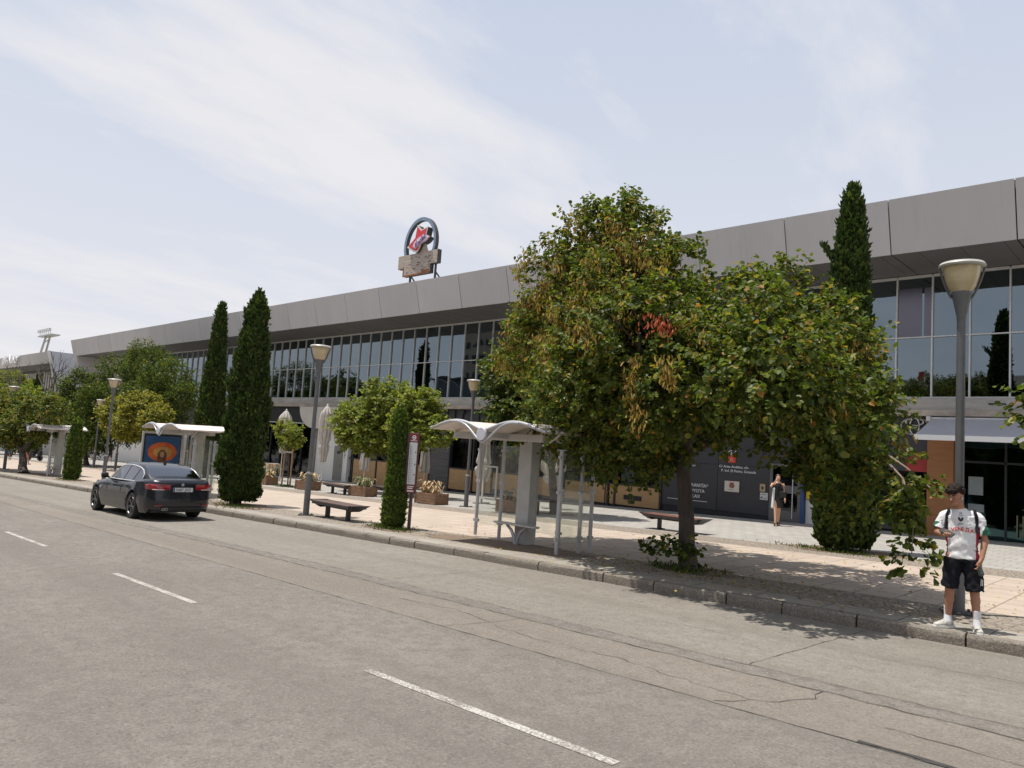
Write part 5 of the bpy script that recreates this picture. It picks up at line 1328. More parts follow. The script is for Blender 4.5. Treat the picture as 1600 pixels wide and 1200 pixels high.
def make_tree(name, label, cat, base, blobs, n_tw, per, size, m_, seed, trunk_r=0.16, fork=0.45, group=None, pods=0, shape='round', tw_len=0.38, lean=None, zmin=None, up=0.25, lo=0.35, flare=1.5):
    bx_, by_ = base; z0_ = gz(bx_)
    t = thing(name, label, cat, (bx_,by_,z0_), 0, group)
    o = (bx_,by_,z0_)
    B = np.array(blobs); c = (B[:,:3]*B[:,3:4]**2).sum(0)/(B[:,3]**2).sum()
    low = min(b[2]-b[3] for b in blobs)
    fk = Vector((bx_*(1-0.35)+c[0]*0.35, by_*(1-0.35)+c[1]*0.35, z0_+(c[2]-z0_)*fork)) - Vector(o)
    if lean: fk = Vector(lean)
    mb = MB(); r_ = random.Random(seed)
    P = []; Rr = []; n_ = 10
    for i in range(n_+1):
        f = i/n_; p = Vector((0,0,-0.05)).lerp(fk, f) + Vector((r_.uniform(-1,1),r_.uniform(-1,1),0))*trunk_r*0.10
        P.append(p); Rr.append(trunk_r*((flare-1)*math.exp(-f*9)+1)*(1-0.28*f)*(1+r_.uniform(-0.05,0.05)))
    mb.tube(P, Rr, 14)
    mb.build('trunk', M_bark, t, smooth=80)
    mb = MB()
    for i, b in enumerate(blobs):
        if b[2] < o[2]+fk.z+0.8*trunk_r/0.155 and i > 1: continue
        e = Vector((b[0],b[1],b[2])) - Vector(o)
        s_ = fk*r_.uniform(0.85,1.0)
        limb(mb, s_, e, trunk_r*0.5, trunk_r*0.14, seed*31+i)
        for k in range(3):
            dd = Vector((r_.gauss(0,1),r_.gauss(0,1),r_.gauss(0.3,0.8))).normalized()*b[3]*0.8
            limb(mb, s_.lerp(e, r_.uniform(0.5,0.9)), e+dd, trunk_r*0.16, trunk_r*0.05, seed*77+i*5+k, n=5, seg=5)
    mb.build('limbs', M_bark, t, smooth=80)
    Pp, d, rng = crown(t, blobs, o, n_tw, per, size, m_, seed, tw_len, shape, poly_min=zmin, up=up, lo=lo)
    return t, Pp, d, rng, o

# --- the big judas tree
big, Pp, dd_, rng, o = make_tree('judas_tree', 'large spreading judas tree with round leaves and brown pods shading the kerb', 'tree', (-7.0,12.27), BLOBS['main']+BLOBS['main2'], 14000, 13, 0.088, M_leaf, 3, trunk_r=0.155, lean=(-0.20,-0.05,2.35), tw_len=0.40, flare=1.35)
o_ = np.array(o)
# hanging sprigs at the lower edge and right side
lowb = BLOBS['mainlow']
crown(big, lowb, o, 270, 9, 0.11, M_leaf, 17, 0.26, up=-0.5, name='hanging_foliage', lo=0.1)
mb = MB()
def rel(p): return Vector(p)-Vector(o)
for P in ([(-3.6,12.0,2.2),(-3.25,11.6,1.95),(-3.02,11.3,1.45),(-3.0,11.15,0.95)],[(-3.25,11.6,1.95),(-3.2,11.5,1.6),(-3.25,11.5,1.35)],[(-3.6,12.0,2.3),(-3.2,11.6,2.1),(-2.85,11.4,1.85)]):
    mb.tube([rel(p) for p in P], [0.018,0.013,0.009,0.006][:len(P)], 6)
mb.build('hanging_twigs', M_twig, big, smooth=60)
# protruding top shoots against the sky
tops = []
rt = np.random.default_rng(8)
for (x,y,z) in [(-10.6,12.6,7.35),(-10.3,12.7,7.15),(-9.6,12.6,7.35),(-8.9,12.5,7.45),(-8.45,12.5,7.1),(-8.7,12.3,7.2),(-11.3,12.9,6.6),(-10.9,12.8,6.75),(-7.6,12.3,6.2),(-7.1,12.3,6.05),(-6.1,12.2,5.45),(-5.6,12.4,5.5),(-5.0,12.5,5.45),(-4.5,12.6,5.0),(-9.2,12.4,7.3),(-8.1,12.4,6.75)]:
    tops.append((x,y,z-0.12,0.16))
crown(big, tops, o, 330, 11, 0.088, M_leaf, 23, 0.34, up=0.9, name='top_shoots', lo=0.0)
# seed pod clusters mostly on the sunny outer left lobe
outer = Pp[(dd_[:,2] > -0.2)]
left = outer[(outer[:,0] < -7.4) & (outer[:,2] > 4.0)]; right = outer[(outer[:,0] >= -7.4)]
ol = dd_[(dd_[:,2] > -0.2)]; dl = ol[(outer[:,0] < -7.4) & (outer[:,2] > 4.0)]; il = np.where(dl[:,1] < 0.45)[0]; il = rng.choice(il, 560)
dr_ = ol[outer[:,0] >= -7.4]; ir = rng.choice(np.where(dr_[:,1] < 0.3)[0], 55)
sel = left[il] + dl[il]*0.22; sel2 = right[ir] + dr_[ir]*0.22
podclusters(big, np.concatenate([sel, sel2]), o, M_pod, rng, per=24, size=0.095, spread=0.10)
podclusters(big, np.array([[-6.1,9.75,4.15],[-6.3,9.7,4.25]]), o, M_podR, rng, per=40, size=0.09, name='red_seed_pods', spread=0.10, drop=0.2)
podclusters(big, np.array([[-6.75,9.85,3.6],[-6.8,9.85,3.3],[-6.75,9.85,3.0],[-6.65,9.85,2.8],[-5.95,9.5,3.6],[-5.85,9.45,3.4]]), o, M_pod, rng, per=40, size=0.10, name='hanging_pods', spread=0.08, drop=0.35)
# suckers round the foot of the trunk
crown(big, [(-7.05,12.05,0.25,0.30),(-7.3,12.0,0.35,0.28),(-7.55,11.95,0.3,0.2),(-6.75,12.0,0.2,0.2),(-6.9,12.0,0.45,0.22),(-7.5,11.9,0.6,0.12)], o, 80, 7, 0.10, M_leafB, 29, 0.22, up=0.4, name='suckers', lo=0.1)

# --- tree behind the near shelter
make_tree('judas_tree', 'dense dark green tree behind the near bus shelter, left of the big tree', 'tree', (-17.5,21.0), BLOBS['treeB'], 4600, 9, 0.13, M_leafB, 5, trunk_r=0.17, tw_len=0.4)
make_tree('small_tree', 'bright yellow green round tree behind the slim cypress', 'tree', (-28.3,22.0), BLOBS['tree2'], 3600, 9, 0.14, M_leafY, 6, trunk_r=0.12, tw_len=0.4)
# --- staked sapling
sp, *_ = make_tree('sapling', 'small staked sapling with a round green crown beside the near lamp post', 'sapling', (-34.95,20.2), BLOBS['sapling'], 380, 8, 0.12, M_leafY, 7, trunk_r=0.035, fork=0.6, tw_len=0.25)
for dx, h in ((-0.45,2.35),(0.38,1.95)):
    mb = MB(); mb.tube([(dx,-0.1,0),(dx*0.92,-0.1,h)],0.045,8); mb.build('stake', mat('pale_stake_wood',(0.34,0.21,0.11),0.8,var=0.25,scale=5), sp, smooth=50)
mb = MB(); mb.box(-0.42,0.38,-0.14,-0.10,1.75,1.83); mb.build('tie_band', M_conc, sp)
# --- left hand group
make_tree('broad_tree', 'tall dark green tree rising over the middle bus shelter', 'tree', (-59.5,24.0), BLOBS['treeC'], 6500, 8, 0.17, M_leafB, 8, trunk_r=0.22, tw_len=0.7, shape='pointed')
make_tree('yellowing_tree', 'low yellowing tree above the left end of the middle bus shelter', 'tree', (-51.0,19.5), BLOBS['treeD'], 3600, 8, 0.13, M_leafYY, 9, trunk_r=0.12, tw_len=0.5)
make_tree('broad_tree', 'dark green tree between the two far bus shelters', 'tree', (-64.5,19.6), BLOBS['treeE'], 4800, 8, 0.17, M_leafB, 10, trunk_r=0.18, tw_len=0.6, shape='pointed')
tF, *_ = make_tree('judas_tree', 'thick trunked tree with orange tinted leaves at the left edge by the far shelter', 'tree', (-46.6,11.1), BLOBS['treeF'], 4200, 8, 0.115, M_leafO, 11, trunk_r=0.22, tw_len=0.45)
make_tree('broad_tree', 'distant green tree in front of the far building', 'tree', (-98.0,22.0), BLOBS['treeG'], 2000, 8, 0.28, M_leafY, 12, trunk_r=0.2, tw_len=0.8, shape='pointed')
make_tree('judas_tree', 'tree at the right edge with only a few leaves reaching into view', 'tree', (0.9,12.3), BLOBS['treeR']+[(1.0,12.2,3.8,1.1),(1.5,12.4,4.4,1.4),(1.1,12.4,3.0,1.1)], 1500, 11, 0.10, M_leaf, 13, trunk_r=0.16, zmin=1.6)
# bare dead branching tree in the left group
bt = thing('bare_tree', 'leafless dead tree with twisting branches in the left tree group', 'tree', (-79.0,20.0,gz(-79.0)))
mb = MB(); mb.tube([(0,0,0),(-0.3,0,2.2),(0.1,0,3.8)],[0.2,0.15,0.11],8); mb.build('trunk', M_bark, bt, smooth=60)
def grow(mb, a, d, L, r, lev, rr):
    b = a + d*L; limb(mb, a, b, r, r*0.55, rr.randint(0,9999), 0.10, 4, 5)
    if lev <= 0: return
    for k in range(rr.choice([2,3,3])):
        nd = (d + Vector((rr.gauss(0,0.55),rr.gauss(0,0.4),rr.gauss(0.1,0.45)))).normalized()
        grow(mb, a.lerp(b, rr.uniform(0.55,1.0)), nd, L*rr.uniform(0.55,0.78), r*0.55, lev-1, rr)
rr = random.Random(6); mb = MB()
grow(mb, Vector((0.1,0,3.8)), Vector((0.65,0,0.75)).normalized(), 2.9, 0.13, 4, rr)
grow(mb, Vector((0.1,0,3.6)), Vector((-0.2,0,1)).normalized(), 3.2, 0.14, 4, rr)
mb.build('branches', M_bark, bt, smooth=60)
bt2 = thing('bare_tree', 'leafless dead tree at the very left before the roof lettering', 'tree', (-89.5,20.0,gz(-89.5)))
mb = MB(); mb.tube([(0,0,0),(0.2,0,2.6),(0,0,4.2)],[0.2,0.15,0.1],8); mb.build('trunk', M_bark, bt2, smooth=60)
mb = MB(); grow(mb, Vector((0,0,4.2)), Vector((0.1,0,1)).normalized(), 3.1, 0.13, 4, rr); grow(mb, Vector((0,0,3.9)), Vector((-0.6,0,0.8)).normalized(), 2.2, 0.09, 4, rr); grow(mb, Vector((0,0,4.0)), Vector((0.7,0,0.8)).normalized(), 2.0, 0.08, 4, rr)
mb.build('branches', M_bark, bt2, smooth=60)

# --- cypresses
def cypress(label, x, y, H, prof, seed, n, tuft=0.16, lump=0.16, m_=None, name='cypress', lean=(0,0), gap=0.25, group=None, strand=0.0):
    """prof: list of (height fraction, radius)"""
    z0_ = gz(x); t = thing(name, label, 'cypress', (x,y,z0_), 0, group)
    hf = [p[0] for p in prof]; rf = [p[1] for p in prof]
    rng = np.random.default_rng(seed)
    def lumpf(a, z):
        v = Vector((math.cos(a)*1.6, math.sin(a)*1.6, z*1.15+seed)); v2 = Vector((math.cos(a)*4, math.sin(a)*4, z*3.2+seed))
        q = noise.noise(v)*1.3 + noise.noise(v2)*0.9
        if strand: q += strand*noise.noise(Vector((math.cos(a)*7, math.sin(a)*7, z*0.7+seed)))
        return q
    mb = MB(); na = 28; nz = 40; vs = []; fs = []
    for j in range(nz+1):
        f = j/nz; z = f*H*0.985
        for k in range(na):
            a = 2*PI*k/na; r = max(0.01, float(np.interp(f, hf, rf))*(0.84+lump*lumpf(a,z)))
            vs.append((lean[0]*f+r*math.cos(a), lean[1]*f+r*math.sin(a), gap+z*(1-gap/H)))
    for j in range(nz):
        for k in range(na):
            k2 = (k+1) % na; fs.append((j*na+k,j*na+k2,(j+1)*na+k2,(j+1)*na+k))
    fs.append(tuple(reversed(range(na))))
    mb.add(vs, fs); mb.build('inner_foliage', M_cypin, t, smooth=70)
    mb = MB(); mb.tube([(0,0,0),(0,0,gap+0.4)],[0.13 if H > 4 else 0.06]*2,8); mb.build('trunk', M_bark, t)
    # sprays
    wts = np.interp(np.linspace(0,1,400), hf, rf)+0.03; cdf = np.cumsum(wts)/wts.sum()
    F_ = np.interp(rng.random(n), cdf, np.linspace(0,1,400)); A = rng.random(n)*2*PI
    rad = np.interp(F_, hf, rf)
    lm = np.array([lumpf(a, f*H) for a, f in zip(A, F_)])
    Rr = np.maximum(0.008, rad*(0.93+lump*lm)) + rng.normal(size=n)*0.012
    ca, sa = np.cos(A), np.sin(A)
    P = np.stack([lean[0]*F_+Rr*ca, lean[1]*F_+Rr*sa, gap+F_*H*(1-gap/H)*0.985], 1)
    out = np.stack([ca, sa, np.zeros(n)], 1)
    per = 5
    Pb = np.repeat(P, per, 0) + rng.normal(size=(n*per,3))*tuft*0.28 - np.repeat(out,per,0)*tuft*0.15
    D = np.array([0,0,1.0]) + np.repeat(out, per, 0)*0.42 + rng.normal(size=(n*per,3))*0.38
    N_ = np.repeat(out, per, 0) + rng.normal(size=(n*per,3))*0.5
    V, F = leaves_np(rng, Pb, D, N_, tuft*(0.6+0.8*rng.random(n*per)), shape='pointed', wid=0.85, fold=0.1)
    np_mesh('foliage', V, F, m_ or M_cyp, t)
    return t
cypress('big bushy dark cypress on the kerb side right of the middle bus shelter', -23.2, 11.65, 7.15, [(0,0.46),(0.04,0.58),(0.2,0.60),(0.42,0.62),(0.56,0.58),(0.60,0.46),(0.72,0.43),(0.79,0.40),(0.82,0.31),(0.9,0.28),(0.96,0.17),(1,0.02)], 1, 7600, 0.12, 0.30, lean=(0.12,0), gap=0.15)
c2 = cypress('tall pointed cypress standing behind the middle bus shelter', -45.0, 20.3, 10.95, [(0,0.75),(0.05,0.92),(0.2,0.88),(0.4,0.68),(0.6,0.48),(0.8,0.33),(0.95,0.18),(1,0.03)], 2, 6000, 0.22, 0.10, lean=(0.1,0), strand=0.3)
cypress('small slim light green cypress beside the bus stop sign', -15.05, 11.72, 3.02, [(0,0.19),(0.05,0.25),(0.3,0.25),(0.6,0.205),(0.85,0.17),(0.95,0.12),(1,0.03)], 3, 3600, 0.085, 0.11, M_cypY, gap=0.04, strand=0.45)
cypress('small slim cypress beside the farthest bus shelter', -39.3, 11.35, 2.9, [(0,0.22),(0.05,0.30),(0.4,0.29),(0.75,0.22),(0.95,0.13),(1,0.02)], 4, 1500, 0.13, 0.12, M_cypY, gap=0.04, strand=0.3)
c5 = cypress('very tall cypress rising behind the big judas tree, wide at its foot', -6.72, 19.3, 9.45, [(0,0.55),(0.03,0.66),(0.12,0.72),(0.3,0.55),(0.5,0.47),(0.62,0.43),(0.75,0.38),(0.86,0.27),(0.95,0.16),(1,0.02)], 5, 8000, 0.15, 0.17, gap=0.12, strand=0.5)
rng = np.random.default_rng(77)
nb = 90; ff = rng.random(nb); Pb = np.stack([-0.30-0.34*ff, np.zeros(nb)-0.2, 7.35+0.45*ff**1.5],1)+rng.normal(size=(nb,3))*0.04
V, F = leaves_np(rng, Pb, np.array([-0.25,0,1.0])+rng.normal(size=(nb,3))*0.3, rng.normal(size=(nb,3)), 0.13*(0.6+0.8*rng.random(nb)), shape='pointed')
np_mesh('stray_branch', V, F, M_cyp, c5)
cypress('thin distant cypress before the far building', -99.0, 24.0, 9.6, [(0,0.8),(0.3,0.8),(0.7,0.5),(1,0.03)], 6, 700, 0.4, 0.1)
# grass tufts at tree feet
def tufts(name, spots, seed, m_, label):
    rng = np.random.default_rng(seed); V_ = []; F_ = []; off = 0
    for (x,y,rx,ry,n) in spots:
        P = np.stack([x+rng.normal(size=n)*rx, y+rng.normal(size=n)*ry, np.full(n, gz(x,0.157))],1)
        D = np.array([0,0,1.0])+rng.normal(size=(n,3))*0.5
        V,F = leaves_np(rng, P, D, rng.normal(size=(n,3)), 0.04+0.07*rng.random(n), shape='pod', wid=0.7)
        V_.append(V); F_.append(F+off); off += len(V)
    tag(np_mesh(name, np.concatenate(V_), np.concatenate(F_), m_), label, 'grass', kind='stuff')
tufts('grass', [(-15.0,11.6,0.45,0.18,450),(-22.5,11.2,0.7,0.25,300),(-7.0,12.1,0.35,0.25,300),(-34.9,20.2,0.5,0.3,500),(-6.7,18.7,0.7,0.2,350),(-39.3,11.2,0.6,0.2,250)], 5, M_cypY, 'short weedy grass at the feet of the trees')
def litter():
    rng = np.random.default_rng(31); n = 1500
    x = np.concatenate([rng.normal(-6.8,1.8,700), rng.uniform(-16,0,800)]); y = np.concatenate([rng.normal(12.0,0.8,700), rng.uniform(10.6,17,800)])
    P = np.stack([x,y,S*(x-XM)+0.163],1); D = np.stack([rng.normal(size=n),rng.normal(size=n),rng.normal(size=n)*0.1],1)
    V,F = leaves_np(rng, P, D, np.array([0,0,1.0])+rng.normal(size=(n,3))*0.2, 0.025+0.035*rng.random(n), fold=0.06)
    tag(np_mesh('leaf_litter', V, F, M_pod), 'dry fallen leaves scattered on the paving under the big tree', 'leaf litter', kind='stuff')
litter()

# ------------------------------------------------------------------ across the road, seen mirrored in the glass
tw = thing('tower_block', 'beige tower block with rows of square windows mirrored in the upper glazing', 'building', (-107,-40,-2))
mb = MB(); mb.box(0,30,-14,0,0,48); mb.build('wall', mat('tan_render',(0.32,0.26,0.20),0.85,var=0.06), tw)
mb = MB()
for i in range(12):
    for j in range(15): mb.box(1.2+i*2.4, 2.4+i*2.4, 0.0, 0.06, 2.0+j*3.0, 3.3+j*3.0)
mb.build('windows', M_plinth, tw)
mb = MB(); mb.box(-0.4,30.4,-14.4,0.4,48,48.8); mb.build('roof', M_conc, tw)
lb = thing('pavilion', 'low concrete pavilion with paired columns mirrored in the right windows', 'building', (-40,-24,-1.5))
mb = MB(); mb.box(0,70,-10,0,0,12.2); mb.build('wall', M_plinth, lb)
mb = MB(); mb.box(17.5,17.95,-3,-2.6,12.95,14.5); mb.build('chimney', M_red, lb)
mb = MB(); mb.box(-0.5,70.5,-10.5,2.4,12.2,12.9); mb.box(-0.5,70.5,0.02,2.4,4.5,5.2); mb.build('roof', M_conc2, lb)
for i in range(15):
    mb = MB(); mb.box(1+i*4.8,1.4+i*4.8,1.6,2.0,0,12.18); mb.box(1.9+i*4.8,2.3+i*4.8,1.6,2.0,0,12.18); mb.build('column_pair', M_conc2, lb)
dh = thing('dark_hall', 'dark low hall below the tower block mirrored in the windows', 'building', (-87,-24,-2))
mb = MB(); mb.box(0,16,-8,8,0,13.6); mb.build('wall', mat('slate_wall',(0.10,0.11,0.13),0.7,var=0.1), dh); mb = MB(); mb.box(-0.3,16.3,-8.3,8.3,13.6,14.0); mb.build('roof', M_plinth, dh)
make_tree('broad_tree', 'round tree across the road mirrored in the left windows', 'tree', (-99.0,-8.0), [(-99,-8,8.5,3.4),(-102,-8,7.5,2.6),(-95.5,-8,8,2.6)], 900, 8, 0.5, M_leafB, 41, trunk_r=0.3, tw_len=1.0)
for i, (x, y) in enumerate([(-66,-11),(-58,-12),(-50,-10),(-112,-9),(-86,-12)]):
    make_tree('broad_tree', ['dark tree across the road facing the white wall','dark tree across the road opposite the planters','dark tree across the road opposite the small yellow green tree','farthest tree across the road to the left','dark tree across the road by the tower block'][i], 'tree', (x,y), [(x,y,6.5,3.0),(x+2,y,5.8,2.4),(x-2.2,y,6,2.4)], 500, 8, 0.5, M_leafB, 50+i, trunk_r=0.25, tw_len=1.0)
def dbl(x, label):
    t = thing('double_street_light', label, 'street light', (x,-8,gz(x)), R(0), 'two armed road lights across the road')
    mb = MB(); mb.tube([(0,0,0),(0,0,11.6)],[0.12,0.07],10); mb.build('pole', M_post, t)
    for s_ in (-1,1):
        mb = MB(); mb.tube([(0,0,11.2),(s_*1.2,0,11.9),(s_*2.6,0,12.3)],0.06,6); mb.build('arm', M_post, t)
        mb = MB(); mb.box(s_*3.0-0.5,s_*3.0+0.5,-0.16,0.16,12.25,12.42); mb.build('lamp_head', M_post, t, bevel=0.05)
dbl(-113.0, 'two armed road light across the road, the farther one'); dbl(-72.0, 'two armed road light across the road, the nearer one')
# ------------------------------------------------------------------ people
def frame_of(t, side):
    u = Vector(side) - t*Vector(side).dot(t)
    if u.length < 1e-3: u = Vector((0,1,0)) - t*t.y
    u.normalize(); return u, t.cross(u)
def capsule(mb, p0, p1, r0, r1, side=(1,0,0), n=14, cap=True, fl=1.0, mi=0):
    """tapered limb; r may be (width, depth); rounded ends when cap"""
    p0 = Vector(p0); p1 = Vector(p1); t = (p1-p0); L = t.length; t.normalize(); u, v = frame_of(t, side)
    a0, b0 = r0 if isinstance(r0, tuple) else (r0, r0); a1, b1 = r1 if isinstance(r1, tuple) else (r1, r1)
    rings = []
    if cap:
        m0 = (a0+b0)/2*0.9
        for q in (0.0, 0.5, 0.82): rings.append((p0 - t*m0*math.sqrt(max(0,1-q*q)), a0*max(q,0.02), b0*max(q,0.02)))
    rings.append((p0, a0, b0)); rings.append((p1, a1, b1))
    if cap:
        m1 = (a1+b1)/2*0.9
        for q in (0.82, 0.5, 0.0): rings.append((p1 + t*m1*math.sqrt(max(0,1-q*q)), a1*max(q,0.02), b1*max(q,0.02)))
    vs = []; fs = []
    for c, a, b in rings:
        for k in range(n):
            an = 2*PI*k/n; vs.append(c + u*math.cos(an)*a + v*math.sin(an)*b)
    for i in range(len(rings)-1):
        for k in range(n): fs.append((i*n+k, i*n+(k+1) % n, (i+1)*n+(k+1) % n, (i+1)*n+k))
    fs.append(tuple(reversed(range(n)))); fs.append(tuple((len(rings)-1)*n+k for k in range(n)))
    mb.add(vs, fs, mi)
def ball(mb, c, r, n=12, rot=None):
    rx, ry, rz = r if isinstance(r, tuple) else (r,r,r); T = Matrix.Translation(c)
    if rot is not None: T = T @ rot
    prof = [(math.cos(a), math.sin(a)) for a in np.linspace(-PI/2, PI/2, 9)]
    vs = []; fs = []
    for q, z in prof:
        q = max(q, 0.01)
        for k in range(n): vs.append(T @ Vector((rx*q*math.cos(2*PI*k/n), ry*q*math.sin(2*PI*k/n), rz*z)))
    for i in range(8):
        for k in range(n): fs.append((i*n+k, i*n+(k+1) % n, (i+1)*n+(k+1) % n, (i+1)*n+k))
    fs.append(tuple(reversed(range(n)))); fs.append(tuple(8*n+k for k in range(n)))
    mb.add(vs, fs)
def fuse(mb, name, m_, parent, voxel=0.008, smooth=4, fac=0.5, disp=None):
    me = bpy.data.meshes.new('tmp'); me.from_pydata(mb.v, [], mb.f); me.update()
    bm = bmesh.new(); bm.from_mesh(me); bmesh.ops.recalc_face_normals(bm, faces=bm.faces); bm.to_mesh(me); bm.free()
    o = bpy.data.objects.new('tmp', me); COL.objects.link(o)
    r = o.modifiers.new('r','REMESH'); r.mode = 'VOXEL'; r.voxel_size = voxel; r.use_smooth_shade = True
    if smooth: s_ = o.modifiers.new('s','SMOOTH'); s_.factor = fac; s_.iterations = smooth
    dg = bpy.context.evaluated_depsgraph_get(); res = bpy.data.meshes.new_from_object(o.evaluated_get(dg))
    bpy.data.objects.remove(o); bpy.data.meshes.remove(me)
    res.name = name; res.materials.clear()
    for q in (m_ if isinstance(m_, (list,tuple)) else [m_]): res.materials.append(q)
    if disp:
        for v in res.vertices: v.co += disp(v.co, v.normal)
    res.polygons.foreach_set('use_smooth', [True]*len(res.polygons))
    ob = bpy.data.objects.new(name, res); COL.objects.link(ob)
    if parent: ob.parent = parent
    return ob
M_skin = mat('tanned_skin', (0.37,0.185,0.115), 0.5, var=0.10, scale=12, spec=0.4)
M_skin.node_tree.nodes['Principled BSDF'].inputs['Subsurface Weight'].default_value = 0.08
M_skin.node_tree.nodes['Principled BSDF'].inputs['Subsurface Scale'].default_value = 0.02
M_hair = mat('dark_brown_hair', (0.008,0.0055,0.0045), 0.8, spec=0.2, var=0.5, scale=60, world=False, col2=(0.035,0.024,0.019))
M_shirt = mat('white_jersey', (0.74,0.74,0.745), 0.8, var=0.03, scale=20, bump=0.15, bscale=160)
M_sred = mat('jersey_red', (0.38,0.02,0.045), 0.8, var=0.1)
M_sgreen = mat('jersey_green', (0.02,0.13,0.075), 0.8, var=0.1)
M_short = mat('black_shorts', (0.009,0.010,0.014), 0.85, var=0.25, scale=8, spec=0.25)
M_sock = mat('white_sock', (0.72,0.72,0.74), 0.85, var=0.05, bump=0.3, bscale=200)
M_shoe = mat('cream_running_shoe', (0.30,0.28,0.24), 0.75, var=0.25, scale=34, col2=(0.62,0.60,0.54))
M_sole = mat('white_shoe_sole', (0.68,0.67,0.64), 0.6, var=0.05)
man = thing('person', 'young man in white jersey and black shorts looking at his phone on the kerb', 'person', (-2.31,10.66,gz(-2.31)), R(12.2))
# skeleton: x right in the picture, -y towards the camera
hc = Vector((-0.072,-0.035,1.628))
HR = Matrix.Rotation(R(-24),4,'Z') @ Matrix.Rotation(R(11),4,'X')      # turned to picture left and bowed
def hp(x,y,z): return hc + HR @ Vector((x,y,z))
mb = MB()
ball(mb, hp(0,0.012,0.028), (0.078,0.098,0.092), 18, HR)                 # skull
capsule(mb, hp(0,-0.028,-0.01), hp(0,-0.052,-0.085), (0.062,0.06), (0.034,0.028), (1,0,0)) # face down to chin
capsule(mb, hp(-0.052,0.0,-0.03), hp(-0.022,-0.058,-0.088), 0.022, 0.018); capsule(mb, hp(0.052,0.0,-0.03), hp(0.022,-0.058,-0.088), 0.022, 0.018)
capsule(mb, hp(0,-0.090,0.005), hp(0,-0.108,-0.030), (0.009,0.010), (0.016,0.014))          # nose
capsule(mb, hp(-0.038,-0.078,0.026), hp(0.038,-0.078,0.026), 0.015, 0.015, (0,0,1))       # brow
capsule(mb, hp(-0.02,-0.084,-0.056), hp(0.02,-0.084,-0.056), 0.008, 0.008, (0,0,1)); capsule(mb, hp(-0.017,-0.082,-0.068), hp(0.017,-0.082,-0.068), 0.008, 0.008, (0,0,1))
ball(mb, hp(-0.034,-0.062,-0.02), 0.024); ball(mb, hp(0.034,-0.062,-0.02), 0.024)       # cheeks
for s_ in (-1,1): ball(mb, hp(s_*0.079,0.012,-0.008), (0.010,0.018,0.030), 10, HR)       # ears
capsule(mb, (-0.055,0.0,1.58), (-0.02,0.035,1.44), 0.060, 0.068)                            # neck
capsule(mb, (-0.02,0.03,1.36), (0.0,0.02,1.15), (0.130,0.07), (0.130,0.08)); capsule(mb, (0,0.02,1.15), (0.01,0.02,0.92), (0.14,0.09), (0.145,0.10))
# picture-left arm: upper arm down, forearm raised towards the phone
sL, eL, wL = Vector((-0.180,0.03,1.405)), Vector((-0.255,-0.01,1.165)), Vector((-0.225,-0.23,1.165))
capsule(mb, sL+Vector((0.012,0,-0.03)), eL, 0.040, 0.037); capsule(mb, eL, wL, 0.041, 0.027)
sR, eR, wR = Vector((0.182,0.03,1.405)), Vector((0.250,0.03,1.12)), Vector((0.215,-0.075,0.895))
capsule(mb, sR+Vector((-0.012,0,-0.03)), eR, 0.040, 0.037); capsule(mb, eR, wR, 0.043, 0.027)
# legs
for s_, hx, kx, ax, ay in ((-1,-0.085,-0.115,-0.135,0.01),(1,0.105,0.145,0.175,-0.05)):
    capsule(mb, (hx,0.02,0.90), (kx,0.0,0.50), 0.085, 0.058); capsule(mb, (kx,0.0,0.50), (ax,ay+0.02,0.12), 0.056, 0.037)
    ball(mb, (kx*0.6+ax*0.4,0.035,0.37), (0.055,0.055,0.10)); ball(mb, (kx,-0.02,0.51), 0.048)
def finger(mb, base, dirs, lens, r0):
    p = Vector(base); r = r0
    for d, l in zip(dirs, lens):
        q = p + Vector(d).normalized()*l; capsule(mb, p, q, r, r*0.9, n=8); p = q; r *= 0.92
# hand on the phone (palm under/behind, fingers curling up over its near edge)
pc = Vector((-0.150,-0.285,1.185))       # phone centre
capsule(mb, wL, wL.lerp(pc,0.55)+Vector((0,0,-0.012)), (0.030,0.018), (0.040,0.017), (0,0.3,1))
pal = wL.lerp(pc, 0.75)+Vector((0,0.0,-0.018)); ball(mb, pal, (0.042,0.040,0.018))
for k in range(4):
    b = pal + Vector((-0.012+0.020*k, -0.030+0.004*k, -0.012-0.002*k))
    finger(mb, b, [(0.25,-1,0.0),(0.1,-0.25,1),(0.0,0.55,0.9)], [0.030-0.002*abs(k-1),0.026,0.020], 0.0092-0.0006*(k==3))
finger(mb, wL+Vector((0.02,-0.02,0.012)), [(0.9,-0.35,0.75),(1,-0.1,0.25)], [0.045,0.036], 0.0105)
# relaxed lower hand
hb = wR + Vector((-0.018,-0.022,-0.055)); capsule(mb, wR, hb, (0.026,0.022), (0.040,0.018), (0.5,1,0)); 
for k in range(4):
    b = hb + Vector((0.018-0.020*k*0.6, 0.022-0.017*k, -0.018+0.002*k))
    finger(mb, b, [(-0.15,-0.1,-1),(-0.55,-0.1,-0.8),(-0.9,0.0,-0.3)], [0.036-0.003*abs(k-1),0.026,0.020], 0.0092)
finger(mb, wR+Vector((-0.020,-0.03,-0.02)), [(-0.6,-0.35,-0.8),(-0.5,-0.1,-0.9)], [0.042,0.030], 0.0105)
bodym = fuse(mb, 'body', M_skin, man, 0.0055, 3, 0.4)
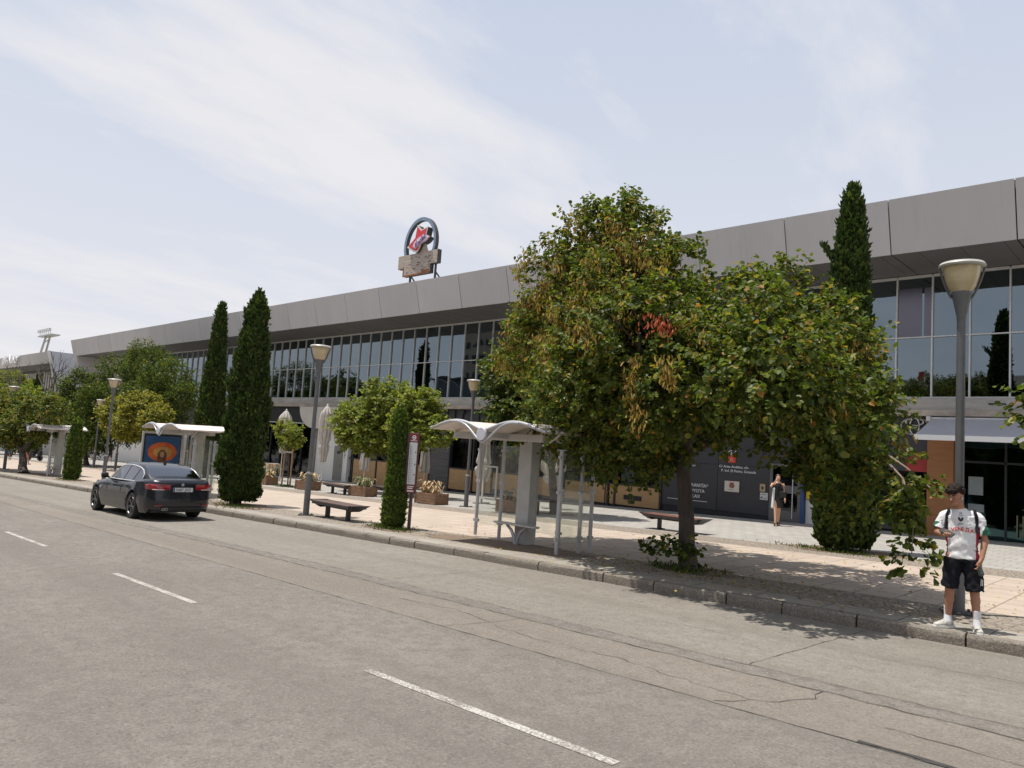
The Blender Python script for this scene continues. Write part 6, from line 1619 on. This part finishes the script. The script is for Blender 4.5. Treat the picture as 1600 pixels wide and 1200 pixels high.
# eyes, brows, lips
for s_ in (-1,1):
    mb = MB(); ball(mb, hp(s_*0.030,-0.0835,0.006), (0.013,0.008,0.006), 10, HR); mb.build('eye', mat('eye_white',(0.45,0.42,0.4),0.2,var=0), man, smooth=80)
    mb = MB(); ball(mb, hp(s_*0.030,-0.0895,0.005), (0.006,0.004,0.006), 10, HR); mb.build('iris', M_plinth, man, smooth=80)
    mb = MB(); capsule(mb, hp(s_*0.016,-0.097,0.030), hp(s_*0.046,-0.088,0.030), 0.005, 0.004, (0,0,1), n=8); mb.build('eyebrow', M_hair, man, smooth=80)
mb = MB(); capsule(mb, hp(-0.02,-0.0905,-0.062), hp(0.02,-0.0905,-0.062), 0.004, 0.004, (0,0,1), n=8); mb.build('lips', mat('lip',(0.30,0.10,0.08),0.4,var=0), man, smooth=80)
mb = MB(); ball(mb, hp(0.089,-0.005,-0.012), (0.008,0.009,0.010)); capsule(mb, hp(0.090,-0.008,-0.016), hp(0.088,-0.018,-0.040), 0.004, 0.003, n=8); mb.build('earbud', M_sole, man, smooth=60)
# curly hair
mb = MB(); rh = random.Random(4)
ball(mb, hp(0,0.030,0.055), (0.086,0.098,0.078), 14, HR)
for i in range(230):
    a = rh.uniform(0,2*PI); e = rh.uniform(-0.25,1)
    d = Vector((math.cos(a)*math.sqrt(1-e*e) if abs(e)<1 else 0, math.sin(a)*math.sqrt(1-e*e) if abs(e)<1 else 0, e))
    if d.z < 0.15 and d.y < 0.0: continue
    p = Vector((d.x*0.088, 0.024+d.y*0.102, 0.058+d.z*0.092)); ball(mb, hp(*p), rh.uniform(0.010,0.022), 8)
for i in range(70):
    x = rh.uniform(-0.075,0.075); ball(mb, hp(x, -0.068-0.022*math.cos(x*16)+rh.uniform(-0.01,0.008), rh.uniform(0.052,0.10)), rh.uniform(0.009,0.017), 8)
fuse(mb, 'hair', M_hair, man, 0.005, 1, 0.4)
# jersey
def wr(co, nrm):       # soft cloth folds
    q = noise.noise(Vector((co.x*9+co.z*7, co.y*8, co.z*12-co.x*9)))*0.018 + noise.noise(Vector((co.x*20+co.z*13, co.y*16, co.z*7)))*0.005
    k = 1.0 if co.z < 1.36 else 0.4
    return nrm*q*k
mb = MB()
capsule(mb, (-0.022,0.025,1.478), (-0.012,0.03,1.36), (0.070,0.066), (0.174,0.100), cap=False, n=20); capsule(mb, (-0.012,0.028,1.385), (0.0,0.02,1.20), (0.176,0.106), (0.172,0.114), cap=False, n=20)
capsule(mb, (0,0.02,1.21), (0.012,0.018,0.995), (0.172,0.114), (0.168,0.116), cap=False, n=20); capsule(mb, (0.012,0.018,1.0), (0.015,0.018,0.868), (0.168,0.116), (0.178,0.122), cap=False, n=20)
for s_, sh_, el in ((-1,sL,eL),(1,sR,eR)):
    capsule(mb, Vector((s_*0.11-0.01,0.03,1.418)), sh_+Vector((s_*0.005,0,-0.018)), 0.052, 0.052, n=16)
    capsule(mb, sh_+Vector((s_*0.003,0,-0.012)), sh_.lerp(el,0.80)+Vector((s_*0.005,0,0)), 0.055, 0.068, cap=False, n=18)
shirt = fuse(mb, 'jersey', [M_shirt, M_sred, M_sgreen], man, 0.0065, 5, 0.5, wr)
me_ = shirt.data
for p in me_.polygons:
    c = p.center; r_x = abs(c.x-0.006)
    if r_x > 0.148 and c.z < 1.27 and r_x < 0.19 and c.y > -0.06: p.material_index = 1
    s_ = 1 if c.x > 0 else -1
    if r_x > 0.212 and c.z < 1.30 and (r_x-0.212)*1.0 > (c.z-1.20)*0.35 and c.y > -0.045: p.material_index = 2
mb = MB(); P = [( -0.030+0.066*math.cos(a), 0.012+0.060*math.sin(a), 1.468-0.018*(1-math.sin(a))/2-0.01) for a in np.linspace(0,2*PI,25)]; mb.tube(P, 0.007, 6, caps=False); mb.build('collar', M_shirt, man, smooth=60)
# jersey print, laid onto the cloth
bvh = BVHTree.FromPolygons([v.co for v in me_.vertices], [tuple(p.vertices) for p in me_.polygons])
def onto(objs, arch=0.0):
    for ob in objs:
        me = ob.data; bm = bmesh.new(); bm.from_mesh(me)
        bmesh.ops.triangulate(bm, faces=bm.faces); 
        bmesh.ops.subdivide_edges(bm, edges=[e for e in bm.edges if e.calc_length() > 0.012], cuts=2, use_grid_fill=False); bmesh.ops.triangulate(bm, faces=bm.faces)
        M_ = ob.matrix_basis
        for v in bm.verts:
            w_ = M_ @ v.co; hit = bvh.ray_cast(Vector((w_.x, -1.0, w_.z)), Vector((0,1,0)))
            if hit[0] is not None: v.co = Vector((w_.x, hit[0].y-0.003, w_.z))
            else: v.co = w_
        bm.to_mesh(me); bm.free(); ob.matrix_basis = Matrix.Identity(4)
M_pr = mat('jersey_print_red', (0.62,0.05,0.03), 0.7, var=0)
M_pk = mat('jersey_print_black', (0.03,0.03,0.03), 0.7, var=0)
word = 'VENEZIA'; xs3 = [-0.115,-0.078,-0.045,-0.008,0.028,0.062,0.083]
for i, ch in enumerate(word):
    u = (xs3[i]+0.015)/0.11
    o_t = text(ch, 0.064, (xs3[i]+0.005, 0, 1.212-0.018*u*u), M_pr, man, 'jersey_lettering', 0.0, 'LEFT', rot=(PI/2, R(6)*u, 0), bold=True)
    bpy.context.view_layer.update(); onto([o_t])
mb = MB(); mb.prism([(-0.040,1.375),(-0.018,1.375),(-0.008,1.352),(0.002,1.375),(0.024,1.375),(0.014,1.338),(-0.008,1.322),(-0.030,1.338)],-0.2,-0.2,'y')
mb.f = mb.f[:1]; ob = mb.build('crest', M_pk, man, fixn=False); onto([ob])
mb = MB()
for i in range(9):
    x = -0.03+i*0.0055; mb.add([(x,-0.2,1.393),(x+0.004,-0.2,1.393),(x+0.004,-0.2,1.399),(x,-0.2,1.399)],[(0,1,2,3)])
for a in np.linspace(0,2*PI,13)[:-1]:
    c_ = (-0.008+0.011*math.cos(a), 1.425+0.008*math.sin(a)); mb.add([(c_[0]-0.003,-0.2,c_[1]-0.002),(c_[0]+0.003,-0.2,c_[1]-0.002),(c_[0]+0.003,-0.2,c_[1]+0.002),(c_[0]-0.003,-0.2,c_[1]+0.002)],[(0,1,2,3)])
for i in range(4): mb.add([(-0.028+i*0.011,-0.2,1.292),(-0.021+i*0.011,-0.2,1.292),(-0.021+i*0.011,-0.2,1.303),(-0.028+i*0.011,-0.2,1.303)],[(0,1,2,3)])
ob = mb.build('small_print', M_pk, man, fixn=False); onto([ob])
# shorts
mb = MB()
capsule(mb, (0.012,0.02,0.955), (0.012,0.02,0.83), (0.158,0.108), (0.176,0.116), cap=False, n=18)
capsule(mb, (-0.082,0.018,0.86), (-0.118,0.005,0.495), (0.104,0.110), (0.098,0.100), cap=False, n=18); capsule(mb, (0.104,0.018,0.86), (0.150,0.0,0.488), (0.104,0.110), (0.100,0.102), cap=False, n=18)
fuse(mb, 'shorts', M_short, man, 0.0075, 4, 0.5, wr)
mb = MB(); mb.add([(0.205,-0.107,0.575),(0.212,-0.104,0.575),(0.217,-0.10,0.655),(0.209,-0.103,0.655)],[(0,1,2,3)]); mb.add([(0.220,-0.098,0.575),(0.228,-0.092,0.575),(0.232,-0.088,0.65),(0.224,-0.094,0.65)],[(0,1,2,3)]); mb.build('shorts_logo', M_sole, man, fixn=False)
# socks and shoes
for s_, ax, ay, ang in ((-1,-0.135,0.01,R(-48)),(1,0.175,-0.05,R(8))):
    mb = MB(); capsule(mb, (ax,ay+0.02,0.265), (ax,ay+0.02,0.15), 0.045, 0.041, cap=False); capsule(mb, (ax,ay+0.02,0.155), (ax,ay+0.0,0.075), 0.042, 0.046); fuse(mb, 'sock', M_sock, man, 0.006, 2)
    Rz = Matrix.Rotation(ang,4,'Z')
    def fp(x,y,z): q = Rz @ Vector((x,y,z)); return Vector((ax+q.x, ay+0.02+q.y, q.z))
    mb = MB()
    capsule(mb, fp(0,0.045,0.055), fp(0,-0.06,0.058), (0.040,0.036), (0.044,0.036), Rz@Vector((1,0,0))); capsule(mb, fp(0,-0.06,0.052), fp(0.004,-0.165,0.040), (0.044,0.034), (0.042,0.024), Rz@Vector((1,0,0)))
    capsule(mb, fp(0,0.02,0.075), fp(0,0.012,0.115), 0.044, 0.043, cap=False)
    capsule(mb, fp(0,-0.03,0.085), fp(0,-0.11,0.06), (0.03,0.02),(0.03,0.02), Rz@Vector((1,0,0)))
    sh = fuse(mb, 'shoe', M_shoe, man, 0.006, 2)
    mb = MB(); out_ = [(-0.038,0.075),(-0.02,0.098),(0.02,0.098),(0.038,0.075),(0.042,0.0),(0.050,-0.09),(0.050,-0.15),(0.032,-0.195),(0.004,-0.208),(-0.026,-0.195),(-0.044,-0.15),(-0.046,-0.09),(-0.040,0.0)]
    mb.prism([tuple((fp(x,y,0)-Vector((0,0,0))).xy) for x,y in out_], 0.0, 0.032, 'z'); mb.build('sole', M_sole, sh, bevel=0.006)
    mb = MB()
    for k in range(4): mb.tube([fp(-0.022,-0.035-k*0.02,0.108-k*0.010), fp(0.022,-0.035-k*0.02,0.108-k*0.010)], 0.004, 5)
    mb.build('laces', M_sole, sh)
# backpack: a thing of its own, worn by the man
bp_ = thing('backpack', 'black backpack worn by the young man, its straps over his shoulders', 'backpack', man.location, man.rotation_euler.z)
mb = MB(); capsule(mb, (0.0,0.205,1.36), (0.0,0.21,1.02), (0.12,0.055), (0.135,0.07)); fuse(mb, 'bag', M_short, bp_, 0.01, 4)
for s_ in (-1,1):
    mb = MB(); pts = []
    for (x,z) in ((0.158,1.30),(0.160,1.35),(0.156,1.395),(0.148,1.42),(0.140,1.44)):
        h = bvh.ray_cast(Vector((s_*x+0.002,-1,min(z,1.43))), Vector((0,1,0)))
        pts.append((s_*x+0.002, (h[0].y if h[0] else -0.03)-0.006, z))
    pts[0:0] = [(s_*0.166, -0.07, 1.20)]; pts += [(s_*0.138,0.035,1.475),(s_*0.12,0.13,1.42)]
    P3 = [Vector(p) for p in pts]; vs = []; fs = []
    for p in P3: vs += [p+Vector((-0.018,0,0)), p+Vector((0.018,0,0)), p+Vector((0.018,-0.006,0.002)), p+Vector((-0.018,-0.006,0.002))]
    for i in range(len(P3)-1):
        for q in range(4): fs.append((i*4+q,i*4+(q+1)%4,(i+1)*4+(q+1)%4,(i+1)*4+q))
    mb.add(vs, fs); mb.build('strap', M_short, bp_, smooth=50)
ph = thing('smartphone', 'black smartphone held up in the young man right hand', 'phone', man.matrix_basis @ pc, R(12.2))
ph.rotation_euler = (R(38), R(24), R(12.2-25))
mb = MB(); mb.box(-0.08,0.08,-0.039,0.039,-0.006,0.006); mb.build('case', mat('matt_black_case',(0.006,0.006,0.007),0.8,var=0,spec=0.1), ph, bevel=0.004)
mb = MB(); mb.box(-0.074,0.074,-0.034,0.034,0.0062,0.0066); mb.build('screen', mat('dark_screen',(0.01,0.01,0.012),0.35,var=0,spec=0.3), ph)
pw = thing('pouch', 'small dark grey pouch hanging from the lowered hand of the young man', 'pouch', man.matrix_basis @ (hb+Vector((-0.005,-0.01,-0.05))), R(12.2))
mb = MB(); capsule(mb, (0.0,0,0), (0.02,0,-0.075), (0.028,0.016), (0.034,0.018)); fuse(mb, 'cloth', mat('dark_grey_green_cloth',(0.07,0.085,0.08),0.85,var=0.2), pw, 0.005, 2)

def figure(name, label, loc, rz, skin, top, bottom, hair, pose='stand', dress=False, armup=False, sc=1.0, extra=None, group=None):
    t = thing('person', label, 'person', loc, rz, group); t.scale = (sc,sc,sc)
    dz = -0.42 if pose == 'sit' else 0.0
    st = 0.14 if pose == 'walk' else 0.03
    mb = MB()
    ball(mb, (0,0,1.60+dz), (0.076,0.095,0.11)); capsule(mb, (0,0.0,1.52+dz), (0,0.01,1.43+dz), 0.05, 0.055); capsule(mb,(0,-0.07,1.58+dz),(0,-0.10,1.57+dz),0.012,0.012)
    capsule(mb, (0,0,1.38+dz), (0,0,0.98+dz), (0.155,0.085), (0.14,0.09))
    if pose == 'sit':
        for s_ in (-1,1):
            capsule(mb,(s_*0.08,0,0.52),(s_*0.10,-0.40,0.50),0.08,0.055); capsule(mb,(s_*0.10,-0.40,0.50),(s_*0.10,-0.36,0.09),0.052,0.035); capsule(mb,(s_*0.10,-0.36,0.05),(s_*0.10,-0.50,0.035),0.035,0.03)
    else:
        for s_ in (-1,1):
            capsule(mb,(s_*0.075,0,0.92),(s_*0.085,s_*st-0.02,0.50),0.082,0.055); capsule(mb,(s_*0.085,s_*st-0.02,0.50),(s_*0.09,s_*st*1.7,0.09),0.052,0.035); capsule(mb,(s_*0.09,s_*st*1.7,0.05),(s_*0.09,s_*st*1.7-0.14,0.035),0.036,0.03)
    for s_ in (-1,1):
        if armup and (armup == 2 or s_ < 0):
            capsule(mb,(s_*0.18,0,1.38+dz),(s_*0.26,-0.20,1.30+dz),0.042,0.036); capsule(mb,(s_*0.26,-0.20,1.30+dz),(s_*0.10,-0.22,1.50+dz),0.034,0.024); E0 = Vector((s_*0.10,-0.22,1.50+dz)); dh = (-0.3*s_,0.1,1)
        else:
            capsule(mb,(s_*0.18,0,1.38+dz),(s_*0.225,0.02,1.12+dz),0.042,0.034); capsule(mb,(s_*0.225,0.02,1.12+dz),(s_*0.22,-0.10,0.90+dz),0.033,0.024); E0 = Vector((s_*0.22,-0.10,0.90+dz)); dh = (0,-0.25,-1)
        e1 = E0+Vector(dh).normalized()*0.06; capsule(mb,E0,e1,(0.022,0.03),(0.02,0.036),(0,1,0))
        for k in range(4): finger(mb, e1+Vector((0,(k-1.5)*0.017,0)), [dh,(dh[0]-0.3*s_,dh[1],dh[2])],[0.04,0.035],0.008)
        finger(mb, E0+Vector((0,-0.03,0)), [(dh[0],dh[1]-0.8,dh[2])],[0.045],0.009)
    fuse(mb, 'body', skin, t, 0.011, 3)
    mb = MB(); ball(mb,(0,0.02,1.635+dz),(0.085,0.10,0.095)); 
    if hair[1] > 0: capsule(mb,(0,0.06,1.60+dz),(0,0.08,1.60-hair[1]+dz),(0.08,0.05),(0.07,0.03))
    else: ball(mb,(0,0.10,1.68+dz),0.045)
    fuse(mb, 'hair', hair[0], t, 0.012, 2)
    mb = MB(); capsule(mb,(0,0.0,1.42+dz),(0,0,1.30+dz),(0.12,0.085),(0.175,0.105),cap=False); capsule(mb,(0,0,1.34+dz),(0,0,0.96+dz),(0.172,0.105),(0.155,0.11),cap=False)
    if dress: capsule(mb,(0,0,0.98),(0,0,0.60),(0.16,0.11),(0.215,0.16),cap=False)
    else:
        for s_ in (-1,1):
            if not armup: capsule(mb,(s_*0.16,0,1.39+dz),(s_*0.215,0.01,1.22+dz),0.06,0.062,cap=False)
    fuse(mb, 'top', top, t, 0.012, 3)
    if not dress:
        mb = MB(); capsule(mb,(0,0,1.0+dz),(0,0,0.86+dz),(0.155,0.11),(0.165,0.115),cap=False)
        if pose == 'sit':
            for s_ in (-1,1): capsule(mb,(s_*0.085,0,0.52),(s_*0.10,-0.38,0.50),0.095,0.075)
        else:
            for s_ in (-1,1): capsule(mb,(s_*0.078,0,0.90),(s_*0.085,s_*st-0.02,0.50),0.098,0.078,cap=False)
        fuse(mb, 'trousers', bottom, t, 0.012, 3)
    return t
M_skin2 = mat('light_skin',(0.60,0.34,0.22),0.5,var=0.08)
M_bl = mat('black_dress',(0.012,0.012,0.014),0.8,var=0.3)
M_pinkc = mat('rose_cloth',(0.42,0.16,0.16),0.8,var=0.15)
M_bluec = mat('blue_shirt_cloth',(0.10,0.22,0.42),0.8,var=0.15)
M_whc = mat('white_cloth',(0.7,0.7,0.7),0.8,var=0.05)
wm = figure('woman','woman in black and white dress walking by the steel framed door',(-11.35,25.9,gz(-11.35)),R(35),M_skin2,M_bl,None,(mat('brown_hair',(0.05,0.03,0.02),0.6,var=0.3),0),'walk',True,1,1.06)
mb = MB(); capsule(mb,(-0.135,-0.05,1.22),(-0.17,-0.07,0.62),(0.04,0.06),(0.045,0.09)); fuse(mb,'white_side_panel',M_whc,wm,0.012,2)
mb = MB()
for s_ in (-1,1): mb.prism([(s_*0.24+0.10,0.0),(s_*0.24-0.16,0.0),(s_*0.24-0.10,0.09),(s_*0.24+0.04,0.10)], s_*0.09-0.04, s_*0.09+0.04, 'x')
mb.build('sandals', M_bl, wm, bevel=0.01)
bg_ = thing('handbag','black handbag on the arm of the woman in the black dress','handbag',(-11.1,25.75,gz(-11.1)+1.0)); mb = MB(); mb.box(-0.13,0.13,-0.05,0.05,0,0.22); mb.build('bag',M_blk,bg_,bevel=0.02); mb = MB(); mb.tube([(-0.09,0,0.22),(-0.06,0,0.38),(0.06,0,0.38),(0.09,0,0.22)],0.01,6); mb.build('handle',M_blk,bg_)
figure('p','person in a rose coloured outfit walking away near the far left trunk',(-63.5,15.2,gz(-63.5)),R(150),M_skin,M_pinkc,M_pinkc,(mat('auburn_hair',(0.10,0.035,0.02),0.6,var=0.2),0.15),'walk',False,False,0.98)
figure('p','person in a white shirt and grey trousers beyond the slim far cypress',(-82.0,25.6,gz(-82.0)),R(20),M_skin,M_whc,M_gdoor,(M_hair,0),'stand')
figure('p','person in dark clothes with a raised arm by the pale wall left of the poster',(-76.5,25.2,gz(-76.5)),R(60),M_skin,M_bl,M_bl,(M_hair,0.1),'walk',False,1)
figure('p','seated person in a light blue shirt at the far left edge',(-75.0,16.6,gz(-75.0)),R(80),M_skin,M_bluec,M_bl,(M_hair,0),'sit')
ch = thing('chair','dark chair under the seated person at the far left edge','chair',(-74.9,16.62,gz(-74.9)),R(80))
mb = MB(); mb.box(-0.22,0.22,-0.22,0.22,0.41,0.45); mb.build('seat',M_blk,ch,bevel=0.01); mb = MB(); mb.box(-0.2,0.2,0.2,0.23,0.55,0.9); mb.build('backrest',M_blk,ch,bevel=0.01)
for a in (-0.19,0.19):
    for b in (-0.19,0.19): mb = MB(); mb.tube([(a,b,0),(a,b,0.42 if b<0 else 0.88)],0.013,6); mb.build('leg',M_blk,ch)
